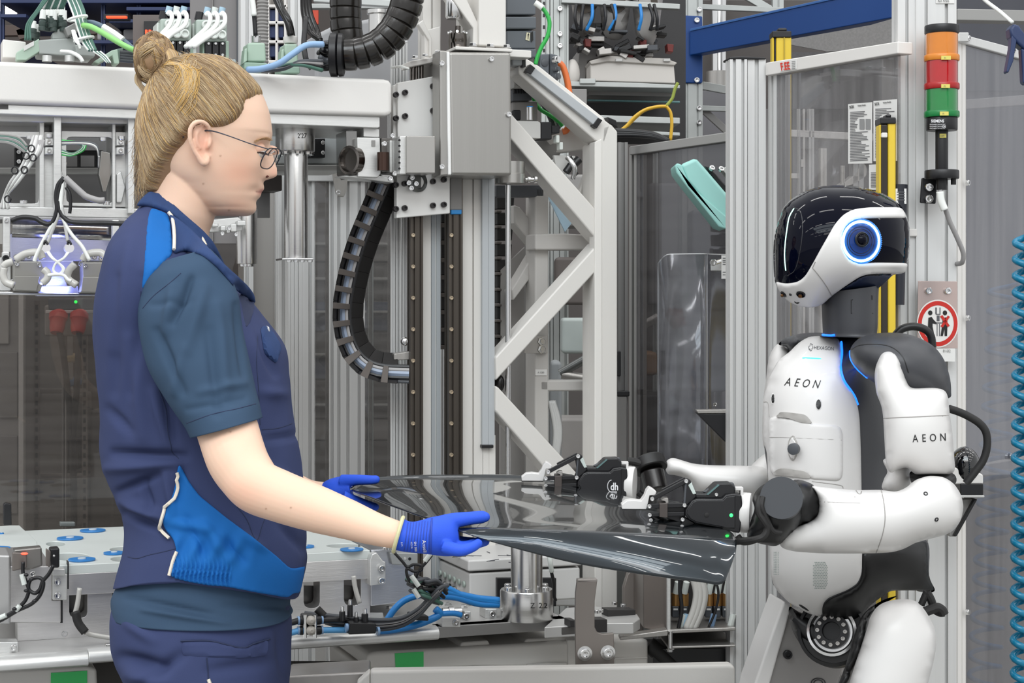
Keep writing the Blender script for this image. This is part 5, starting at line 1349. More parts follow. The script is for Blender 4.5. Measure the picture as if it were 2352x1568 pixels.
mo = thing('drive_motor', 'dark grey upright drive motor with an arrow label above the white plates', 'motor', FP.at(1198,118,-.05))
MG = mat('motor_grey', '#5d6268', .42, var=.03)
for y0, y1, o_ in ((-80,34,0),(38,66,.004),(70,112,.0),(112,132,.004)): plate('motor_segment', FP, rect(1164 - o_*300, y0,1231 + o_*300, y1), .09, MG, mo, off=-.05 + o_, bevel=.003, seg=3)
plate('recess', FP, [(1219,75),(1224,72),(1225,92),(1220,97)], .001, INK, mo, off=-.048, bevel=0); plate('arrow_label', FP, [(1210,74),(1218,76),(1216,94),(1207,91)], .001, mat('cream_label', '#dcd6b8', .5), mo, off=-.048, bevel=0)
bb_ = B(); bb_.prism([FP.at(1212.5,90,-.046), FP.at(1213.5,90,-.046), FP.at(1214.5,80,-.046), FP.at(1216,81,-.046), FP.at(1214.5,76,-.046), FP.at(1211.5,80,-.046), FP.at(1213,80,-.046)], -FP.n*.0008); bb_.obj('arrow', INK, mo, flat=True)
cx = thing('motor_plug', 'grey plug boxes with orange cable gland right of the motor', 'connector', FP.at(1262,175,-.06))
plate('plug_box', FP, [(1241,124),(1262,123),(1262,172),(1240,170)], .04, MG, cx, off=-.05, bevel=.003); plate('plug_box', FP, [(1263,122),(1282,126),(1282,190),(1263,186)], .04, MG, cx, off=-.06, bevel=.003)
b = B(); b.lathe(FP.at(1251,144,-.05), FP.n, [(.008,0),(.008,.002),(.006,.003)], 20); b.obj('round_cap', DGREY, cx)
for y, r in ((139,.008),(177,.0075),(160,.006)): b = B(); b.lathe(FP.at(1272, y, -.05),(FP.n + V((.9,0,.1))), [(r, 0),(r, .008),(r*.85,.009),(r*.85,.014)], 16); b.obj('gland', CHROME if y == 139 else DGREY, cx)
def cb(nm, pts, r, m, lb, d=3.36, grp=None): return cable(nm, [(x, y, d) for x, y in pts], r, m, None, label=lb, cat='cable', group=grp)
cb('orange_cable', [(1279,141),(1292,152),(1301,178),(1307,210),(1310,250),(1309,280),(1301,299),(1292,302)], .0068, ORANGE, 'thick orange motor cable hanging right of the grey plug', 3.66)
cb('green_cable', [(1236,12),(1252,26),(1262,50),(1258,82),(1244,108),(1234,132),(1230,148)], .0042, GREEN, 'bright green cable looping right of the dark motor', 3.5)
cb('green_cable', [(1224,210),(1226,228),(1240,250),(1262,264),(1284,280),(1292,290)], .0042, GREEN, 'green cable passing under the braced frame top, lower one', 3.68)
cb('green_cable', [(1245,226),(1256,240),(1266,258),(1280,276),(1290,286)], .0036, GREEN, 'green cable crossing the other one under the frame top', 3.69)
for k in range(4): cb('dark_cable', [(1228 + k*4,212),(1246 + k*4,240),(1262 + k*4,270),(1270 + k*5,296)], .0042, [DGREY, BLACK, GTUBE, DGREY][k], ORD[k] + ' from the left of the dark cables under the frame top', 3.70, 'cables under the frame top')
o = cable('cable_end', [(1229,6,3.49),(1238,12,3.49),(1246,18,3.49)], .0062, WTUBE, None, label='white taped end of the green cable by the motor', cat='sleeve')
em = thing('valve_unit', 'grey and black valve unit with a blue topped fitting behind the steel cover', 'valve', FP.at(1210,320,-.05))
plate('fin_block', FP, [(1178,205),(1222,205),(1222,230),(1178,232)], .06, DGREY, em, off=-.08); 
for k in range(7): plate('fin', FP, rect(1180 + k*6,198,1183 + k*6,214), .04, BLACK, em, off=-.075, bevel=0)
plate('speckled_box', FP, rect(1181,172,1209,202), .03, mat('speckled_grey', '#a6a5a2', .6, var=.4, vscale=200), em, off=-.06); plate('grey_case', FP, rect(1178,232,1236,280), .06, MGREY, em, off=-.09, bevel=.004)
plate('dark_pocket', FP, rect(1178,252,1197,276), .01, BLACK, em, off=-.085, bevel=.003)
b = B(); b.lathe(FP.at(1217,276,-.04), UP, [(.007,0),(.007,.026),(.006,.027)], 16); b.m = 1; b.lathe(FP.at(1217,252,-.04), UP, [(.0065,0),(.0065,.007)], 16); b.obj('push_fitting', [CHROME, mat('bright_blue', '#2f8fd8', .4)], em)
plate('valve_body', FP, [(1178,277),(1236,278),(1242,282),(1242,318),(1206,316),(1178,280)], .05, GREYP, em, off=-.03, bevel=.002); plate('black_coil', FP, rect(1243,280,1268,320), .04, BLACK, em, off=-.03, bevel=.002); plate('black_coil', FP, rect(1268,288,1286,306), .04, BLACK, em, off=-.03)
for x0, y0 in ((1278,310),(1286,326)): plate('white_clip', FP, rect(x0, y0, x0 + 8, y0 + 18), .02, CLEARP, em, off=-.03)
plate('mount_plate', FP, [(1272,356),(1322,358),(1320,390),(1296,400),(1276,380)], .01, GREYP, em, off=-.05)
b = B()
for (x0, y0, x1, y1, r) in ((1300,395,1318,370,.008),(1315,380,1330,366,.009),(1308,360,1316,376,.005),(1318,395,1324,402,.006)): b.cyl(FP.at(x0, y0,-.03), FP.at(x1, y1,-.03), r, n=12)
b.obj('black_knobs', BLACK, em); 
cable('chrome_hose', [(1302,362,3.46),(1312,372,3.45),(1320,388,3.45),(1316,410,3.46)], .005, CHROME, em)
b = B(); b.ell(FP.at(1258,340,-.12), .03,.02,.026); b.obj('round_housing', MGREY, em)
# pale blue sheet
o = plate('striped_guide_sheet', FP, [(1252,430),(1272,440),(1315,510),(1298,532),(1258,450)], .004, mat('blue_white_stripes', '#bcd8ea', .3), None, off=-.18, bevel=0); tag(o, 'pale blue striped strip seen between the white braces', 'strip')

# ---- shelving behind, upper middle
SHD = 5.2
SR = thing('shelf_rack', 'galvanised shelving with stored robot parts at top centre', 'rack', W(1430,1730, SHD))
SHP = Pl(1430, SHD, 4)
post('upright', SHP, 1244,1262,-60, GALV, SR, slots=1, sw=.004); post('upright', SHP, 1264,1292,-60, GALV, SR, slots=2, sw=.003)
post('upright', SHP, 1292,1306,-60, GALV, SR)
for y in (20,78,105): bolt(SR, SHP.at(1286, y, .004), SHP.n, .008, CHROME)
for k in range(8): plate('slot', SHP, rect(1247,4 + k*27,1252,12 + k*27), .002, BLACK, SR, off=.0015, bevel=0)
bar3(SHP.at(1290,0,.02), SHP.at(1562,15,.02), .016,.03, GALV, 'cross_rail', SR)
plate('shelf_board', SHP, [(1300,186),(1470,190),(1562,195),(1562,203),(1300,198)], .35, GALV, SR, off=.01); plate('shelf_board', SHP, [(1378,264),(1562,270),(1562,284),(1382,280)], .35, GALV, SR, off=.01)
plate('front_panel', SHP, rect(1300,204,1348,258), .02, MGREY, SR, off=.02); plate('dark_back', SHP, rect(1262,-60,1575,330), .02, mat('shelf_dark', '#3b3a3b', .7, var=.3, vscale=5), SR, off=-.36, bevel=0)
plate('pipe_rail', SHP, [(1350,228),(1562,232),(1562,236),(1350,231)], .02, mat('teal_grey_rail', '#6f9a9c', .5), SR, off=-.1); plate('lower_cross', SHP, [(1400,296),(1562,304),(1562,312),(1400,305)], .05, GALV, SR, off=.0); plate('grey_drawer', SHP, [(1352,203),(1545,205),(1545,222),(1352,218)], .2, MGREY, SR, off=-.1)
wb_ = thing('storage_tub', 'white lidded plastic tub on the upper shelf', 'tub', SHP.at(1455,188,.0))
plate('tub_body', SHP, [(1356,146),(1396,138),(1548,148),(1552,192),(1356,186)], .25, mat('tub_white', '#cfcac4', .5), wb_, off=-.03, bevel=.004); plate('lid', SHP, [(1353,140),(1395,128),(1530,134),(1556,144),(1550,150),(1396,141),(1358,148)], .26, mat('tub_lid', '#bdb8b2', .5), wb_, off=-.02, bevel=.003)
for x in (1414,1524): plate('clip', SHP, rect(x, 134, x + 16,141), .01, GREYP, wb_, off=-.012)
o = plate('grey_tub', SHP, [(1330,112),(1376,100),(1420,112),(1390,130),(1350,140),(1345,186),(1322,186)], .2, MGREY, None, off=-.14, bevel=.004); tag(o, 'grey tub behind the left side of the white tub', 'tub')
b = B(); b.ell(SHP.at(1315,170,-.02), .022,.022,.045); o = b.obj('white_canister', mat('tub_white', '#cfcac4', .5)); tag(o, 'small rounded pale canister on the shelf left of the white tub', 'canister')
o = plate('shelf_socket', SHP, rect(1332,180,1368,192), .05, GALV, None, off=.02); tag(o, 'small metal channel piece on the front of the upper shelf', 'channel')
# robot heads stored on the shelf: irregular pale shells with dark fittings
rs = random.Random(4)
for i, (x0, x1, y0, y1) in enumerate(((1312,1372,-60,84),(1376,1450,-60,92),(1452,1522,-60,106))):
    t = thing('gripper_assembly', ['left pale handling assembly with dark fittings on the shelf', 'middle pale handling assembly with dark fittings on the shelf', 'right pale handling assembly with dark fittings on the shelf'][i], 'assembly', SHP.at((x0 + x1) / 2, y1,-.1), )
    b = B(); inflate(b, [(x0, y0),(x1, y0),(x1 - 4, y1*.3),(x1 - 14, y1*.8),(x1 - 30, y1),(x0 + 14, y1*.9),(x0 + 4, y1*.4)], SHD + .06,.06,12,.4); b.obj('shell', mat('assembly_shell', '#a9a6a3', .45, var=.2, vscale=14), t)
    b = B(); b.cyl(SHP.at((x0 + x1) / 2,8,.0), SHP.at((x0 + x1) / 2 + 8,8,-.08), .03, n=20); b.obj('dark_opening', mat('shade_opening', '#4b443c', .6), t)
    for k in range(15):
        x, y = rs.uniform(x0 - 4, x1 - 16), rs.uniform(y1*.55, y1 + 26); w_, h_ = rs.uniform(16,40), rs.uniform(5,13); a_ = rs.uniform(-.6,.6)
        P = [(x + math.cos(a_)*u*w_ - math.sin(a_)*v*h_, y + math.sin(a_)*u*w_ + math.cos(a_)*v*h_) for u, v in ((0,0),(1,0),(1,1),(0,1))]
        plate('fitting', SHP, P, .05, [BLACK, MATTEB, DGREY, STEEL, BLACK, MATTEB, STEEL][k % 7], t, off=rs.uniform(-.08,.02))
    for k in range(3): x = rs.uniform(x0 + 10, x1 - 10); cable('lead', [(x, 10, SHD - .04),(x + rs.uniform(-6,10), 40, SHD - .05),(x + rs.uniform(-14,8), 70, SHD - .04)], .005, [BLACK, HOSEB, BLACK][k], t)
for i, (x, y) in enumerate(((1343,88),(1440,114),(1470,90),(1532,100))):
    o = plate('red_block', SHP, [(x, y),(x + 16, y + 2),(x + 14, y + 20),(x + 2, y + 18)], .05, mat('oxide_red', '#6d211b', .5), None, off=-.02); tag(o, ['dark red block left below the shelf assemblies', 'dark red block at the back edge of the white tub', 'dark red block in the middle of the shelf assemblies', 'dark red block right of the shelf assemblies'][i], 'block')
tl = thing('mint_beam', 'mint green beam seen behind the rack upright', 'beam', W(1460,90,7.0)); 
for y0, y1, x0, x1 in ((77,87,1526,1562),(92,97,1526,1562),(104,118,1740,1800),(98,105,1700,1896),(108,114,1740,1896),(30,38,1700,1740)): plate('beam_strip', Pl(1600,7.3,0), rect(x0, y0, x1, y1), .05, mat('mint_steel', '#76b8b4', .5), tl)

# ---- blue pallet rack
RD_ = 6.4
UPc = Pl(1590, RD_, 4)
br = thing('pallet_rack', 'pallet rack upright with holes and a thick dark blue beam', 'rack', W(1590,1550, RD_))
post('upright', UPc, 1567,1614,-80, GALV, br, slots=2, sw=.006); plate('side_flange', UPc, rect(1558,-80,1569,900), .06, mat('galv_shade', '#8b8f8d', .5,.3), br, off=-.01)
for k in range(13):
    for x in (1559.5,1570): plate('rack_hole', UPc, rect(x, 6 + k*26, x + 4.5,16 + k*26), .004, BLACK, br, off=.0045 if x > 1565 else -.006, bevel=0)
for y in (22,248,281): bolt(br, UPc.at(1606, y, .002), UPc.n, .010, CHROME)
plate('beam_connector', UPc, [(1570,37),(1576,35),(1613,37),(1614,70),(1614,188),(1611,191),(1570,190),(1567,186)], .05, BLUEP, br, off=.012, bevel=.004)
for y in (47,184): bolt(br, UPc.at(1600, y, .013), UPc.n, .010, CHROME, 'rivet')
BL = Pl(1586, RD_ - .03,-61)
plate('blue_beam', BL, [(1584,68),(2070,-35),(2400,-110),(2400,-25),(2070,37),(1584,127)], .05, BLUEP, br, off=.0, bevel=.004)
plate('beam_lip', BL, [(1584,66),(2400,-114),(2400,-108),(1584,72)], .02, mat('rack_blue_light', '#3765a5', .4), br, off=.004)
bar3(UPc.at(1612,15,-.05), UPc.at(1800,23,-.05), .02,.02, GALV, 'rear_brace', br); bar3(UPc.at(1614,196,-.1), UPc.at(1680,208,-.1), .03,.02, GALV, 'rear_brace', br); bar3(UPc.at(1612,248,-.1), UPc.at(1680,250,-.1), .02,.02, GALV, 'rear_brace', br); bar3(UPc.at(1614,250,-.12), UPc.at(1680,310,-.12), .025,.02, MGREY, 'rear_brace', br); bar3(W(1712,-12,6.6), W(1770,22,6.6), .03,.02, GALV, 'rear_brace', br)
post('rear_post', Pl(1780,6.6,0), 1775,1800,-80, GALV, br)
cy_ = thing('steel_column', 'bright round steel column behind the blue rack beam', 'column', W(1650,1500,6.9))
b = B(); b.cyl(V((W(1651,0,6.9).x, 6.9,0)), W(1651,-60,6.9), 19*S(6.9)); b.obj('shaft', CHROME, cy_); b = B(); q = W(1651,165,6.9); b.cyl(q, q - UP*.07,30*S(6.9)); b.obj('flange', STEEL, cy_)
o = plate('grey_rear_panel', Pl(1640,6.85,0), rect(1590,208,1700,420), .05, mat('rear_mid_grey', '#77767a', .6), None); tag(o, 'mid grey panel behind the rack braces', 'panel')
# yellow-green earth leads
for i, pts in enumerate(([(1421,303),(1440,288),(1458,268),(1482,252),(1510,245),(1530,244)], [(1440,290),(1462,268),(1480,254),(1506,246),(1530,244)], [(1530,244),(1540,258),(1543,285),(1540,322)], [(1530,244),(1544,226),(1550,205),(1557,190)])):
    cable('earth_lead', [(x, y, 4.0 + i*.01) for x, y in pts], .0038, YELG if i < 3 else mat('green_yellow', '#8d9a3c', .4), None, label=['yellow earth lead rising from the frame corner, front strand', 'yellow earth lead rising from the frame corner, rear strand', 'yellow earth lead dropping behind the guard rail', 'green yellow earth lead going up to the rack upright'][i], cat='cable')
for k in range(3): cable('black_cable', [(1412,300 + k*5,3.9),(1450,302 + k*4,3.9),(1500,308 + k*3,3.9),(1536,324,3.9)], .006, BLACK, None, label=ORD[k] + ' from the top of the black cables on the guard top', cat='cable', group='black cables on the guard top')
o = plate('black_clamp', FP, [(1396,268),(1416,276),(1420,294),(1402,284)], .03, BLACK, None, off=.0); tag(o, 'black clamp on the top corner of the braced frame', 'clamp')

# ---- second guard with the clear hinged sheet
G2 = Pl(1450,3.95,-55)
g2 = thing('inner_guard', 'smoky guard pane in a grey frame between braced frame and robot arm', 'guard', V((G2.at(1440,900).x, G2.at(1440,900).y, 0)))
post('post', Pl(1420,3.9,10), 1420,1442,326, mat('dim_profile', '#8e8d8c', .45,.5), g2, slots=1); post('post', G2,1445,1462,338, mat('dim_profile2', '#a7a6a4', .45,.5), g2, slots=1, deep=.03)
plate('top_rail', G2, [(1446,336),(1690,300),(1690,322),(1446,356)], .03, mat('dim_profile2', '#a7a6a4', .45,.5), g2, off=.01)
plate('pane', G2, [(1462,356),(1700,322),(1700,1500),(1462,1500)], .004, glass('smoky_guard', '#bcbaba', .03, haze=.2, hazecol='#8d8b8b'), g2, bevel=0)
plate('black_latch', Pl(1424,3.88,0), rect(1417,806,1426,864), .02, BLACK, g2); plate('low_cap', Pl(1424,3.88,0), rect(1417,898,1446,910), .06, BLACK, g2); plate('low_box', Pl(1424,3.88,0), rect(1417,910,1440,1100), .05, MGREY, g2, off=-.002)
cs2 = thing('clear_shield', 'clear rounded plastic shield bent around behind the far robot arm', 'shield', W(1570,1100,3.6))
SHM = glass('clear_shield_plastic', '#d6d6d8', .02, rough=.12, haze=.08, hazecol='#c9c9cc')
b = B(); cs = [(1512,3.62),(1540,3.60),(1580,3.58),(1610,3.57),(1622,3.58),(1632,3.60),(1690,3.66)]
zt_, zb_ = W(1560,584,3.6).z, W(1560,1180,3.6).z
row = [V(((x - CX) / F*d, d, 0)) for x, d in cr(cs, 4)]; n_ = len(row)
rad = lambda i: .018*max(0,1 - i / 4.0) ** 2
vs = [V((p.x, p.y, zt_ - rad(i))) for i, p in enumerate(row)] + [V((p.x, p.y, zb_)) for p in row]
b.add(vs, [[i, i + 1, n_ + i + 1, n_ + i] for i in range(n_ - 1)]); o = b.obj('sheet', SHM, cs2, ang=180); md = o.modifiers.new('s', 'SOLIDIFY'); md.thickness = .003
b = B(); b.tube([vs[n_]] + [vs[0]] + vs[1:n_], .0014,6,1, smooth=False); b.obj('bright_edge', mat('sheet_edge', '#e6e6e6', .2), cs2)
b = B(); b.tube([V((row[17].x, row[17].y, zt_)), V((row[17].x, row[17].y, zb_))], .0022,6,1, smooth=False); b.obj('fold', mat('sheet_edge', '#e6e6e6', .2), cs2)
P3 = Pl(1660,3.56,0)
o = plate('paper_label', P3, rect(1657,586,1675,640), .0006, PAPER, cs2, bevel=0)
for y, w_ in ((592,9),(597,13),(601,12),(606,7),(624,8),(630,8)): plate('print_line', P3, rect(1660, y, 1660 + w_, y + 1.4), .0003, GINK, cs2, off=.0008, bevel=0)
bolt(cs2, P3.at(1638,603), P3.n, .007); bolt(cs2, P3.at(1642,929), P3.n, .004); rod(P3.at(1640,604,0), P3.at(1658,598,-.02), .005, CHROME, 'spacer', cs2); plate('hinge_plate', P3, rect(1632,598,1680,622), .004, mat('clear_hinge', '#d5d5d3', .3), cs2, off=-.03)
# things glimpsed behind the guard
rst = thing('rear_storage', 'mixed boxes and castings on rear shelving behind the braced frame', 'shelf', W(1420,1700,4.9))
for x in (1268,1372,1500,1668): post('post', Pl(x, 5.2,0), x, x + 12,330, GALV, rst)
for i, (x0, y0, x1, y1, d, c, lb) in enumerate(((1468,808,1510,862,4.8, '#8a6a4d', 'brown box behind the smoky guard'),(1380,732,1430,790,4.6, '#c9c9c6', 'pale box glimpsed through the braced frame'),(1290,730,1368,812,4.7, '#a8b0ad', 'grey green bin glimpsed through the braced frame'),
                                            (1466,905,1560,1040,4.7, '#3a3839', 'dark unit low behind the smoky guard'),(1285,960,1366,1080,4.8, '#9a9693', 'pale low crate inside the braced frame'),(1300,400,1366,520,4.9, '#8f8d8b', 'grey casting behind the upper brace'),(1275,590,1366,700,4.9, '#57504d', 'dark casting behind the middle brace'),(1266,830,1290,1080,4.5, '#8e9294', 'upright perforated strip behind the frame'),(1490,420,1560,700,5.0, '#6c6a6b', 'dim grey upright box behind the smoky guard'),(1590,480,1670,900,5.0, '#5d5f66', 'bluish grey box behind the clear shield'))):
    o = plate('background_box', Pl(x0, d, 0), rect(x0, y0, x1, y1), .15, mat('bgb' + c[1:], c, .6, var=.15, vscale=8), rst, bevel=.01); tag(o, lb)
for i, (x0, y0, x1, y1) in enumerate(((1286,858,1366,812),(1290,860,1366,872),(1470,750,1512,728))):
    b = B(); b.cyl(W(x0, y0,4.4), W(x1, y1,4.4), .011); o = b.obj('support_rod', STEEL if i else mat('gun_grey', '#6b6d6c', .3,.7), rst); tag(o, ['slanting dark rod inside the braced frame', 'level rod inside the braced frame', 'short slanting rod behind the guard'][i])
for k in range(3): cable('white_hose', [(1262 + k*4,920,3.7),(1272 + k*5,960,3.7),(1276 + k*5,1000,3.7),(1270 + k*4,1060,3.7)], .006, GW, None, label=ORD[k] + ' from the left of the pale hoses inside the lower frame', cat='hose', group='pale hoses in the frame')

# ---- mint green device and black corner bracket
md_ = thing('mint_device', 'mint green tilted plastic device with a flanged lid', 'device', W(1620,450,3.5))
MDP = Pl(1610,3.55,0)
plate('lid', MDP, [(1550,380),(1555,374),(1566,378),(1584,424),(1678,504),(1676,518),(1666,526),(1650,520),(1574,424),(1553,396)], .10, TEAL, md_, off=.02, bevel=.006, seg=3)
plate('body', MDP, [(1562,378),(1594,364),(1602,366),(1620,386),(1690,468),(1690,520),(1672,516),(1640,486),(1576,416)], .09, TEAL, md_, off=.016, bevel=.008, seg=3)
plate('seam_line', MDP, [(1570,382),(1672,498),(1674,494),(1572,378)], .004, mat('mint_shade', '#7fb8b1', .5), md_, off=.0125, bevel=0)
plate('black_base', MDP, [(1618,380),(1628,382),(1690,450),(1690,480),(1676,462)], .05, BLACK, md_, off=-.01, bevel=.003); plate('grey_foot', MDP, [(1658,388),(1690,370),(1690,420),(1676,412)], .04, GREYP, md_, off=-.03)
for x, y in ((1634,388),(1655,390)): bolt(md_, MDP.at(x, y, -.005), V((.4,-1,.6)), .006)
CBP = Pl(1650,3.35,0)
cbk = thing('corner_bracket', 'black triangular bracket with a steel rim left of the profile post', 'bracket', CBP.at(1690,1028))
plate('web', CBP, [(1600,947),(1624,950),(1688,950),(1688,1024),(1668,1016),(1604,952)], .04, BLACK, cbk, bevel=.002); plate('top_rim', CBP, [(1599,941),(1694,940),(1694,949),(1604,949)], .02, STEEL, cbk, off=.002, bevel=.001); plate('side_rim', CBP, [(1686,948),(1694,942),(1694,1028),(1686,1024)], .055, STEEL, cbk, off=.003, bevel=.001)

# ---- profile posts, door with notices, light curtains
GA = thing('guard_door', 'clear guard door in an aluminium profile frame with paper notices', 'door', V((W(1760, CY, 3.4).x, 3.4,0)))
PA = Pl(1718,3.32,8)
post('post', PA, 1677,1716,134, ANOD, GA, slots=2, sw=.006, off=.0); post('post', PA, 1717,1759,134, ANOD, GA, slots=1, sw=.008, off=-.004)
plate('post_cap', PA, [(1676,131),(1700,129),(1760,132),(1760,136),(1676,136)], .05, BLACK, GA, off=.001)
DPL = Pl(1762,3.34,-68)
def dpos(x): return DPL.at(x, 700)
post('stile', DPL, 1764,1784,150, ANOD, GA, slots=1, deep=.03)
plate('top_rail', DPL, [(1758,144),(2062,95),(2062,123),(1758,174)], .03, WHITE, GA, off=.012)
plate('rail_groove', DPL, [(1790,147),(2070,102),(2070,104),(1790,149)], .002, MGREY, GA, off=.0125, bevel=0) if False else None
plate('pane', DPL, [(1784,170),(2064,122),(2064,2300),(1784,2000)], .004, glass('door_pane', '#e2e1e1', .02, haze=.2, hazecol='#b2b0b0', streak=(14,14,1)), GA, bevel=0)
plate('maker_label', DPL, [(1792,141),(1830,135),(1830,158),(1792,164)], .0006, PAPER, GA, off=.013, bevel=0)
write('print', 'F.EE', 1793.5,161.5,17, mat('red_ink', '#d8321f', .5), GA, pl=DPL.off(.014), rot=-8, wide=.52, bold=.03)
for k in range(5): plate('print_line', DPL, [(1818,141 + k*4),(1826,140 + k*4),(1826,141 + k*4),(1818,142 + k*4)], .0003, GINK, GA, off=.0142, bevel=0)
def paper(lb, x0, y0, x1, y1, sk, title):
    o = thing('notice', lb, 'notice', DPL.at(x0, y1,.01)); pl = DPL.off(.008)
    k_ = (x1 - x0)*sk
    plate('sheet', pl, [(x0, y0),(x1, y0 - k_),(x1, y1 - k_*.2),(x0, y1)], .0006, PAPER, o, bevel=0)
    pl2 = pl.off(.001); rr = random.Random(x0)
    if title: write('print', 'SICK', x0 + 3, y0 + 10,6, INK, o, pl=pl2, rot=-8, wide=.6, bold=.03); write('print', 'Wichtige Hinweise', x0 + 22, y0 + 6,4, INK, o, pl=pl2, rot=-8, wide=.42, bold=.02)
    b = B(); y = y0 + 18
    while y < y1 - 6:
        w_ = (x1 - x0)*rr.uniform(.45,.85)*(0.4 if title and 30 < y - y0 < 62 else 1)
        b.prism([pl2.at(x0 + 4, y), pl2.at(x0 + 4 + w_, y - w_*sk*.7), pl2.at(x0 + 4 + w_, y - w_*sk*.7 + 1.3), pl2.at(x0 + 4, y + 1.3)], -pl.n*.0003); y += 3.6
    b.obj('text_lines', GINK, o, kind='stuff')
    if title and x0 < 2000:
        for xx in (x0 + 26, x0 + 40): plate('diagram', pl2, rect(xx, y0 + 34, xx + 11, y0 + 58), .0003, mat('diagram_grey', '#8f8f8f', .6), o, bevel=0)
paper('left printed safety notice on the guard door', 1948,239,2003,376,.08, True); paper('right printed safety notice, partly behind the yellow light curtain', 2006,232,2060,370,.08, True); paper('small lower notice with handwriting beside the yellow light curtain', 1996,378,2036,436,.04, False)
for i, (x0, x1, y0, y1, pl, lb) in enumerate(((1774,1818,84,2180, Pl(1796,3.66,0), 'yellow light curtain bar standing behind the guard door, left one'),(2022,2058,282,2550, Pl(2040,2.925,0), 'yellow light curtain bar with black face next to the robot head'))):
    lc_ = thing('light_curtain', lb, 'light curtain', pl.at(x0, y1))
    if i == 0: plate('bar', pl, rect(x0 + 9, y0, x1, y1), .04, YEL, lc_, bevel=.003); plate('bar_ridge', pl, rect(x0 + 26, y0, x0 + 29, y1), .003, mat('yellow_shade', '#b39a28', .5), lc_, off=.002, bevel=0); plate('side_strip', pl, rect(x0, y0, x0 + 4, y1), .03, YEL, lc_); plate('dark_lens', pl, rect(x0 + 4, y0, x0 + 10, y1), .02, BLACK, lc_, off=-.004)
    else: plate('bar', pl, rect(x0 + 17, y0, x1, y1), .04, YEL, lc_, bevel=.003); plate('side_strip', pl, rect(x0 - 2, y0 + 4, x0 + 3, y1), .03, YEL, lc_); plate('dark_lens', pl, rect(x0 + 2, y0 + 4, x0 + 17, y1), .02, mat('lens_brown_black', '#2b241c', .2), lc_, off=.002)
    plate('end_cap', pl, rect(x0, y0 - 13, x1, y0 + 2), .045, BLACK, lc_, off=.003, bevel=.002); plate('cap_knob', pl, rect(x0 + 13, y0 - 20, x1 - 10, y0 - 12), .03, BLACK, lc_, bevel=.003)
    if i: plate('clip', pl, rect(x0 + 3, y0 + 22, x0 + 17, y0 + 34), .01, WHITE, lc_, off=.006)
# seen through the door pane
sd2 = thing('rear_station', 'blurred rear station with white rails and posts seen through the guard door', 'machine', W(1870,1300,5.0))
RQ = Pl(1870,5.0,12)
plate('backdrop', RQ, rect(1700,250,2120,1500), .02, mat('rear_station_grey', '#8f8c8c', .6, var=.1, vscale=3), sd2, off=-.6, bevel=0)
plate('dark_top', RQ, rect(1780,120,2120,250), .02, mat('speckle_dark_grey', '#5d5b5c', .8, var=.25, vscale=120), sd2, off=-.5, bevel=0)
plate('cross_beam', RQ, [(1784,296),(2120,312),(2120,330),(1784,312)], .05, WHITE, sd2)
for x0, x1, y0, m in ((1800,1812,256, GALV),(1832,1838,250, GREYP),(1845,1849,250, WHITE),(1858,1870,250, ANOD),(1885,1899,340, CREAM),(1933,1940,380, CREAM),(1960,1984,250, ANOD)): post('post', RQ, x0, x1, y0, m, sd2, slots=1, sw=.004, sd_=.003)
plate('curved_arm', RQ, chaikin([(1934,422),(1966,400),(1976,378),(1990,376),(1992,404),(1960,424),(1920,432)], 2), .04, CREAM, sd2); plate('shelf', RQ, rect(1812,398,1836,410), .03, WHITE, sd2); plate('white_knob', RQ, rect(1840,366,1850,384), .03, WHITE, sd2)
for x in (1798,1832,1856,1880,1906,1945): plate('profile', RQ, rect(x, 560, x + 12,1400), .03, ANOD, sd2, off=-.3)
sg = thing('grey_board', 'grey board lettered AP behind the guard door', 'board', W(1980,250,5.6))
SGP = Pl(1980,5.6,-20)
plate('board', SGP, rect(1896,96,2120,240), .03, mat('ap_board_grey', '#86827f', .7), sg); write('print', 'AP', 1902,206,54, mat('navy_print', '#2b2f45', .6), sg, pl=SGP.off(.001), rot=-7, wide=.62)
b = B(); b.ell(SGP.at(1920,150,.002), .012,.004,.009); b.obj('red_dot', mat('red_ink', '#d8321f', .5), sg)
o = plate('speckled_sheet', Pl(2060,5.0,-30), [(1780,96),(1990,60),(2110,26),(2110,110),(1900,118)], .02, mat('speckle_grey', '#7f7d7c', .8, var=.25, vscale=150), None, bevel=0); tag(o, 'speckled grey sheet under the blue rack beam', 'sheet')

# ---- signal tower post
TPp = Pl(2130,2.975,6)
tw = thing('profile_post', 'wide aluminium profile post carrying the signal tower', 'post', V((TPp.at(2130,900).x, TPp.at(2130,900).y, 0)))
post('profile', TPp, 2062,2104,-80, ANOD, tw, slots=1, sw=.006, off=-.004); post('profile', TPp, 2104,2197,-80, ANOD, tw, slots=2, sw=.006)
plate('tag_plate', TPp, rect(2150,-20,2192,8), .001, PAPER, tw, off=.0015, bevel=0); write('print', 'AS1 475/6', 2154,5,7, INK, tw, pl=TPp.off(.003), wide=.62)
st_ = thing('signal_tower', 'signal tower lamp with amber, red and green segments on a black pole', 'signal lamp', W(2163,470,2.93))
def seg(y0, y1, r, m, nm, ribs=0, par=st_, d=2.925, xc=2163):
    a, c = W(xc, y1, d), W(xc, y0, d); h_ = (c - a).length; prof_ = []; rr = r*S(d)
    if ribs:
        for k in range(ribs): prof_ += [(rr, h_*k / ribs),(rr*.945, h_*(k + .5) / ribs)]
        prof_.append((rr, h_))
    else: prof_ = [(rr*.97,0),(rr, .0015),(rr, h_ - .0015),(rr*.97, h_)]
    b = B(); b.lathe(a, UP, prof_, 48); return b.obj(nm, m, par, ang=180 if ribs else 35)
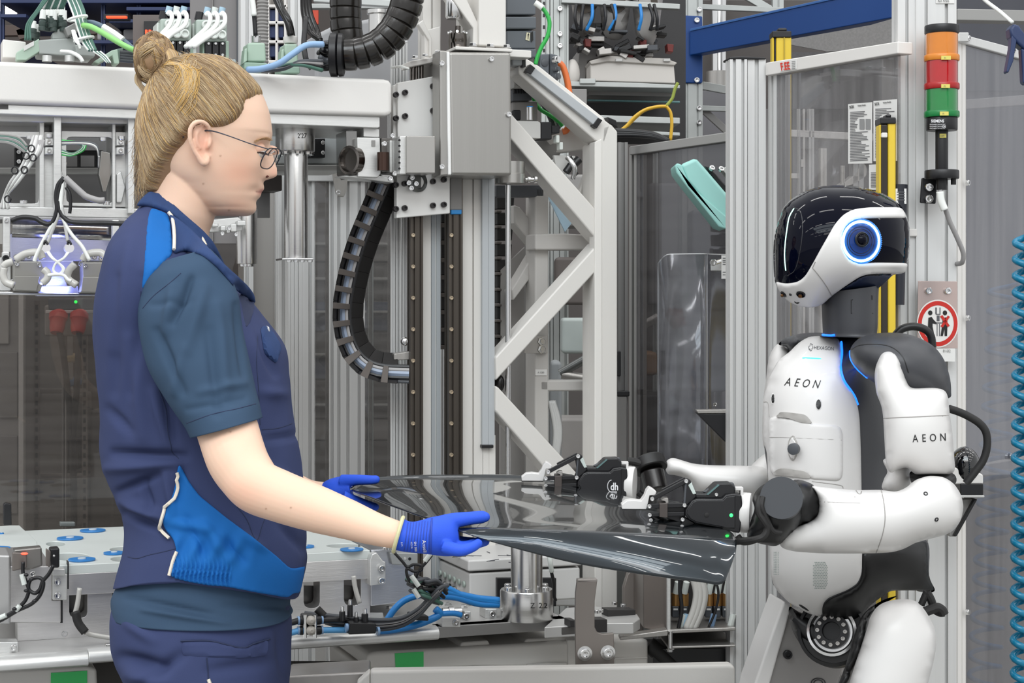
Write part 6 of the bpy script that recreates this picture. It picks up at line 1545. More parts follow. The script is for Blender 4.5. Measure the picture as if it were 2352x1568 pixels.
AMB = mat('amber_lens', '#e0871c', .12, coat=1, emit='#c06a10', estr=.12, var=.12, vscale=30); REDL = mat('red_lens', '#c3181c', .15, coat=1, var=.12, vscale=30); GRL = mat('green_lens', '#0b8a3e', .15, coat=1, var=.12, vscale=30)
seg(59,78,39, BLACK, 'top_cap'); seg(77,128,37, AMB, 'amber_segment', 22); seg(127,141,40, mat('amber_band', '#d9842a', .3), 'amber_band'); seg(140,194,37, REDL, 'red_segment', 22); seg(192,206,40, mat('red_band', '#a81c1c', .3), 'red_band'); seg(205,258,37, GRL, 'green_segment', 22); seg(256,270,40, mat('green_band', '#0f7a3c', .3), 'green_band')
bs_ = seg(269,300,35.5, BLACK, 'base'); pb = seg(299,390,14.5, BLACK, 'pole'); seg(391,411,39, BLACK, 'foot_flange')
bsb = world_bvh(bs_); write('print', 'SIEMENS', 2139,281,6.5, WINK, st_, bv=[bsb], wide=.85, bold=.03, lift=.0006, dref=2.9)
for k in range(3): write('print', '8WD4400 24V AC/DC', 2136,287 + k*4.5,2.6, WINK, st_, bv=[bsb], wide=1.0, lift=.0006, dref=2.9)
write('print', 'CE', 2164,293,5, WINK, st_, bv=[bsb], lift=.0006, dref=2.9)
for x, y, bw, t_ in ((2173,132,22, 'P1'),(2172,197,20, 'P2'),(2169,260,20, 'P3'),(2166,311,15, 'A44P2')):
    pl = Pl(x, 2.925 - (42.5 if y < 300 else 16)*S(2.925), 0)
    plate('yellow_tag', pl, rect(x - bw / 2, y - 4, x + bw / 2, y + 5), .001, mat('tag_yellow', '#ddd06a', .5), st_, bevel=0); write('print', t_, x - 4 if y < 300 else x - 7, y + 3,4, GINK, st_, pl=pl.off(.0006), wide=.7)
BKP = Pl(2130,2.945,4)
plate('bracket', BKP, [(2118,408),(2152,408),(2152,440),(2150,468),(2114,466),(2116,430)], .006, BLACK, st_, bevel=.002)
for y in (430,457): bolt(st_, BKP.at(2132, y, .001), BKP.n, .007)
seg(410,436,13, BLACK, 'cable_gland'); seg(410,424,6, BLACK, 'foot_stud', xc=2190)
cable('lamp_cable', [(2160,436,2.92),(2164,455,2.92),(2180,505,2.93),(2198,545,2.94),(2212,580,2.95),(2210,602,2.96),(2198,606,2.98)], .0042, GTUBE, st_)
cable('cable_sleeve', [(2159,440,2.915),(2162,462,2.915),(2170,482,2.915)], .0065, WTUBE, st_)
for i, (x0, x1, y0, y1) in enumerate(((2048,2085,424,700),(2040,2050,412,690))):
    b = B(); a, c = W((x0 + x1) / 2, y0,2.94 + i*.06), W((x0 + x1) / 2 - (5 if i == 0 else 0), y1,2.94 + i*.06); b.cyl(c, a, (x1 - x0)*.42*S(2.94),(x1 - x0) / 2*S(2.94), 28); o = b.obj('black_tube', mat('tube_black', '#20222b', .35), None)
    if i == 0:
        tube_ = o; tag(o, 'black tapered tube with a white label hung on the post behind the robot head', 'tube'); tbv_ = b.bvh()
        patch(q := B(), rect(2056,433,2082,468), [tbv_], .0004,4,0, smooth=None, dref=2.93); q.obj('white_label', PAPER, tube_)
        for k in range(4): patch(q := B(), rect(2060,440 + k*6,2078,442 + k*6), [tbv_], .0008,4,0, smooth=None, dref=2.93, relax=0); q.obj('print_line', GINK, tube_)
    else: tag(o, 'narrow black tube directly left of the labelled one', 'tube')
o = plate('white_clip', Pl(2095,2.97,0), rect(2086,525,2107,543), .02, WHITE, None); tag(o, 'small white clip on the profile post right of the robot head', 'clip')

# prohibition sign
SGN = Pl(2153,2.955,4)
sn_ = thing('warning_sign', 'round red ringed prohibition sign on an aluminium plate', 'sign', SGN.at(2153,800))
plate('backing_plate', SGN, [(2109,645),(2199,646),(2200,800),(2107,798)], .002, mat('sign_plate_alloy', '#c7b4ae', .22,.8), sn_, bevel=.0005)
for x in (2132,2176): bolt(sn_, SGN.at(x, 668,.0005), SGN.n, .006)
def disc(cx, cy, rx, ry, lift, m, nm, n=48): 
    P = [SGN.at(cx + rx*math.cos(t / n*6.2832), cy + ry*math.sin(t / n*6.2832), lift) for t in range(n)]; b = B(); b.prism(P, -SGN.n*.0006); return b.obj(nm, m, sn_)
cx_, cy_ = 2154,743
disc(cx_, cy_, 48,55,.0010, WHITE, 'sign_disc'); SRED = mat('sign_red', '#c2261c', .4)
b = B(); n = 48
for k in range(n):
    t0, t1 = k / n*6.2832,(k + 1) / n*6.2832
    P = [SGN.at(cx_ + r*math.cos(t)*.875, cy_ + r*math.sin(t), .0014) for r, t in ((52, t0),(52, t1),(42, t1),(42, t0))]
    b.add(P, [[0,1,2,3]])
b.obj('red_ring', SRED, sn_, flat=True)
def flatp(pts, m, nm, lift=.0017): b = B(); b.prism([SGN.at(x, y, lift) for x, y in pts], -SGN.n*.0003); return b.obj(nm, m, sn_, flat=True)
def zs(*p): return [(1900 + a / 1.867,0 + c / 1.867) for a, c in p]
disc(*zs((442,1341))[0], 5,5.5,.0016, INK, 'figure_head', 20); disc(*zs((505,1341))[0], 5,5.5,.0016, INK, 'figure_head', 20)
flatp(zs((434,1362),(448,1358),(456,1370),(470,1384),(468,1390),(452,1386),(452,1400),(460,1438),(450,1440),(442,1412),(440,1440),(430,1440),(432,1400)), INK, 'worker_figure')
flatp(zs((496,1362),(512,1360),(516,1380),(514,1440),(504,1440),(503,1410),(496,1440),(486,1440),(492,1400)), INK, 'worker_figure')
for P in (((484,1356),(494,1350),(526,1396),(516,1402)),((518,1352),(526,1358),(496,1404),(486,1398))): flatp(zs(*P), SRED, 'red_cross', .0021)
for P in (((464,1318),(470,1318),(470,1345),(464,1345)),((482,1318),(486,1318),(486,1345),(482,1345)),((466,1345),(486,1345),(486,1349),(466,1349)),((470,1352),(482,1352),(482,1376),(470,1376)),((462,1382),(492,1382),(492,1386),(462,1386)),((470,1388),(473,1388),(473,1440),(470,1440)),((480,1388),(483,1388),(483,1440),(480,1440))): flatp(zs(*P), GINK, 'machine_outline')
plate('number_plate', SGN, rect(2150,800,2194,830), .001, PAPER, sn_, off=.0, bevel=0); write('print', '01-S12', 2166,809,7, INK, sn_, pl=SGN.off(.001), wide=.62)

# ---- right-hand guard with scratched pane and a blue spiral hose with its modelled reflection
RG_ = Pl(2204,3.02,50)
rg = thing('right_guard', 'scratched clear guard pane with a white edge profile at the right side', 'guard', V((RG_.at(2210,900).x, RG_.at(2210,900).y, 0)))
post('edge_profile', RG_, 2200,2219,78, WHITE, rg, slots=1, sw=.003, sd_=.002, deep=.03)
plate('top_rail', RG_, [(2203,76),(2360,118),(2360,140),(2203,96)], .02, ANOD, rg, off=.006)
plate('pane', RG_, [(2218,92),(2420,146),(2420,2200),(2218,2400)], .004, glass('scratched_pane', '#c3c2c4', .03, haze=.22, hazecol='#a9a7a8', streak=(12,12,1)), rg, bevel=0)
for y in (88,420,730,1060,1405, ): bolt(rg, RG_.at(2220 if y > 100 else 2222, y, .006), RG_.n, .005)
bolt(rg, RG_.at(2325,115,.008), RG_.n, .006); bolt(rg, RG_.at(2322,1048,.002), RG_.n, .006); plate('corner_fitting', RG_, rect(2203,74,2226,96), .02, ALU, rg, off=.01)
rb = thing('rear_booth', 'dim grey booth with pale cross bar behind the scratched pane', 'machine', W(2290,1500,4.6))
RB2 = Pl(2290,4.6,10)
plate('back_sheet', RB2, rect(2195,200,2480,1600), .02, mat('booth_grey', '#77757a', .6, var=.15, vscale=3), rb, bevel=0, off=-.3)
plate('cross_bar', RB2, [(2200,230),(2480,208),(2480,232),(2200,252)], .04, CREAM, rb); plate('low_bar', RB2, [(2200,1062),(2480,1020),(2480,1034),(2200,1078)], .02, CREAM, rb)
plate('dark_upper', RB2, rect(2195,-60,2480,208), .02, mat('booth_dark', '#4a4b52', .6, var=.2, vscale=6), rb, off=-.28, bevel=0); plate('grey_band', RB2, rect(2195,1078,2480,1620), .02, mat('booth_warm', '#8b8683', .6, var=.1), rb, off=-.27, bevel=0)
plate('top_bar', Pl(2260,4.3,10), [(2200,20),(2400,24),(2400,50),(2200,46)], .05, mat('upper_bar_grey', '#9b9a98', .5), rb)
o = plate('upper_cladding', Pl(2280,5.4,0), rect(2190,-200,2480,120), .05, mat('clad_grey', '#6a6a6b', .7), None, bevel=0); tag(o, 'grey cladding above the right guard', 'cladding')
def coil(name, xs, y0, y1, rpx, pitch, d, rw, m, lb):
    b = B(); P = []; n = int((y1 - y0) / pitch*18)
    for k in range(n + 1):
        t = k / 18*2*math.pi; y = y0 + (y1 - y0)*k / n; u = (y - y0) / (y1 - y0); xc = xs[0] + (xs[1] - xs[0])*u; c = W(xc, y, d)
        P.append(c + V((math.cos(t)*rpx*S(d), math.sin(t)*rpx*S(d), 0)))
    b.tube(P, rw, 8,1, smooth=False); o = b.obj(name, m, ang=180); tag(o, lb, 'hose'); return o
coil('spiral_hose', (2347,2341), 540,1640,15,38,2.72,.0055, mat('petrol_blue_hose', '#0c7396', .25), 'petrol blue spiral air hose hanging at the right edge in front of the pane')
coil('spiral_hose', (2308,2256), 650,1640,34,44,3.55,.0050, mat('hose_reflection_blue', '#3f7fb8', .3), 'blue coil behind the scratched pane, added as the reflection of the spiral hose')  # coil added behind the pane to stand for the front hose's reflection
ag = thing('air_gun', 'dark blue air gun hanging at the top right corner', 'tool', W(2335,120,2.75))
AGP = Pl(2335,2.75,0); AGM = mat('air_gun_blue', '#24355c', .4)
plate('body', AGP, [(2320,66),(2328,52),(2342,58),(2360,84),(2360,120),(2340,102),(2322,84)], .03, AGM, ag, bevel=.005); plate('handle', AGP, [(2324,80),(2336,92),(2328,140),(2316,168),(2312,164),(2322,110)], .02, AGM, ag, bevel=.004); plate('nozzle', AGP, [(2346,110),(2360,116),(2360,195),(2350,190)], .02, AGM, ag, bevel=.003)
cable('white_cord', [(2236,-30,2.8),(2262,0,2.79),(2296,26,2.77),(2326,52,2.75)], .003, WTUBE, ag)

# ---- dome sensor box on its bracket behind the robot
dm = thing('dome_sensor', 'white box with glossy black dome on a bracket behind the robot elbow', 'sensor', W(2210,1230,2.85))
DMP = Pl(2210,2.86,0)
plate('white_shelf', DMP, [(2188,1072),(2250,1086),(2259,1090),(2259,1112),(2188,1112)], .10, WHITE, dm, bevel=.003); plate('black_box', DMP, rect(2206,1110,2259,1138), .09, BLACK, dm, off=.002, bevel=.002); plate('base_lip', DMP, rect(2200,1137,2262,1143), .10, GREYP, dm, off=.004)
b = B(); c = W(2216,1072,2.88); b.ell(c, .026,.026,.034); b.obj('dome', mat('dome_gloss', '#050507', .05, coat=1), dm)
plate('bracket_arm', DMP, [(2200,1146),(2246,1146),(2196,1232),(2180,1232),(2190,1180)], .02, MGREY, dm, off=-.02); plate('bracket_edge', DMP, [(2238,1146),(2246,1146),(2198,1232),(2190,1232)], .06, BLACK, dm, off=-.01)
# ================================================================ the woman
SKIN = mat('skin', (0.80,0.50,0.35), 0.48, spec=0.35, bump=0.05, bscale=420, sss=0.12)
def skin_tone(m):
    nt = m.node_tree; b = nt.nodes['Principled BSDF']
    at = nt.nodes.new('ShaderNodeVertexColor'); at.layer_name = 'tone'
    nt.links.new(at.outputs[0], b.inputs['Base Color'])
skin_tone(SKIN)
NAVY = mat('navy_work_twill', '#3b4468', 0.85, spec=0.2, bump=0.25, bscale=900, var=0.10, vscale=7, bdist=0.0006)
NAVYD = mat('navy_collar_twill', '#33466f', 0.82, spec=0.2, bump=0.25, bscale=900, var=0.08, vscale=7, bdist=0.0006)
TEE = mat('slate_navy_jersey', '#3b4f66', 0.85, spec=0.15, bump=0.3, bscale=1100, var=0.10, vscale=9, streak=(1,1,2.2), bdist=0.0005)
ROYAL = mat('royal_blue_twill', '#1c66b0', 0.78, spec=0.2, bump=0.25, bscale=900, var=0.06, vscale=8, bdist=0.0006)
PIPING = mat('cream_piping', '#e6dccb', 0.7)
THREAD = mat('dark_seam', '#252f4e', 0.8)
GLOVE = mat('blue_knit_glove', '#2d58d6', 0.6, spec=0.3, bump=0.3, bscale=500, bdist=0.0006)
GLOVER = mat('dark_blue_glove_rib', '#2545a8', 0.65)
GCUFF = mat('beige_glove_hem', '#cfcba0', 0.6)
HAIR = [mat('hair_light', '#cbb490', 0.42, spec=0.5), mat('hair_mid', '#aa8d69', 0.42, spec=0.5),
        mat('hair_brown', '#8b7257', 0.45, spec=0.4), mat('hair_gold', '#d3aa62', 0.4, spec=0.5)]
HAIRB = mat('hair_base', '#98795a', 0.5, var=0.2, vscale=60)

woman = thing('person', 'woman with blond bun, glasses and navy work vest holding the dark glossy panel', 'person', (W(450, CY, 2.55).x, 2.55,0))
HD = 2.55
def prof(tab, y):
    if y <= tab[0][0]: return tab[0][1:]
    for a, b in zip(tab, tab[1:]):
        if y <= b[0]:
            t = (y - a[0]) / (b[0] - a[0]); 
            return tuple(u + (w - u)*t for u, w in zip(a[1:], b[1:]))
    return tab[-1][1:]
SK = [(140,455,485,.008),(150,412,528,.036),(162,392,552,.05),(178,372,574,.061),(205,350,597,.070),(231,339,609,.075),(248,334,615,.077),
      (262,331,619,.078),(290,329,623,.078),(305,329,624.5,.078),(314,330,623.5,.077),(322,331,619,.076),(331,333,614.5,.075),(345,336,612,.074),(365,341,611,.073),
      (385,350,609,.070),(400,362,606,.068),(410,372,603.5,.066),(416,380,602,.064),(424,390,604.5,.062),(431,396,606,.060),(436,402,604,.059),(440,408,598,.058),(443,410,599,.057),
      (450,420,597.5,.055),(455,428,592,.053),(460,434,587,.052),(466,440,586.5,.050),(474,450,588,.046),(482,460,587,.041),(489,474,582,.034),(494,492,573,.024),(497,512,560,.010)]
HR = [(128,440,486,.012),(133,410,515,.034),(142,390,532,.05),(155,375,550,.060),(170,360,569,.069),(185,350,583,.074),(201,341,596,.078),(225,329,609,.083),
      (250,321,616,.086),(270,317,620,.087),(300,315,622,.088),(340,316,612,.086),(365,321,605,.084),(390,324,600,.080),(415,326,592,.074),(445,328,580,.066),(497,340,560,.04)]
NOSE = [(318,0),(325,1.5),(331,5),(345,11),(360,17),(375,22.5),(388,27),(397,30),(403,29.5),(407,24),(410,14),(413,4),(417,0)]
def prof1(tab, y):
    if y <= tab[0][0] or y >= tab[-1][0]: return 0.0
    return prof(tab, y)[0]
SKB = [(305,622),(322,618),(345,612.5),(375,610),(400,606),(420,603.5),(436,599),(452,593),(466,588.5),(480,587),(489,582),(494,573),(497,560)]
YAW = math.radians(7)
PIV = W(455,300, HD)
def head_pt(tab, y, th, skin=True):
    xb, xf, hw = prof(tab, y)
    if skin: hw = sum(prof(tab, y + k)[2] for k in (-14,-9,-4,0,4,9,14)) / 7 if 160 < y < 482 else hw
    xm = xb + (xf - xb)*0.47
    c, s_ = math.cos(th), math.sin(th)
    e = 2.25 if c > 0 else 2.0
    cx = abs(c) ** (2 / e)*(1 if c >= 0 else -1); sy = abs(s_) ** (2 / e)*(1 if s_ >= 0 else -1)
    x = xm + (xf - xm if c > 0 else xm - xb)*cx
    lat = hw*sy
    if skin and c > 0 and y > 305:
        xs = sum(prof(SKB, y + k)[0] for k in (-12,-6,0,6,12)) / 5 if y < 480 else prof(SKB, y)[0]; g = math.exp(-(lat / .024) ** 2)
        x = xm + (xs + (xf - xs)*g - xm)*cx
    if skin:
        if c > 0:
            sg = 0.0065 + 0.0065*max(0, min(1,(y - 335) / 60))
            x += prof1(NOSE, y)*math.exp(-(lat / sg) ** 2)
            g = math.exp(-((abs(lat) - .032) / .015) ** 2)
            x -= 11*math.exp(-((y - 341) / 12.0) ** 2)*g          # eye sockets
            x += 3.5*math.exp(-((y - 318) / 7.0) ** 2)*g          # brow
            x += 4*math.exp(-((y - 382) / 20.0) ** 2)*math.exp(-((abs(lat) - .045) / .02) ** 2)   # cheek
            if y > 405: x -= 5*math.exp(-((y - 437) / 10.0) ** 2)*math.exp(-((abs(lat) - .03) / .012) ** 2)
    p = W(x, y, HD); p.y = HD - lat
    q = p - PIV
    ca, sa = math.cos(YAW), math.sin(YAW)
    return PIV + V((q.x*ca - q.y*sa*1.0, q.x*sa + q.y*ca, q.z))
def head_loft(tab, y0, y1, stp, n, skin=True):
    b = B(); rr = []
    y = y0
    while y <= y1:
        rr.append([head_pt(tab, y, 2*math.pi*k / n, skin) for k in range(n)]); y += stp
    return b.loft(rr)
body = head_loft(SK, 140,497,2.5,110)
rloft([(352,330,452,360,2.55,.050),(354,375,478,425,2.55,.054),(355,410,494,468,2.55,.055),(350,445,490,505,2.55,.056),
       (336,480,478,540,2.55,.060),(322,520,480,580,2.55,.09),(290,580,500,640,2.55,.135),(275,680,520,700,2.55,.145),(280,800,560,800,2.55,.14),(300,1000,600,1000,2.55,.12),(310,1300,620,1300,2.55,.13)], 8,48, body)
def limb(bl, pts, n=20, sub=8, flat=1.0):
    P = [W(x, y, d) for x, y, d, r in pts]; R = [r*S(d) for x, y, d, r in pts]
    return bl.tube(P, R, n=n, sub=sub, flat=flat)
limb(body, [(430,640,2.44,60),(455,740,2.39,72),(490,880,2.36,70),(522,985,2.34,71),(543,1050,2.315,70),(566,1090,2.30,66),(592,1118,2.285,63),(640,1138,2.27,60),
            (690,1156,2.255,57),(740,1173,2.24,53),(800,1193,2.225,46),(860,1214,2.21,38),(913,1228,2.20,32),(958,1234,2.20,31)], 28,10)
limb(body, [(430,640,2.66,60),(470,800,2.70,62),(510,960,2.72,58),(540,1030,2.72,50),(620,1090,2.69,42),(700,1130,2.66,32),(760,1135,2.64,27)], 20,8)
# ear: a tilted dish with a raised rim, both sides
def ear(side):
    R = Matrix.Rotation(math.radians(10)*1,3, 'Y')
    def e(x, y, out):    # out: metres away from the head
        p = W(x, y, HD); q = V((p.x, HD - side*(.0735 + out), p.z)) - PIV
        ca, sa = math.cos(YAW), math.sin(YAW)
        return PIV + V((q.x*ca - q.y*sa, q.x*sa + q.y*ca, q.z))
    body.tube([e(484,338,.002),(e(488,318,.004)), e(484,302,.010), e(470,294,.017), e(455,298,.020), e(446,313,.020), e(446,335,.018), e(453,355,.014), e(464,372,.010), e(474,384,.007), e(481,380,.004), e(483,366,.003)],
              [.0030,.0032,.0034,.0036,.0038,.0038,.0036,.0034,.0042,.0056,.0045,.003], 10,5)
    body.tube([e(470,306,.008), e(459,320,.012), e(460,340,.011),(e(468,354,.008))], [.002,.003,.003,.002], 8,4)
    body.tube([e(488,330,.003), e(486,342,.006), e(482,352,.004)], [.003,.004,.003], 8,4)
    c = e(466,335,.003)
    vs = [e(x, y, o) for x, y, o in [(484,312,.001),(470,298,.010),(455,302,.014),(449,320,.014),(450,340,.012),(460,362,.008),(474,384,.005),(482,372,.001),(484,345,-.004)]]
    back = [v + V((0, side*0.006,0)) for v in vs]
    body.loft([vs, back])
ear(1); ear(-1)
bo = remesh(body, 'body', 0.0019, SKIN, woman, smooth=5, fac=0.5)
# skin tones: flush of cheek, ear and elbow, lips, paler neck
me = bo.data
org = WL[bo.name]
co = np.empty(len(me.vertices)*3, np.float32); me.vertices.foreach_get('co', co); co = co.reshape(-1,3) + np.array(org)
X = CX + co[:, 0] / co[:, 1]*F; Y = CY - (co[:, 2] - EYE) / co[:, 1]*F
lat = np.abs(co[:, 1] - (HD + (X - 455)*S(HD)*math.tan(YAW)))
base = np.tile(np.array([0.84,0.575,0.43]),(len(X), 1))
def blob(cx, cy, rx, ry, col, k):
    w = (np.exp(-((X - cx) / rx) ** 2 - ((Y - cy) / ry) ** 2)*k)[:, None]
    base[:] = base*(1 - w) + np.array(col)*w
blob(548,395,48,36,(0.83,0.40,0.27), .55); blob(466,330,22,34,(0.84,0.38,0.27), .55); blob(630,396,12,14,(0.84,0.42,0.32), .5)
blob(570,352,30,14,(0.74,0.42,0.28), .4); blob(560,1130,50,40,(0.84,0.42,0.30), .35); blob(545,470,30,18,(0.82,0.42,0.3), .35)
lip = np.exp(-((Y - 441) / 7.5) ** 4)*np.exp(-(lat / .021) ** 4)*np.clip((X - 576) / 14,0,1)
base[:] = base*(1 - .8*lip[:, None]) + np.array((0.60,0.22,0.19))*.8*lip[:, None]
mouth = np.exp(-((Y - 440.5 + (600 - X)*.10) / 1.6) ** 2)*np.clip((X - 574) / 8,0,1)*(lat < .026)
base[:] = base*(1 - .75*mouth[:, None]) + np.array((0.25,0.08,0.07))*.75*mouth[:, None]
for mx, my in ((506,358),(526,483),(467,422),(611,1168),(668,1166),(529,991)): blob(mx, my, 2.2,2.0,(0.36,0.16,0.09), .8)
ca = me.color_attributes.new('tone', 'FLOAT_COLOR', 'POINT')
ca.data.foreach_set('color', np.hstack([base, np.ones((len(X), 1))]).astype(np.float32).ravel())
skinbv = world_bvh(bo)

# eye, lashes, brow, nostril
eb = B(); ec = W(592,349,2.532)
EYEM = mat('eye_white', '#d9cfc6', 0.15); IRIS = mat('iris', '#4a5a5e', 0.1); LID = mat('eyelid_skin', (0.76,0.47,0.34), 0.5, sss=0.1); LASH = mat('lash_brown', '#3a2820', 0.6); BROW = mat('brow_hair', '#b08d68', 0.7)
for sd in (-1,1):
    c = ec if sd < 0 else ec + V((.012,.058,0))
    b = B(); b.ell(c, .0115,.0115,.0115); b.m = 1; b.ell(c + V((.0055,-.001,-.0015)), .0068,.0055,.0055)
    b.obj('eye', [EYEM, IRIS], woman)
    b = B()
    b.tube([c + V((.0005,-.0118,-.002)), c + V((.0065,-.0095,-.0012)), c + V((.0115,-.003,-.002)), c + V((.012,.003,-.003))], .0011,6)
    for k in range(9):
        q = c + V((.004 + .0085*k / 8,-.0108 + .012*k / 8,-.0015))
        b.tube([q, q + V((.0045,-.001,-.003)), q + V((.009,-.002,-.0035))], [.0004,.0003,.0001], 4,2)
    if sd < 0: b.obj('eyelashes', LASH, woman)
    b = B(); b.ell(c + V((-.0012,0,.0042)), .0128,.0135,.0108); b.obj('eyelid', LID, woman)
b = B()
for k in range(60):
    t = k / 59; x = 583 + 36*t; y = 326 - 7*math.sin(t*2.6) + random.uniform(-2,2)
    p, n = hit(skinbv, x, y)
    if p is None or p.y > 2.56: continue
    q = p + V((.006,0,.0015)); b.tube([p - n*.0003, p + V((.003,0,.0012)) + n*.0006, q - n*.0004], [.0004,.0004,.0001], 4,2)
b.obj('eyebrow', BROW, woman)
b = B(); p, n = hit(skinbv, 612,405)
b.ell(p + V((0,.001,0)), .0035,.002,.0018); b.obj('nostril', mat('nostril_dark', '#5a2a20', 0.8), woman)

# ---- hair
HLINE = [(640,236),(612,233),(596,228),(574,236),(569,256),(557,275),(540,288),(515,297),(483,300),(462,290),(445,298),(430,318),(416,336),(400,350),(386,367),(372,388),(363,408),(357,428),(352,450),
         (290,470),(260,300),(300,80),(480,70),(660,120)]
def smooth01(t): t = max(0, min(1, t)); return t*t*(3 - 2*t)
ns = 120; ys = [128 + 3.0*k for k in range(113)]
gridp = []
P2 = []
for y in ys:
    for k in range(ns):
        P2.append(head_pt(HR, y, 2*math.pi*k / ns, False))
PX = [(CX + p.x / p.y*F, CY - (p.z - EYE) / p.y*F) for p in P2]
sd = _segdist(PX, HLINE)*np.where(_inside(PX, HLINE), 1,-1)
vsx = []
for i, p in enumerate(P2):
    y = ys[i // ns]; th = 2*math.pi*(i % ns) / ns
    s_ = head_pt(SK, max(y, 141), th, True) if y >= 141 else p - V((0,0,.006))
    inn = s_ + (PIV - s_).normalized()*0.007
    t = smooth01((sd[i] + 3) / 26.0)
    n_ = noise.noise(V((p.x*30, p.y*30, p.z*30)))*.0018
    vsx.append(inn.lerp(p, t) + (p - PIV).normalized()*n_*t)
b = B(); b.loft([vsx[j*ns:(j + 1)*ns] for j in range(len(ys))])
hair = b.obj('hair', HAIRB, woman, ang=180)
hbv = b.bvh()
C0 = W(462,275, HD); KN = W(372,172, HD)
st = B()
def slerp(a, b, t):
    w = math.acos(max(-1, min(1, a.dot(b)))); s_ = math.sin(w)
    return (a*math.sin((1 - t)*w) + b*math.sin(t*w)) / max(s_, 1e-5)
cand = [i for i in range(len(P2)) if sd[i] > 3 and PX[i][1] > 132]
ea = W(468,270,2.48)
kd = (KN - C0).normalized()
edge = [i for i in range(len(P2)) if -4 < sd[i] < 24 and PX[i][1] > 150]
for k in range(11000):
    i = random.choice(cand if k % 3 else edge); p = P2[i] + V([random.uniform(-.003,.003) for _ in range(3)])
    if p.y > HD + .03 and random.random() < .6: continue
    a = (p - C0).normalized(); ln = random.uniform(.25,.75) if k % 3 else random.uniform(.15,.4)
    off = random.uniform(.0004,.0016); wob = random.uniform(-.05,.05)
    pts = []
    for s_ in range(9):
        t = ln*s_ / 8
        dvec = slerp(a, kd, t); dvec = (dvec + V((0,0,1))*wob*math.sin(t*3)).normalized()
        h = hbv.ray_cast(C0, dvec)
        if h[0] is None: break
        lift = off*math.sin(math.pi*min(1,(s_ + .6) / 8.6)) - (.0004 if s_ in (0,8) else 0)
        pts.append(h[0] + dvec*lift)
    if len(pts) > 4:
        st.m = random.choices([0,1,2,3], [.34,.34,.24,.08])[0]
        st.tube(pts, [.0001,.00032,.00036,.00032,.0001], 3,1, caps=False, smooth=False)
# gold band of hair swept up over the crown to the bun
for k in range(220):
    x0 = 432 + random.gauss(0,9); y0 = 200 + random.gauss(0,22)
    j = random.gauss(0,5)
    P = [(x0 - 34 + j*.3, y0 + 34),(x0 - 12, y0 + 8),(x0 + 2, y0 - 18),(x0 - 4,160 + j*.4),(404 + j, 150 + j*.5),(385 + j*.5,152)]
    pts = []; lf = random.uniform(.0012,.003)
    for q_, (x, y) in enumerate(P):
        h, n = hit(hbv, x, y, 2.5); pts.append(h + n*(lf if q_ else -.0004))
    st.m = random.choice([3,0,0,1,3]); st.tube(pts, [.0001,.0004,.0005,.0004], 3,3, caps=False)
# fly-away wisps down the nape
for k in range(240):
    x0 = 318 + random.uniform(0,26); y0 = random.uniform(250,400); dd = HD + random.uniform(-.05,.05)
    L = random.uniform(30,110); sw = random.uniform(-28,14)
    st.m = random.choice([0,1,2])
    st.tube([W(x0, y0, dd), W(x0 - 3 + sw*.3, y0 + L*.4, dd), W(x0 + sw*.8, y0 + L*.8, dd), W(x0 + sw + random.uniform(-14,14), y0 + L, dd)], [.0003,.0003,.00025,.0001], 3,3, caps=False)
for k in range(60):
    t0 = random.uniform(0,1); x0 = 320 + 200*t0; y0 = 128 + 180*abs(t0 - .5)*random.random()
    st.m = 0; st.tube([W(x0 + 30, y0 + 8, HD - .02), W(x0 + 12, y0 - 3, HD - .02), W(x0 + random.uniform(-16,10), y0 - random.uniform(4,18), HD - .02)], [.0003,.0003,.0001], 3,3, caps=False)
st.obj('hair_strand', HAIR, woman, ang=180, kind='stuff')
# bun
bn = B(); bc = W(353,134, HD + .0)
bn.ell(bc, .0255,.027,.031, Matrix.Rotation(.25,3, 'Y'), 28,20)
bn.ell(W(388,152, HD), .018,.018,.015, None, 20,14)
bun = bn.obj('hair_bun', HAIRB, woman, ang=180)
bs = B()
for lk in range(15):
    ax0 = V([(1,.35,.3),(.2,.3,1),(-1,.5,.4),(.9,.4,-.7),(-.5,.2,1),(.6,.9,.8)][lk - 9]).normalized() if lk > 8 else [V((.25,1,.1)), V((-.5,.8,.45)), V((.6,.7,-.4)), V((.1,.9,.5)), V((-.3,1,-.3)), V((.8,.5,.3)), V((-.7,.6,-.1)), V((.3,.9,-.5)), V((0,1,0))][lk].normalized()
    ph0 = lk*.9; tl0 = [-.45,.35,.0,.5,-.3,.2,-.1,.42,.1,.1,-.15,.25,.0,.2,-.1][lk]; tone = [0,1,2,1,0,2,1,0,1][lk % 9]
    for k in range(110):
        ax = (ax0 + V([random.gauss(0,.035) for _ in range(3)])).normalized(); a, c = frame(ax)
        ph = ph0 + random.uniform(-.25,.25); span = random.uniform(3.2,4.6); q_ = random.gauss(0,.17); rr = 1.10 - q_*q_*1.6 + .04*(lk % 3); tl = tl0 + q_
        bs.m = random.choices([tone, 1,2,3], [.55,.25,.14,.06])[0]
        pts = []
        for s_ in range(13):
            t = ph + span*s_ / 12; q = (a*math.cos(t) + c*math.sin(t) + ax*tl).normalized()
            r_ = rr*(1 + .03*math.sin(2*t + lk))
            pts.append(bc + V((q.x*.0265*r_, q.y*.028*r_, q.z*.033*r_)))
        bs.tube(pts, [.0001,.00045,.0005,.00045,.0001], 3,1, caps=False, smooth=False)
for k in range(70):     # loose lock under the bun
    j = random.gauss(0,4)
    bs.m = random.choice([1,1,2,0])
    bs.tube([W(338 + j, 150, HD), W(322 + j, 168, HD), W(318 + j*.8,188, HD), W(330 + j*.7,205 + random.uniform(-4,6), HD), W(338 + j, 216, HD)], [.0003,.0009,.0009,.0002], 3,4, caps=False)
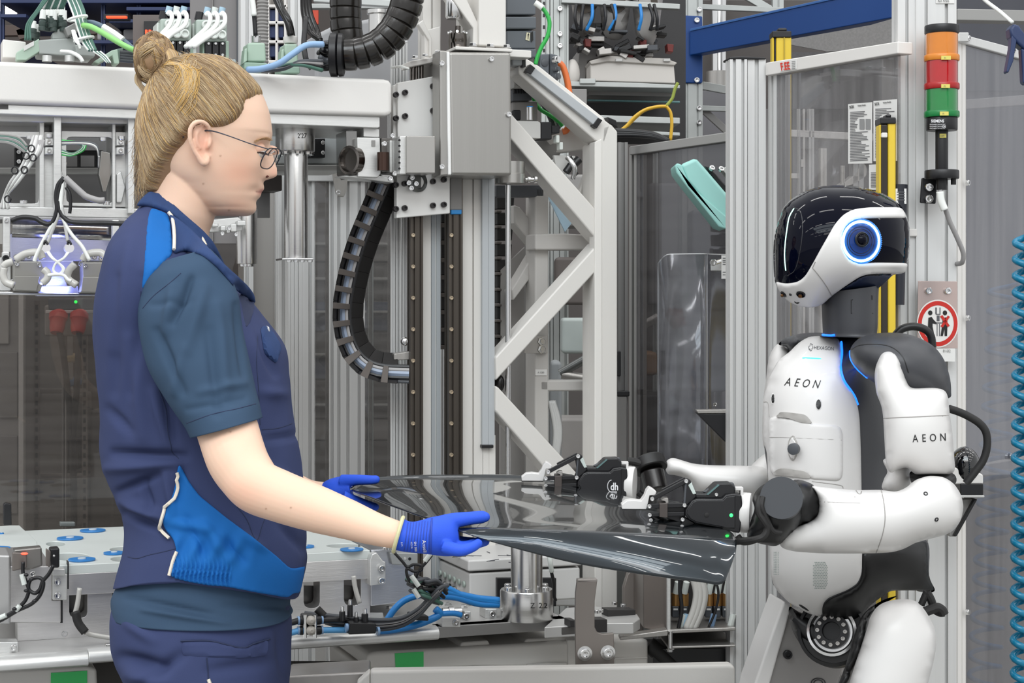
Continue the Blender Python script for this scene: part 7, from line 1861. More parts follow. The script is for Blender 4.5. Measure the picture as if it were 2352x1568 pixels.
for k in range(110):    # twist joining bun and crown
    j = random.gauss(0,7); bs.m = random.choice([0,1,3,2])
    bs.tube([W(372 + j, 100 + abs(j), HD - .012), W(392 + j, 118, HD - .022), W(398 + j, 140, HD - .028), W(388 + j, 160, HD - .030), W(376 + j, 172, HD - .03)], [.0003,.0009,.0009,.0003], 3,4, caps=False)
bs.obj('hair_strand', HAIR, bun, ang=180, kind='stuff')
b = B(); b.tube([W(383,158,2.522), W(388,145,2.516), W(402,138,2.51), W(412,132,2.52)], .0022,8)
b.obj('hair_tie', mat('pale_hair_tie', '#cfcf9e', 0.5), bun)

# ---- glasses
gl = B(); zg = Z(200,40,2.6125)
ds = [2.470,2.476,2.478,2.470,2.463,2.468,2.476,2.482]
tp = zg((570,718),(600,704),(660,686),(740,680),(830,704),(970,754),(1060,782),(1088,790))
gl.tube([W(x, y, d) for (x, y), d in zip(tp, ds)], [.0024,.0016,.0012,.0008,.0008,.0009], 8)
glo = bpy.data.objects.new('glasses', None); put(glo, woman, W(616,350,2.5))
gl.obj('temple', mat('grey_blue_metal', '#4b4f5a', 0.3,0.6), glo)
for dd, sx in ((2.505,0),(2.575,9)):
    b = B(); c = W(618 + sx, 364, dd); up = V((.0065,0,.0145)); la = V((-.0055,-.0235,0))
    pts = []
    for k in range(24):
        t = 2*math.pi*k / 24; u, v = math.cos(t), math.sin(t)
        pts.append(c + la*(abs(u) ** .7*(1 if u > 0 else -1)) + up*(abs(v) ** .7*(1 if v > 0 else -1)))
    b.tube(pts + pts[:2], .0009,6,1, smooth=False)
    b.obj('rim', mat('dark_rim', '#33343c', 0.3,0.6), glo)
    b = B(); b.add([p for p in pts], [list(range(24))]); b.obj('lens', glass('lens_glass', '#fdfdfd', -0.02), glo)
b = B(); b.tube([W(622,352,2.528), W(630,347,2.54), W(631,350,2.553)], .0009,6); b.obj('bridge', CHROME, glo)

# ---- clothes
def drape(bl, folds=(), nz=((8,.0025),(22,.0012)), seed=0.0, stretch=(1,1,1)):
    """press folds and soft unevenness into a cloth loft; folds are lines on the cloth with a height and a width"""
    co = np.array([tuple(v) for v in bl.v]); n = len(co)
    nr = np.zeros_like(co)
    for f in bl.f:
        if len(f) > 4: continue
        a, b_, c = co[f[0]], co[f[1]], co[f[2]]
        m = np.cross(b_ - a, c - a)
        for i in f: nr[i] += m
    nr /= np.maximum(np.linalg.norm(nr, axis=1, keepdims=True), 1e-12)
    cen = co.mean(0)
    if np.mean(np.sum((co - cen)*nr, axis=1)) < 0: nr = -nr
    X = CX + co[:, 0] / co[:, 1]*F; Y = CY - (co[:, 2] - EYE) / co[:, 1]*F
    h = np.zeros(n)
    for x0, y0, x1, y1, amp, w in folds:
        a = np.array([x0, y0], float); ab = np.array([x1 - x0, y1 - y0], float)
        t = ((X - a[0])*ab[0] + (Y - a[1])*ab[1]) / (ab @ ab); tc = np.clip(t, 0,1)
        d2 = (X - a[0] - tc*ab[0]) ** 2 + (Y - a[1] - tc*ab[1]) ** 2
        h += amp*.0021*np.exp(-d2 / (w*w))*(0.35 + 0.65*np.sin(np.pi*np.clip(tc*.9 + .05,0,1)))
    near = (nr[:, 1] < 0.35)
    h *= near
    for sc, am in nz:
        h += 1.3*am*np.array([noise.noise(V((v[0]*sc*stretch[0] + seed, v[1]*sc*stretch[1], v[2]*sc*stretch[2]))) for v in co])
    co = co + nr*h[:, None]
    bl.v = [V(p) for p in co]
    return bl

def rings2(rows, sub, n):
    rows = [tuple(r) + (2.0,0.0)[len(r) - 6:] if len(r) < 8 else tuple(r) for r in rows]
    bl = B(); out = []
    for r in cr(rows, sub):
        g = ring(*r[:6], e=max(1.3, r[6]), n=n)
        for k in range(n):
            g[k] = g[k] + V((0,0,1))*r[7]*max(0, math.sin(2*math.pi*k / n)) ** 2
        out.append(g)
    bl.loft(out); return bl

vest = rings2([(341,447,470,534,2.55,.064,2,0),(334,462,474,548,2.55,.070,2,0),(321,480,484,568,2.55,.092,2.1,0),(299,508,498,598,2.55,.128,2.3,0),(267,561,520,640,2.55,.160,2.4,0),
               (247,620,560,682,2.55,.174,2.4,0),(232,690,596,728,2.55,.178,2.4,0),(226,761,646,796,2.55,.176,2.4,0),(231,850,658,860,2.55,.170,2.4,0),
               (238,940,667,940,2.55,.162,2.3,0),(240,1037,683,1030,2.55,.154,2.3,0),(256,1095,690,1090,2.55,.150,2.3,0),(276,1140,693,1140,2.55,.149,2.3,0),
               (296,1195,695,1195,2.55,.152,2.3,.005),(297,1245,697,1245,2.55,.158,2.3,.014),(286,1298,699,1300,2.55,.163,2.3,.026),(275,1342,688,1366,2.55,.165,2.3,.036)], 12,220)
drape(vest, [(262,1040,425,1048,-7,9),(250,1075,400,1062,5,12),(275,1128,360,1090,-6,9),(285,1150,380,1190,6,12),(290,1178,370,1215,-6,9),(330,1110,350,1170,-5,8),
             (300,560,262,800,4,16),(330,640,300,900,-4,14),(275,640,262,900,-3,12),(300,780,330,1000,4,16),(250,940,300,990,-4,10),(350,900,385,1020,4,10),(370,870,400,1010,-5,7),
             (420,1075,410,1150,-3,8),(430,1190,470,1270,-4,8),(400,1200,480,1215,4,9),(470,1200,520,1285,5,9),(520,1240,560,1290,-4,8),(560,1230,600,1260,4,9),
             (600,900,650,905,3,12),(610,1010,680,1000,-3,8),(620,1080,680,1120,4,14),(600,780,630,860,-4,9),(640,1200,690,1260,-4,12),(380,1090,400,1180,4,8)], nz=((7,.003),(19,.0016),(45,.0006)), seed=3, stretch=(1,1,.6))
vo = vest.obj('vest', NAVY, woman, ang=180)
vbv = vest.bvh()
slv = rings2([(372,604,482,572,2.405,.030),(342,640,508,600,2.40,.048),(328,680,532,640,2.40,.060),(322,725,551,690,2.39,.066),(328,782,560,748,2.385,.068),(348,853,572,818,2.375,.068),
              (384,918,587,888,2.365,.065),(426,972,598,926,2.355,.068),(443,1003,606,958,2.35,.069)], 12,150)
drape(slv, [(440,640,395,740,-6,9),(395,660,380,760,4,12),(470,660,430,800,4,16),(500,700,520,900,3,14),(360,760,420,900,-4,10),(420,800,400,900,3,12),(480,760,500,950,-3,12),
            (545,700,560,860,-3,9),(350,700,440,690,-2,8),(460,900,560,880,3,10),(430,940,560,915,-2,7)], nz=((9,.003),(26,.0014)), seed=9, stretch=(1,1,.6))
so = slv.obj('shirt_sleeve', TEE, woman, ang=180)
sbv = slv.bvh()
b = rings2([(300,1290,655,1300,2.55,.148,2.3,0),(272,1352,664,1372,2.55,.156,2.3,.01),(267,1375,664,1396,2.55,.160,2.3,.006),(270,1400,669,1412,2.55,.165,2.3,.004)], 8,120)
drape(b, [(290,1372,480,1410,-3,7),(330,1400,520,1432,3,7),(520,1390,660,1395,-3,8)], seed=5)
b.obj('shirt_hem', TEE, woman, ang=180)
b = rings2([(285,1350,650,1350,2.55,.146,2.3,0),(264,1395,664,1402,2.55,.158,2.3,0),(263,1445,668,1445,2.55,.164,2.3,0),(272,1500,668,1510,2.55,.168,2.2,0),(300,1565,664,1568,2.55,.170,2.2,0),(320,1680,650,1680,2.55,.168,2.2,0)], 10,150)
drape(b, [(280,1510,370,1530,-8,14),(300,1550,380,1568,6,16),(330,1568,420,1500,-5,12),(290,1430,350,1470,3,12),(480,1540,620,1520,-3,14),(640,1450,655,1560,-3,10)], seed=6)
for sd in (-1,1):
    b.loft([ring(x0, y, x1, y, 2.55 + sd*.09, r, n=40) for x0, x1, y, r in ((320,640,1640,.085),(350,620,1900,.075),(390,590,2250,.062),(400,590,2780,.06))])
pants = b.obj('work_trousers', NAVY, woman, ang=180)
pbv = b.bvh()
for sd in (-1,1):
    b = B(); b.ell(W(520,2790,2.55 + sd*.09), .135,.05,.055); b.obj('shoe', BLACK, woman)

def pipe(bv, pts, r, sub=5, lift=0.0005, dref=2.45, closed=False, flat=1.0):
    P = cr(pts, sub) if len(pts) > 2 else [(pts[0][0] + (pts[1][0] - pts[0][0])*t / 8, pts[0][1] + (pts[1][1] - pts[0][1])*t / 8) for t in range(9)]
    b = B(); b.tube([hit(bv, x, y, dref)[0] + hit(bv, x, y, dref)[1]*lift for x, y in P], r, 6,1, smooth=False)
    return b
z6 = Z(210,960,2.578); z5 = Z(210,440,2.8); z1 = zg
b = B(); patch(b, z6((520,268),(580,380),(640,460),(800,590),(950,700),(1100,820),(1180,895),(1250,880),(1262,880),(1232,1035),(1195,1035),(1165,1062),(1000,1035),(800,997),(700,990),(580,970),(468,940),(478,870),(508,790),(490,720),(440,665),(420,605),(440,550),(480,460),(500,380),(506,320)), vbv, .0030,3.2,4, smooth=False, dref=2.45, sink=.006, base=.0025,
      ripple=lambda x, y: (.0042*math.sin((x - 395)*.62 + 1.6*math.sin(y*.11))*math.exp(-((y - 1314 - (x - 395)*.06) / 26) ** 2)*max(0, min(1,(534 - x) / 8))*max(0, min(1,(x - 392) / 6))*(1 - .75*math.exp(-((y - 1306 - (x - 395)*.06) / 3.0) ** 2))
               + .004*math.sin(x*.13 + y*.05)*math.exp(-((y - 1262) / 34) ** 2)*max(0, min(1,(600 - x) / 60))))
b.obj('side_panel', ROYAL, vo, ang=180, label='royal blue gathered side panel')
b = B(); patch(b, z5((388,105),(430,118),(490,142),(506,200),(516,300),(522,400),(470,455),(420,500),(380,560),(330,628),(326,600),(338,500),(345,380),(352,280),(362,180),(375,130)), vbv, .0020,6,4, smooth=False, dref=2.45)
b.obj('shoulder_panel', ROYAL, vo, ang=180, label='royal blue shoulder insert')
# front shoulder of the vest laps over the sleeve
b = B(); patch(b, z5((500,140),(560,175),(640,240),(700,300),(760,370),(820,430),(900,510),(960,560),(1020,620),(1050,670),(1055,720),(1010,690),(940,640),(880,570),(800,480),(720,415),(640,385),(580,385),(526,405),(520,300),(510,200)), [vbv, sbv], .0045,6,5, smooth=False, dref=2.42, base=.002, relax=40)
b.obj('shoulder_flap', NAVYD, vo, ang=180)
b = B(); patch(b, z5((940,640),(1010,690),(1050,690),(1045,760),(1010,860),(985,870),(975,780)), [vbv], .002,6,2, smooth=False); b.obj('armhole_lining', THREAD, vo)
# collar
b = B(); patch(b, [(343,441),(356,443),(372,447),(390,462),(412,482),(440,506),(470,533),(492,560),(508,590),(520,618),(514,622),(497,596),(474,574),(446,552),(420,522),(396,497),(368,482),(340,474),(316,472),(326,456)], [vbv], .006,5,5, smooth=True, dref=2.47, base=.002, relax=60)
b.obj('collar', NAVYD, vo, ang=180)
for pts in (z1((487,1178),(502,1260),(508,1330),(506,1412)), z1((642,1302),(665,1340),(688,1385))):
    pipe([vbv, sbv], pts, .0024, lift=.0075).obj('piping', PIPING, vo)
for pts in (z6((506,315),(495,430),(440,540),(416,610),(432,670),(470,712)), z6((514,792),(492,850),(470,930))):
    pipe([vbv], pts, .0024, lift=.0062).obj('piping', PIPING, vo)
for nm, bv_, pts, own in (('seam', vbv, z5((318,640),(312,760),(322,930),(360,1060),(400,1180),(440,1290),(478,1400),(490,1540)) + z6((470,160),(478,200),(516,240)), vo),
                     ('seam', vbv, z5((1068,930),(1062,1100),(1075,1280),(1085,1500)), vo),('seam', vbv, z5((1095,1530),(1200,1520),(1290,1490)), vo),
                     ('seam', vbv, z6((860,520),(920,600),(960,700),(985,720),(1010,640),(1030,590)), vo),('seam', vbv, z6((215,820),(270,830),(340,810),(430,790),(510,770)), vo),
                     ('seam', sbv, z5((330,750),(400,670),(500,590),(575,525)), so),('seam', sbv, z5((610,1490),(780,1430),(940,1395),(1085,1355)), so)):
    pipe([bv_], pts, .0006, lift=.0001).obj(nm, THREAD, own)
# chest pocket flap, pen tab, hip pocket
b = B(); patch(b, z5((1085,870),(1130,862),(1170,900),(1225,1000),(1205,1060),(1190,1105),(1150,1080),(1110,1040),(1095,950)), vbv, .006,5,4, smooth=False)
b.obj('pocket_flap', NAVYD, vo)
b = B(); patch(b, z5((1118,866),(1135,868),(1150,905),(1140,915),(1124,895)), vbv, .009,3,1, smooth=False); b.obj('white_badge', PAPER, vo)
b = B(); patch(b, z6((535,1322),(700,1320),(880,1355),(960,1335),(1050,1310),(1040,1405),(880,1420),(700,1415),(538,1405)), pbv, .003,6,4, smooth=False)
b.obj('pocket', NAVY, pants)
pipe([pbv], z6((530,1318),(700,1318),(880,1358),(960,1332),(1052,1306)), .0012, lift=.002).obj('seam', THREAD, pants)
pipe([pbv], z6((682,1420),(690,1500),(692,1550)), .0009, lift=.0005).obj('seam', THREAD, pants)
pipe([pbv], z6((692,1545),(700,1568),(712,1600)), .0024, lift=.001).obj('piping', PIPING, pants)

# ---- gloves
def glove(name, palm, fingers, cuffline, vox=.0013, lab=None):
    b = rloft(palm, 6,30)
    for f in fingers:
        limb(b, f, 14,6); x, y, d, r = f[-1]; b.ell(W(x, y, d), r*S(d), r*S(d), r*S(d))
    g = remesh(b, name, vox, GLOVE, woman, smooth=7, fac=.5)
    if lab: g['label'] = lab
    return g
g1 = glove('glove', [(925,1191,905,1262,2.20,.021),(945,1198,932,1267,2.20,.022),(968,1194,962,1270,2.20,.022),(992,1187,989,1273,2.20,.023),(1018,1184,1020,1277,2.205,.023),(1040,1188,1044,1276,2.21,.021),(1052,1200,1058,1268,2.215,.017)],
      [[(1000,1208,2.205,22),(1040,1196,2.21,18.5),(1080,1190,2.215,15.5),(1108,1187,2.22,15),(1114,1187,2.22,12)],
       [(1020,1255,2.185,17),(1055,1263,2.178,15),(1082,1257,2.18,12.5),(1098,1248,2.19,11)],
       [(1020,1250,2.20,17),(1062,1256,2.20,14),(1092,1248,2.205,12.5),(1108,1242,2.21,11)],
       [(1025,1245,2.22,17),(1065,1250,2.225,14),(1096,1247,2.23,12.5),(1114,1243,2.235,11)],
       [(1025,1240,2.235,17),(1062,1245,2.248,14),(1090,1246,2.255,12.5),(1106,1244,2.26,11)]], None, lab='blue knitted glove gripping the near corner')
gbv = world_bvh(g1)
for k in range(9):
    x = 934 + k*6.6
    pipe([gbv], [(x + 3,1200 - (3 if k > 4 else 0)),(x - 1,1230),(x - 6 + k*.5,1266)], .0008, lift=-.0001, dref=2.19).obj('rib', GLOVER, g1)
pipe([gbv], [(992,1190),(990,1230),(989,1271)], .0013, lift=0, dref=2.19).obj('seam', GLOVER, g1)
b = B(); cpts = ring(926,1188,904,1266,2.197,.0215, n=30); b.tube(cpts + cpts[:2], .0026,8,1, smooth=False); b.obj('glove_hem', GCUFF, g1)
write('print', 'Ansell', 970,1240,8, WINK, g1, bv=[gbv], rot=84, lift=.0008, dref=2.19)
write('print', 'EN 388', 951,1243,5, WINK, g1, bv=[gbv], rot=84, lift=.0012, dref=2.19)
write('print', '4131A', 943,1243,4, WINK, g1, bv=[gbv], rot=84, lift=.0012, dref=2.19)
write('print', '8 M', 921,1244,4, WINK, g1, bv=[gbv], rot=84, lift=.0012, dref=2.19)
g2 = glove('glove', [(728,1118,740,1160,2.65,.02),(752,1102,768,1160,2.64,.022),(780,1094,796,1156,2.635,.021),(800,1096,812,1146,2.63,.018)],
      [[(785,1105,2.625,16),(820,1102,2.615,12.5),(850,1102,2.61,11),(863,1101,2.61,10)],
       [(790,1140,2.66,13),(825,1152,2.68,11),(858,1163,2.69,9)], [(790,1140,2.64,13),(825,1152,2.65,11),(862,1164,2.655,9)],
       [(790,1140,2.62,13),(825,1153,2.625,11),(860,1165,2.63,9)], [(788,1138,2.60,12),(820,1150,2.605,10),(850,1162,2.61,8.5)]], None, lab='blue knitted glove on the far corner')
# ================================================================ the robot
RW = mat('robot_white_shell', '#dfdddb', 0.38, spec=0.4, coat=0.15)
RD = mat('robot_charcoal_shell', '#3b3c40', 0.42, bump=0.04, bscale=300)
RDD = mat('robot_black_part', '#131314', 0.4)
RG = mat('robot_gloss_visor', (0.0010,0.0016,0.007), 0.04, spec=0.14)
RSCR = mat('robot_screen', (0.002,0.006,0.03), 0.06, coat=1.0)
RRING = mat('robot_ring_light', '#9fd4ff', 0.3, emit='#7cc4ff', estr=5.0)
RGLOW = mat('robot_ring_glow', '#0d4fd0', 0.3, emit='#0b55e6', estr=0.9)
RGLOW2 = mat('robot_inner_glow', '#020b2c', 0.15, emit='#0a44b8', estr=0.22)
CYAN = mat('cyan_light_bar', '#4fdcff', 0.3, emit='#4fdcff', estr=1.0)
BLUEL = mat('blue_edge_light', '#1760ff', 0.3, emit='#1a6bff', estr=2.2)
SEAM = mat('shell_seam_grey', '#9b9895', 0.7)
def eye_display():
    nt = RGLOW2.node_tree; b = nt.nodes['Principled BSDF']
    tc = nt.nodes.new('ShaderNodeTexCoord'); ln = nt.nodes.new('ShaderNodeVectorMath'); ln.operation = 'LENGTH'
    rp = nt.nodes.new('ShaderNodeValToRGB'); ms = nt.nodes.new('ShaderNodeMath'); ms.operation = 'MULTIPLY'; ms.inputs[1].default_value = 1 / .034
    nt.links.new(tc.outputs['Object'], ln.inputs[0]); nt.links.new(ln.outputs['Value'], ms.inputs[0]); nt.links.new(ms.outputs[0], rp.inputs[0])
    e = rp.color_ramp.elements; e[0].position = .25; e[0].color = (.0,.004,.03,1); e[1].position = .98; e[1].color = (.04,.30,1,1)
    m = rp.color_ramp.elements.new(.62); m.color = (.001,.035,.20,1)
    nt.links.new(rp.outputs[0], b.inputs['Emission Color']); b.inputs['Emission Strength'].default_value = 1.0
eye_display()
z3 = Z(1720,380,2.53); zR = Z(1680,740,1.894); z4 = Z(1160,980,3.734)

robot = thing('humanoid_robot', 'white and charcoal humanoid robot with glossy black visor and glowing blue eye ring', 'robot', (W(1950, CY, 2.6).x, 2.6,0))
# ---- head
h = B(); inflate(h, z3((180,300),(210,232),(290,168),(400,126),(520,115),(640,124),(760,155),(850,205),(900,258),(930,340),(936,440),(925,560),(900,622),(840,636),(780,690),(700,730),(600,735),(510,748),(470,775),(430,803),(380,822),(300,818),(232,790),(175,725),(150,665),(143,560),(145,450),(158,370)),
        2.56,.098,5,.5)
hbvr = h.bvh()
head = h.obj('head', RG, robot, ang=180)
zz = lambda *p: z3(*p)
mask = zz((884,243),(903,272),(916,306),(800,306),(690,308),(615,316),(563,348),(540,405),(543,480),(575,540),(640,566),(740,563),(850,564),(923,566),(916,600),(904,624),(860,627),(760,627),(700,630),(645,644),(560,700),(480,757),(430,805),(380,824),(300,820),(230,791),(178,728),(152,672),(200,684),(240,684),(290,674),(330,640),(370,572),(420,480),(460,410),(500,340),(550,284),(610,254),(700,243))
b = B(); patch(b, mask, hbvr, .0045,5,6, smooth=False, dref=2.5); mk_ = b.obj('face_mask', RW, head, ang=180); mbv = b.bvh()
pipe([mbv], zz((350,572),(400,630),(450,700),(480,755)), .0007, lift=.0001).obj('seam', SEAM, mk_)
# underside and neck
b = B(); patch(b, zz((480,757),(560,702),(645,646),(700,632),(800,630),(838,634),(770,700),(720,735),(600,770),(500,800),(432,806)), hbvr, .002,7,3, smooth=False, dref=2.55)
b.obj('jaw_underside', mat('robot_dark_blue_matte', '#16223e', 0.5), head, ang=180)
b = rloft([(1888,672,2016,655,2.57,.060),(1889,705,2014,690,2.57,.060),(1891,745,2013,745,2.57,.060),(1892,768,2012,770,2.57,.060),(1885,772,2022,774,2.57,.066)], 5,40)
neck = b.obj('neck', RD, robot); nbv = b.bvh()
pipe([nbv], zz((595,780),(595,858),(720,858)), .0005, sub=1).obj('seam', RDD, neck)
pipe([nbv], zz((600,780),(715,755),(716,780)), .0005, sub=1).obj('seam', RDD, neck)
# chin cameras
for x, y, r in ((203,746,20),(302,748,25)):
    p, n = hit([mbv, hbvr], *z3((x, y))[0], 2.5); rr = r*.92 / 2.53*S(2.48)
    b = B(); b.lathe(p - n*.003, n, [(rr*1.15,0),(rr*1.2,.004),(rr, .0048),(rr*.95,.003)], 24); c_ = b.obj('camera_eye', RDD, head)
    b = B(); b.ell(p + n*.0002, rr*.66, rr*.66, rr*.66); b.m = 1; b.lathe(p, n, [(rr*.5,0),(rr*.5,.0052),(rr*.35,.0056)], 20)
    b.obj('lens', [RG, mat('amber_glass', '#6b4a2c', .15,.6)], c_)
b = B(); p, n = hit([mbv, hbvr], *z3((242,749))[0], 2.5); b.ell(p, .0022,.0022,.0022); b.obj('sensor_dot', RDD, head)
b = B(); patch(b, zz((262,785),(278,795),(288,790),(298,796),(282,806),(266,797)), [mbv, hbvr], .0012,2,1, smooth=False); b.obj('chin_mark', RDD, head)
# side screen with the ring
rc = z3((650,440))[0]
def ringpts(rx, ry, n=48, cx=rc[0], cy=rc[1]):
    return [(cx + rx*math.cos(2*math.pi*k / n), cy + ry*math.sin(2*math.pi*k / n)) for k in range(n)]
b = B(); patch(b, ringpts(48,52), hbvr, .0018,4,3, smooth=False); b.obj('eye_disc', RGLOW2, head)
hb2 = b.bvh()
def rring(rx, ry, r, lift, m, nm, par=head):
    P = ringpts(rx, ry); b = B(); b.tube([hit([hb2], x, y, 2.47)[0] + hit([hb2], x, y, 2.47)[1]*lift for x, y in P + P[:2]], r, 8,1, caps=False, smooth=False, flat=1)
    return b.obj(nm, m, par)
rring(41,44.5,.0042,-.0030, RGLOW, 'ring_glow'); rring(41,44.5,.0021,.0006, RRING, 'eye_ring')
b = B()
for rx in (31,26): 
    P = ringpts(rx, rx*1.08); b.tube([hit([hb2], x, y, 2.47)[0] for x, y in P + P[:2]], .0005,6,1, caps=False, smooth=False)
b.obj('lens_ring', RDD, head)
p, n = hit([hb2], *z3((655,430))[0], 2.47)
b = B(); b.lathe(p - n*.001, n, [(.0105,0),(.0112,.003),(.0100,.0042),(.0092,.003)], 28); le = b.obj('eye_lens_barrel', BLACK, head)
b = B(); b.ell(p - n*.002,.0088,.0088,.0088); b.obj('lens', RG, le)
b = B()
for k in range(22):
    t = math.radians(-50 + k*5.2); x = rc[0] + 47.5*math.cos(t) + 1; y = rc[1] + 50*math.sin(t) + 1
    q, nn_ = hit([hbvr, hb2], x, y, 2.47); b.ell(q, .0006,.0006,.0006, None, 6,4)
b.obj('dot_row', RRING if False else mat('dim_blue_dots', '#6fb4ff', .4, emit='#5aa0ff', estr=.6), head)
# front display seam and light strip on the visor
vis = pipe([hbvr], zz((262,250),(235,300),(222,370),(212,450),(208,530),(215,610)), .0014, lift=-.0005, dref=2.5); vis.obj('visor_light_strip', mat('pale_green_strip', '#bff5e6', .3, emit='#b8f7e4', estr=1.2), head)
pipe([hbvr], zz((255,240),(300,270),(312,360),(300,480),(270,600),(225,640)), .0006, lift=-.0001, dref=2.5).obj('visor_seam', mat('gloss_edge', '#2a2c30', .2), head)

# ---- torso
t_ = B(); inflate(t_, zR((262,130),(330,75),(420,58),(560,62),(640,150),(690,300),(715,500),(715,700),(780,900),(856,960),(860,1100),(884,1168),(820,1172),(770,1150),(690,1165),(600,1230),(540,1308),(470,1300),(400,1282),(330,1262),(250,1216),(192,1155),(174,1105),(172,960),(160,690),(142,520),(142,345),(170,230),(210,165)), 2.63,.120,11,.42)
torso = t_.obj('torso', RD, robot, ang=180); tbv = t_.bvh()
pl_ = zR((342,62),(400,60),(455,66),(473,84),(477,130),(472,200),(488,258),(528,312),(548,360),(557,420),(562,560),(565,720),(566,860),(568,1000),(566,1090),(548,1135),(500,1165),(455,1182),(415,1200),(396,1228),(394,1280),(335,1264),(250,1216),(190,1155),(172,1100),(170,960),(163,700),(156,560),(139,520),(138,345),(165,240),(205,165),(255,130),(290,92))
b = B(); patch(b, pl_, tbv, .009,8,9, smooth=False, dref=2.6); chest = b.obj('chest_shell', RW, torso, ang=180); cbv = b.bvh()
patch(t2 := B(), zR((566,1003),(850,950),(856,1100),(886,1168),(800,1165),(690,1165),(600,1232),(545,1306),(470,1298),(396,1280),(398,1232),(420,1204),(500,1170),(552,1140),(570,1092)), tbv, .004,9,5, smooth=False, dref=2.6)
t2.obj('hip_shell', RDD, torso, ang=180)
pipe([cbv, tbv], zR((478,88),(480,140),(474,200),(490,258),(530,314),(549,360)), .0016, lift=.001, dref=2.55).obj('edge_light', BLUEL, torso)
pipe([nbv], z3((432,984),(465,990),(500,986)), .0016, lift=.001, dref=2.52).obj('edge_light', BLUEL, neck)
# battery door with handles, lock, round ports
b = B(); patch(b, zR((164,412),(220,412),(250,418),(338,425),(352,440),(450,446),(474,456),(483,480),(484,660),(474,684),(455,691),(350,682),(322,660),(210,648),(190,665),(166,650)), cbv, .0022,7,3, smooth=False, dref=2.52)
door = b.obj('battery_door', RW, chest, ang=180); dbv = b.bvh()
for P in (((192,412),(205,398),(216,388),(322,400),(345,428),(352,440),(300,436),(250,416)),((172,662),(210,632),(325,648),(352,678),(310,676),(250,668))):
    b = B(); patch(b, zR(*P), [cbv], .0006,5,1, smooth=False, base=.0034, dref=2.52); b.obj('handle_recess_shade', mat('recess_shade_grey', '#a8a5a1', .6), door)  # grey patch on the shell, recess shade put into its colour
P = [(268 + 24*math.cos(t / 24*6.283), 547 + 55*math.sin(t / 24*6.283)) for t in range(24)]
b = B(); patch(b, zR(*P), [dbv, cbv], .0008,4,1, smooth=False, base=.0005); b.obj('lock_recess_shade', mat('recess_shade_grey', '#a8a5a1', .6), door)  # recess shade around the lock, again only a grey patch
P = [(268 + 19*math.cos(t / 24*6.283), 547 + 47*math.sin(t / 24*6.283)) for t in range(24)]
b = B(); patch(b, zR(*P), [dbv, cbv], .0012,4,1, smooth=False, base=.001); b.obj('lock_plate', RW, door)
p, n = hit([dbv], *zR((285,548))[0], 2.5); b = B(); b.lathe(p, V((-.5,-.85,0)), [(.005,0),(.005,.008),(.0085,.009),(.0085,.016),(.006,.017)], 16); b.obj('lock_knob', DGREY, door)
pipe([dbv], zR((166,500),(260,502),(480,512)), .0004, lift=0).obj('seam', SEAM, door)
pipe([cbv, tbv], zR((140,346),(160,352),(165,412)), .0006, lift=0).obj('seam', SEAM, chest)
pipe([cbv], zR((350,692),(470,708),(486,722)), .0006, lift=0).obj('seam', SEAM, chest)
for x, y, rx, ry in ((181,333,9,25),(379,357,15,27)):
    P = [(x + rx*math.cos(t / 20*6.283), y + ry*math.sin(t / 20*6.283)) for t in range(20)]
    b = B(); patch(b, zR(*P), [cbv, tbv], .0014,3,2, smooth=False, base=-.0002); q = b.obj('port_rim', RW, chest)
    P = [(x + rx*.72*math.cos(t / 20*6.283), y + ry*.8*math.sin(t / 20*6.283)) for t in range(20)]
    b = B(); patch(b, zR(*P), [cbv, tbv], .0004,3,1, smooth=False, base=.0016); b.obj('port', RDD, q)
b = B(); patch(b, zR((308,151),(350,153),(391,155),(391,163),(350,162),(308,159)), cbv, .0012,3,1, smooth=False); b.obj('light_bar', CYAN, chest)
write('print', 'AEON', 1801,885,19, INK, chest, bv=[cbv], rot=5, shear=.28, space=.36, wide=.78, lift=.0006, dref=2.5)
write('print', 'HEXAGON', 1869,802,8, GINK, chest, bv=[cbv], rot=4, wide=.82, lift=.0006, dref=2.5)
P6 = [z for z in zR((335,108),(345,92),(353,96),(355,112),(346,126),(338,120))]
b = B()
for a_ in range(6):
    for e_ in (1,2):
        x0, y0 = P6[a_]; x1, y1 = P6[(a_ + e_) % 6]; b.tube([hit([cbv], x0, y0,2.5)[0], hit([cbv], x1, y1,2.5)[0]], .0004,4,1, smooth=False)
b.obj('emblem', GINK, chest)
b = B()
for j in range(17):
    for i in range(9):
        x, y = 357 + i*7 + (j % 2)*3,1044 + j*7
        if (i in (0,8)) and (j < 2 or j > 14): continue
        q, n = hit([cbv], *zR((x, y))[0], 2.5); b.lathe(q, n, [(.0009,0),(.0008,.0004)], 6)
b.obj('speaker_grille', mat('grille_hole', '#8f9a95', .7), chest, kind='stuff')
b = B()
for j in range(14):
    for i in range(4):
        q, n = hit([cbv, tbv], *zR((186 + i*6,1000 + j*7.4))[0], 2.5); b.lathe(q, n, [(.0009,0),(.0008,.0004)], 6)
b.obj('speaker_grille', mat('grille_hole', '#8f9a95', .7), chest, kind='stuff')
b = B(); patch(b, zR((292,1225),(310,1228),(335,1248),(338,1258),(315,1246),(296,1234)), [cbv, tbv], .0012,3,1, smooth=False); b.obj('belly_slot', RDD, chest)

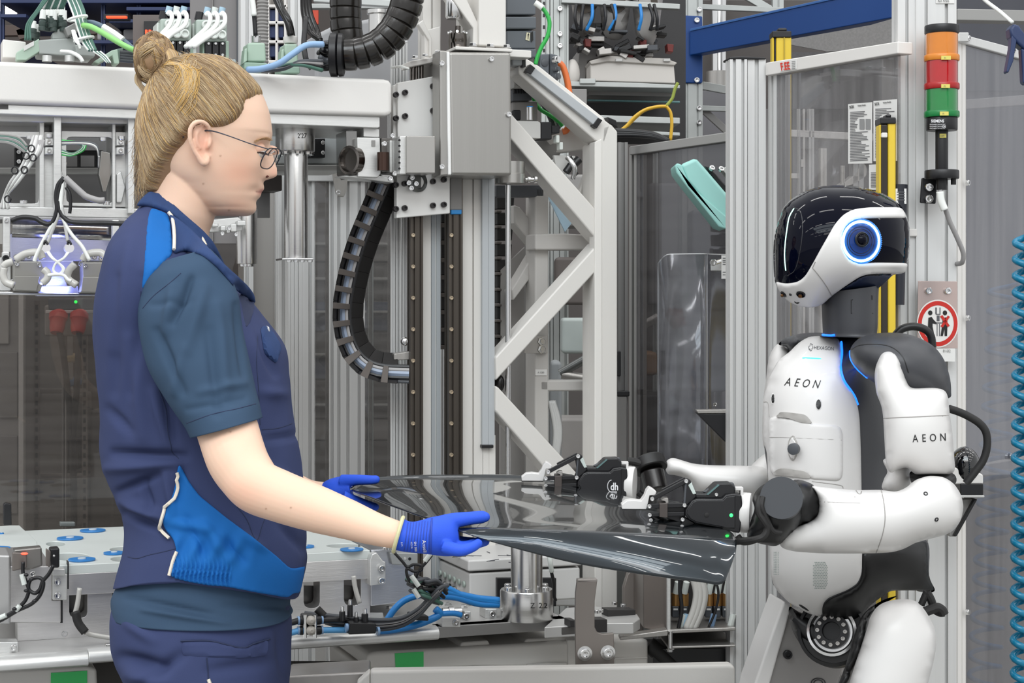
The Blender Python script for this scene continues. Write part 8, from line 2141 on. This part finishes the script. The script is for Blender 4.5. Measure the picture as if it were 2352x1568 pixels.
# ---- near arm
sh = B(); inflate(sh, zR((516,130),(528,96),(568,64),(650,46),(760,50),(860,90),(918,150),(948,230),(956,300),(945,330),(860,340),(760,340),(690,300),(620,262),(560,215),(524,170)), 2.46,.085,8,.5)
arm = bpy.data.objects.new('arm', None); put(arm, robot, W(2090,1000,2.4)); arm['label'] = 'near arm with lettering on the upper shell'
shb = sh.bvh(); shoulder = sh.obj('shoulder_cap', RD, arm, ang=180)
pipe([shb], zR((522,118),(560,100),(640,96),(700,110),(745,150),(770,220)), .0008, lift=0).obj('seam', RDD, shoulder)
b = B(); b.tube([hit([tbv, shb], *q, 2.5)[0] for q in zR((516,126),(520,160),(545,200),(590,240))], .0016,6); b.obj('edge_light', BLUEL, shoulder)
la = B(); inflate(la, zR((640,160),(655,134),(682,125),(712,134),(735,170),(750,220),(768,275),(790,288),(880,284),(925,292),(942,318),(950,400),(962,480),(974,650),(940,662),(810,664),(790,655),(765,628),(720,640),(690,660),(672,620),(668,560),(664,480),(660,410),(652,360),(630,310),(622,240),(626,195)), 2.385,.066,7,.36, smooth=False)
lo_ = la.obj('upper_arm_shell', RW, arm, ang=180); lab = la.bvh()
pipe([lab], zR((662,418),(720,414),(800,411),(900,406),(952,404)), .0007, lift=0, dref=2.33).obj('seam', SEAM, lo_)
write('print', 'AEON', 2096,1015,17.5, INK, lo_, bv=[lab], rot=-2.5, space=.42, wide=.78, lift=.0008, dref=2.33)
b = B(); inflate(b, zR((660,600),(700,588),(750,605),(782,640),(778,700),(740,742),(690,742),(655,722),(664,680),(678,648)), 2.44,.04,8,.45); b.obj('inner_elbow_shell', RW, arm, ang=180)
b = B(); inflate(b, zR((778,650),(860,655),(960,655),(975,700),(900,740),(800,720)), 2.40,.035,8,.5); b.obj('elbow_joint', RDD, arm)
fa = B(); inflate(fa, zR((240,696),(330,704),(345,710),(440,722),(545,730),(650,728),(715,738),(760,720),(800,684),(860,666),(925,672),(970,702),(1000,750),(1010,800),(1000,860),(968,905),(930,925),(870,940),(800,958),(752,985),(700,1000),(628,1004),(520,1006),(400,1005),(280,998),(222,984),(203,955),(208,930),(240,905),(330,872),(372,850),(382,800),(372,742),(335,706)), 2.33,.064,7,.36, smooth=False)
fel = fa.obj('forearm_shell', RW, arm, ang=180); fab = fa.bvh(); fob = fab
pipe([fab], zR((652,730),(664,790),(668,860),(655,930),(630,1002)), .0007, lift=0, dref=2.28).obj('seam', SEAM, fel)
b = B(); inflate(b, zR((262,690),(345,700),(380,745),(392,800),(372,850),(310,885),(250,900),(240,800)), 2.34,.04,8,.5); b.obj('forearm_liner', RDD, arm)
pipe([fob], zR((385,780),(480,784),(560,786)), .0004, lift=0, dref=2.28).obj('seam', SEAM, arm)
pipe([fob], zR((540,728),(552,745),(562,746),(566,735)), .0008, lift=0, dref=2.28).obj('seam', SEAM, arm)
for x, y in ((845,745),(892,857)):
    p, n = hit([fab], *zR((x, y))[0], 2.3); bolt(arm, p - n*.002, n, .0030, BLACK, 'screw')
# wrist drive
wr = B(); inflate(wr, zR((92,770),(110,730),(150,700),(215,684),(290,700),(312,770),(308,850),(270,910),(205,968),(150,968),(90,950),(70,925),(85,860),(100,810)), 2.315,.046,7,.42)
wro = wr.obj('wrist_drive', RDD, arm, ang=180); wrb = wr.bvh()
p = W(*zR((218,765))[0], 2.265); b = B(); ax = V((-.18,-1,.22)).normalized()
b.lathe(p - ax * -.006,-ax*1, [(.0275,0),(.0275,.02),(.026,.022)], 40); b.lathe(p + ax*.0, ax*1, [(.0272,0),(.0270,.003),(.026,.004)], 40)
b.obj('wrist_cap', mat('wrist_cap_grey', '#33363b', .42), wro)
b = B(); b.tube([W(*q, d) for q, d in zip(zR((128,760),(118,790),(120,830),(142,865),(156,895),(140,930),(100,945),(40,952),(0,955)),(2.27,2.262,2.26,2.26,2.262,2.262,2.265,2.28,2.30))], .0045,10)
b.obj('cable', MATTEB, wro); b = B(); b.tube([W(*q, d) for q, d in zip(zR((136,760),(130,800),(150,850),(178,905),(215,915)),(2.265,2.26,2.262,2.265,2.27))], .004,10)
b.obj('cable', MATTEB, wro)
pipe([wrb], zR((150,835),(190,842),(215,840),(300,800)), .0012, lift=0, dref=2.27).obj('seam', DGREY, wro)

# ---- grippers
def gripper(fx, d, led, lab_):
    root = bpy.data.objects.new('gripper', None); put(root, robot, W(*z4(fx(1700,750))[0], d)); root['label'] = lab_
    def q(*pts): return z4(*[fx(*p) for p in pts])
    s = S(d)
    def pz(name, pts, front, thick, m, bev=.0012, par=root, step=None):
        pl = Pl(q(pts[0])[0][0], d - front, 0)
        P, vec = pp(pl, q(*pts), thick); b = B(); b.prism(P, vec); return b.obj(name, m, par, bevel=bev)
    body_ = pz('body', [(1545,760),(1550,712),(1605,632),(1645,617),(1860,617),(1895,582),(1960,572),(2030,585),(2036,660),(2030,800),(2015,912),(1960,905),(1890,880),(1850,870),(1640,830),(1580,800)], .024,.048, BLACK, .002)
    pz('side_cover', [(1560,745),(1565,715),(1612,645),(1650,630),(1870,630),(1900,600),(1975,590),(1975,870),(1905,868),(1850,855),(1640,815),(1590,788)], .026,.004, mat('satin_black', '#1c1c1f', .32), .001)
    pz('top_housing', [(1630,570),(1720,574),(1812,486),(1938,483),(1972,512),(1975,575),(1895,584),(1858,616),(1640,616)], .016,.032, BLACK, .002)
    pz('top_fin', [(1700,560),(1730,545),(1830,480),(1960,480),(1985,540),(1960,560),(1800,575)], .006,.012, DGREY, .001)
    pz('housing_edge', [(1728,580),(1745,582),(1840,500),(1828,492)], .0175,.002, TEAL if False else mat('grey_green_edge', '#5d7a7a', .4), 0)
    c = W(*q((2062,735))[0], d); b = B(); ax = V((1,-.22,-.03)).normalized(); R_ = 172 / 3.734*s*(fx(1,0)[0] - fx(0,0)[0])
    b.lathe(c - ax*.006, ax, [(R_*.98,0),(R_, .001),(R_, .011),(R_*.97,.013),(R_*.6,.0135)], 40); b.obj('mount_ring', RW, root)
    b = B(); b.lathe(c - ax*.010, ax, [(R_*.9,0),(R_*.9,.006)], 40); b.obj('mount_plate', ALU, root)
    pz('bracket', [(1975,520),(2045,520),(2045,600),(2020,600),(2020,545),(1975,545)], .010,.016, RW, .0006)
    # links
    def bar(p0, p1, w, front, th, name='link', m=BLACK):
        (x0, y0),(x1, y1) = p0, p1; L = math.hypot(x1 - x0, y1 - y0); nx, ny = -(y1 - y0) / L*w, (x1 - x0) / L*w
        return pz(name, [(x0 + nx, y0 + ny),(x1 + nx, y1 + ny),(x1 - nx, y1 - ny),(x0 - nx, y0 - ny)], front, th, m, .0008)
    for side in (1,-1):
        f0 = .018 if side == 1 else -.012
        bar((1262,618),(1553,465), 19, f0,.006)
        bar((1553,465),(1538,672), 9, f0 - .001,.004, 'strut', DGREY)
        pz('rocker', [(1520,470),(1560,440),(1590,455),(1630,560),(1640,600),(1575,660),(1540,690),(1515,660),(1540,600)], f0 - .002,.006, BLACK)
        bar((1238,680),(1540,672), 20, f0 - .001,.006)
        bar((1240,755),(1540,745), 18, f0 - .001,.006)
    bar((1548,446),(1350,548), 16,-.004,.006)
    pz('link_block', [(1325,655),(1400,640),(1500,655),(1545,690),(1545,800),(1500,820),(1400,790),(1325,750)], .010,.02, BLACK)
    pz('link_sleeve', [(1325,658),(1395,655),(1395,780),(1325,775)], .021,.042, mat('bronze_grey', '#4a4340', .35), .0008)
    pz('link_cover', [(1340,630),(1365,610),(1400,612),(1402,655),(1380,655),(1375,640)], .012,.02, STEEL, .0006)
    pz('rocker_pad', [(1570,500),(1600,475),(1640,575),(1612,580)], .0165,.012, mat('pale_grey_green', '#c9d4cf', .4), .0008)
    bar((1240,755),(1400,850), 11,.012,.006, 'strut'); bar((1400,850),(1522,880), 10,.012,.005, 'strut')
    pz('lower_rocker', [(1520,760),(1620,820),(1640,850),(1530,890),(1510,880),(1515,800)], .012,.01, BLACK)
    for x, y in ((1262,618),(1238,680),(1553,465),(1538,672),(1240,755),(1250,800),(1522,793)):
        p = W(*q((x, y))[0], d - .0185); bolt(root, p, V((0,-1,0)), 20 / 3.734*s*.9, CHROME, 'pin')
    # fingers
    fn = pz('finger', [(1000,668),(1045,634),(1100,628),(1168,636),(1200,590),(1214,548),(1238,518),(1265,530),(1300,556),(1290,585),(1240,590),(1228,650),(1212,708),(1004,706)], .012,.024, RW, .001)
    pz('finger_pad', [(1002,706),(1210,708),(1210,714),(1002,713)], .013,.026, MATTEB, 0)
    if led:
        p = W(*q((1940,758))[0], d - .0262); b = B(); b.ell(p, .0024,.001,.0024); b.obj('status_led', GLED, root)
        p = W(*q((1730,755))[0], d - .0262); b = B(); b.lathe(p, V((0,-1,0)), [(.0032,-.001),(.0032,.0008),(.0024,.001)], 20); b.obj('button', MATTEB, root)
        bolt(root, W(*q((1812,580))[0], d - .0165), V((0,-1,0)), .0024, CHROME, 'screw')
    else:
        P = Pl(q((1850,740))[0][0], d - .0262,0); x, y = q((1868,795))[0]
        write('emblem', 'dh', x, y, 17, WINK, root, pl=P, wide=.75, lift=.0002, bold=.02)
        b = B(); cx_, cy_ = q((1895,765))[0]
        b.tube([P.at(cx_ + 10*math.cos(t) - 3, cy_ + 14*math.sin(t) - 2,.0003) for t in [math.pi*(.6 + k*.08) for k in range(12)]], .0006,4,1, smooth=False)
        for k in range(3): b.tube([P.at(x, y + 3 + k*2,.0003), P.at(x + 15, y + 3 + k*2,.0003)], .0003,4,1, smooth=False)
        b.obj('emblem', WINK, root)
    return root
gripper(lambda x, y: (x, y), 2.33, True, 'near gripper with green status light')
gripper(lambda x, y: (140 + (x - 1000)*.88,450 + (y - 690)*.88), 2.66, False, 'far gripper with white emblem')
b = B(); b.tube([W(*q, 2.31) for q in z4((1990,940),(2020,975),(2080,980),(2150,960))], .0055,10); b.obj('cable', MATTEB, robot)

# ---- far arm
far = bpy.data.objects.new('arm', None); put(far, robot, W(1650,1100,2.8)); far['label'] = 'far arm reaching behind the near gripper'
b = B(); inflate(b, z4((1378,360),(1384,300),(1415,272),(1460,270),(1530,290),(1620,315),(1760,328),(1950,332),(2130,336),(2230,350),(2275,400),(2290,500),(2260,620),(2130,640),(1900,600),(1700,580),(1640,560),(1600,500),(1540,440),(1460,415),(1400,405)), 2.76,.055,7,.42)
b.obj('forearm_shell', RW, far, ang=180)
b = B(); inflate(b, zR((20,700),(70,640),(150,570),(200,600),(220,720),(150,760),(60,760)), 2.80,.05,8,.5); b.obj('elbow_shell', RW, far, ang=180)
b = B(); inflate(b, zR((200,95),(235,110),(262,140),(270,300),(240,560),(165,560),(136,520),(138,345),(150,250),(165,150)), 2.80,.06,8,.5); b.obj('upper_shell', RW, far, ang=180)
b = B(); inflate(b, zR((205,95),(250,62),(330,46),(420,50),(430,90),(330,100),(262,140),(240,108)), 2.78,.06,8,.5); b.obj('shoulder_cap', RD, far, ang=180)
b = B(); c0, c1, c2 = W(*z4((1228,275))[0], 2.71), W(*z4((1258,372))[0], 2.70), W(*z4((1300,545))[0], 2.69)
b.cyl(c1, c0,.0265,.0255,36); b.m = 1; b.cyl(c2, c1,.0185,.0185,32)
b.obj('wrist_drive', [RDD, GLOSSB], far, bevel=.003)
b = B(); b.tube([W(*q, 2.70) for q in z4((1140,560),(1180,590),(1240,590),(1290,560))], .005,10); b.obj('cable', MATTEB, far); b = B(); b.tube([W(*q, 2.69) for q in z4((1050,290),(1120,300),(1180,320))], .006,10); b.obj('cable', MATTEB, far)

# ---- hips and legs
b = B(); c = W(*zR((440,1345))[0], 2.60); ax = V((-.35,-1,.28)).normalized()
b.lathe(c, ax, [(.052,-.03),(.052,.004),(.047,.006),(.046,.0)], 44); hip = b.obj('hip_drive', RDD, robot)
b = B(); b.lathe(c, ax, [(.037,.003),(.037,.010),(.033,.011),(.030,.004)], 40); b.m = 1; b.lathe(c, ax, [(.026,.001),(.026,.012),(.014,.013),(.013,.006)], 36); b.obj('bearing', [CHROME, BLACK], hip)
a_, b_ = frame(ax)
for k in range(12):
    t = k / 12*6.283; bolt(hip, c + (a_*math.cos(t) + b_*math.sin(t))*.0205 + ax*.012, ax, .0032, STEEL, 'bolt')
b = B(); inflate(b, zR((250,1240),(300,1262),(395,1290),(545,1310),(560,1340),(500,1420),(420,1450),(340,1440),(270,1350)), 2.64,.04,8,.4); b.obj('hip_housing', RDD, robot)
lg = bpy.data.objects.new('leg', None); put(lg, robot, W(2060,1500,2.45)); lg['label'] = 'near leg in white shell'
b = B(); th = B(); inflate(th, zR((590,1330),(605,1280),(640,1232),(700,1208),(780,1206),(825,1232),(865,1290),(888,1350),(888,1430),(858,1560),(820,1700),(780,1900),(740,2150),(690,2200),(560,2150),(490,1900),(480,1700),(505,1600),(540,1480)), 2.46,.062,11,.4)
th.obj('thigh_shell', RW, lg, ang=180)
b = B(); inflate(b, zR((560,1290),(640,1218),(720,1190),(640,1240),(595,1300),(580,1400),(510,1560),(470,1640),(450,1620),(500,1480)), 2.50,.045,8,.4); b.obj('thigh_liner', RDD, lg, ang=180)
def legpart(par, pts, d, T, m, nm): 
    b = B(); inflate(b, pts, d, T, 16,.4); return b.obj(nm, m, par, ang=180)
legpart(lg, [(1910,1820),(2060,1830),(2090,2000),(2080,2400),(2060,2700),(1960,2700),(1930,2400),(1890,2000)], 2.47,.05, RD, 'shin')
legpart(lg, [(1850,2790),(1880,2700),(2080,2690),(2120,2760),(2110,2880),(1860,2880)], 2.46,.06, RW, 'foot')
fl = bpy.data.objects.new('leg', None); put(fl, robot, W(1850,1500,2.7)); fl['label'] = 'far leg with grey inner panel and white edge'
pl2 = Pl(1850,2.70,8)
plate('thigh_panel', pl2, zR((245,1235),(300,1265),(380,1290),(480,1300),(520,1380),(490,1500),(440,1640),(380,1800),(100,1800),(150,1568),(200,1400)), .07, mat('grey_leg_panel', '#8d8a88', .4), fl, bevel=.004)
plate('thigh_edge', pl2, zR((228,1210),(262,1236),(235,1340),(170,1568),(110,1800),(50,1800),(102,1568),(170,1370)), .08, RW, fl, off=.006, bevel=.004)
p = pl2.at(*zR((242,1443))[0], .001); bolt(fl, p, pl2.n, .007, BLACK, 'screw')
b = B()
for r in (16,10): 
    P = [pl2.at(*zR((378 + 1.9*r*math.cos(t / 24*6.283), 1568 + 1.3*r*math.sin(t / 24*6.283)))[0], .001) for t in range(26)]; b.tube(P, .0008,6,1, smooth=False)
b.obj('round_mark', BLACK, fl)
legpart(fl, [(1690,1650),(1860,1650),(1880,2000),(1870,2400),(1850,2600),(1760,2600),(1740,2400),(1690,2000)], 2.74,.05, RD, 'shin')
legpart(fl, [(1640,2620),(1680,2560),(1870,2550),(1910,2600),(1900,2700),(1650,2700)], 2.73,.055, RW, 'foot')
# hip cable with plug, back cable
b = B(); b.tube([W(*q, 2.52) for q in zR((850,1172),(870,1210),(880,1245),(905,1262),(925,1262))], .006,10); b.obj('cable', MATTEB, robot); b = B(); b.tube([W(*q, 2.51) for q in zR((835,1262),(865,1250),(895,1240),(915,1250),(925,1270))], .007,10)
b.obj('cable', MATTEB, robot); b = B(); b.tube([W(*q, 2.52) for q in zR((850,1172),(838,1200),(825,1230))], .005,10); b.obj('cable', MATTEB, robot)
b = B(); b.tube([W(*q, 2.55) for q in zR((945,375),(985,388),(1030,408),(1080,440),(1108,480),(1112,540),(1095,600),(1060,650),(1020,700))], .0058,12); b.obj('cable', MATTEB, robot)
b = B(); b.tube([W(*q, 2.62) for q in zR((710,60),(740,30),(790,18),(840,30),(868,60),(875,110))], .006,12); b.obj('carry_handle', RDD, robot)
# ================================================================ the dark glossy panel held between them
PAINT = mat('black_blue_car_paint', '#182127', 0.24, metal=0.75, coat=1.0)
def curve3(pts, n):
    c = cr([tuple(W(*p)) for p in pts], 12); m = len(c)
    L = [0.0]
    for a, b_ in zip(c, c[1:]): L.append(L[-1] + (V(b_) - V(a)).length)
    out = []; j = 0
    for i in range(n):
        t = L[-1]*i / (n - 1)
        while j < m - 2 and L[j + 1] < t: j += 1
        k = (t - L[j]) / max(L[j + 1] - L[j], 1e-9); out.append(V(c[j]).lerp(V(c[j + 1]), min(1, k)))
    return out
NS, NT = 90,56
near = curve3([(1052,1214,2.205),(1110,1213,2.20),(1250,1218,2.19),(1450,1227,2.20),(1600,1234,2.22),(1692,1240,2.24)], NS)
farc = curve3([(806,1124,2.60),(835,1108,2.68),(870,1099,2.74),(1000,1094,2.80),(1190,1095,2.78),(1320,1108,2.72)], NS)
left = curve3([(1052,1214,2.205),(990,1193,2.30),(900,1161,2.44),(830,1134,2.56),(806,1124,2.60)], NT)
right = curve3([(1692,1240,2.24),(1678,1220,2.28),(1640,1206,2.33),(1560,1176,2.42),(1440,1140,2.58),(1320,1108,2.72)], NT)
bott = curve3([(1052,1217,2.200),(1110,1238,2.19),(1220,1269,2.178),(1340,1297,2.172),(1500,1322,2.17),(1610,1336,2.175),(1656,1341,2.18),(1672,1318,2.19),(1690,1268,2.215)], NS)
rows = []
for j in range(14):                     # turned-down side, bulging outwards
    v = j / 14; r = []
    for i in range(NS):
        u = i / (NS - 1)
        a, c = bott[i], near[i]; L = (c - a).length
        m = a.lerp(c, v); bul = math.sin(math.pi*v)*L*.11
        r.append(m + V((0,-.75,.25))*bul)
    rows.append(r)
for j in range(NT):
    v = j / (NT - 1); v2 = v; r = []
    for i in range(NS):
        u = i / (NS - 1)
        p = near[i].lerp(farc[i], v2) + left[j].lerp(right[j], u) - (near[0].lerp(near[-1], u).lerp(farc[0].lerp(farc[-1], u), v2))
        crown = .010*math.sin(math.pi*u)*math.sin(math.pi*v) + .0012*math.exp(-((v - .8) / .08) ** 2)*math.sin(math.pi*u)
        r.append(p + V((0,0, crown)))
    rows.append(r)
b = B(); n = NS
vs = [p for r in rows for p in r]
fs = [[j*n + i, j*n + i + 1,(j + 1)*n + i + 1,(j + 1)*n + i] for j in range(len(rows) - 1) for i in range(n - 1)]
b.add(vs, fs)
panel = b.obj('car_body_panel', PAINT, None, ang=180)
md = panel.modifiers.new('sheet', 'SOLIDIFY'); md.thickness = .0016; md.offset = -1
b = B(); fe = [p + V((0,.002,.0005)) for p in farc]
rr_ = [[p, p + V((0,-.004,.003)), p + V((0,-.010,.0025)), p + V((0,-.014,-.0005))] for p in fe]
b.add([q for r in rr_ for q in r], [[i*4 + k, i*4 + k + 1, i*4 + k + 5, i*4 + k + 4] for i in range(len(rr_) - 1) for k in range(3)]); b.obj('rolled_edge', PAINT, panel, ang=180)
tag(panel, 'dark glossy sheet metal car panel held level between the woman and the robot', 'car panel')
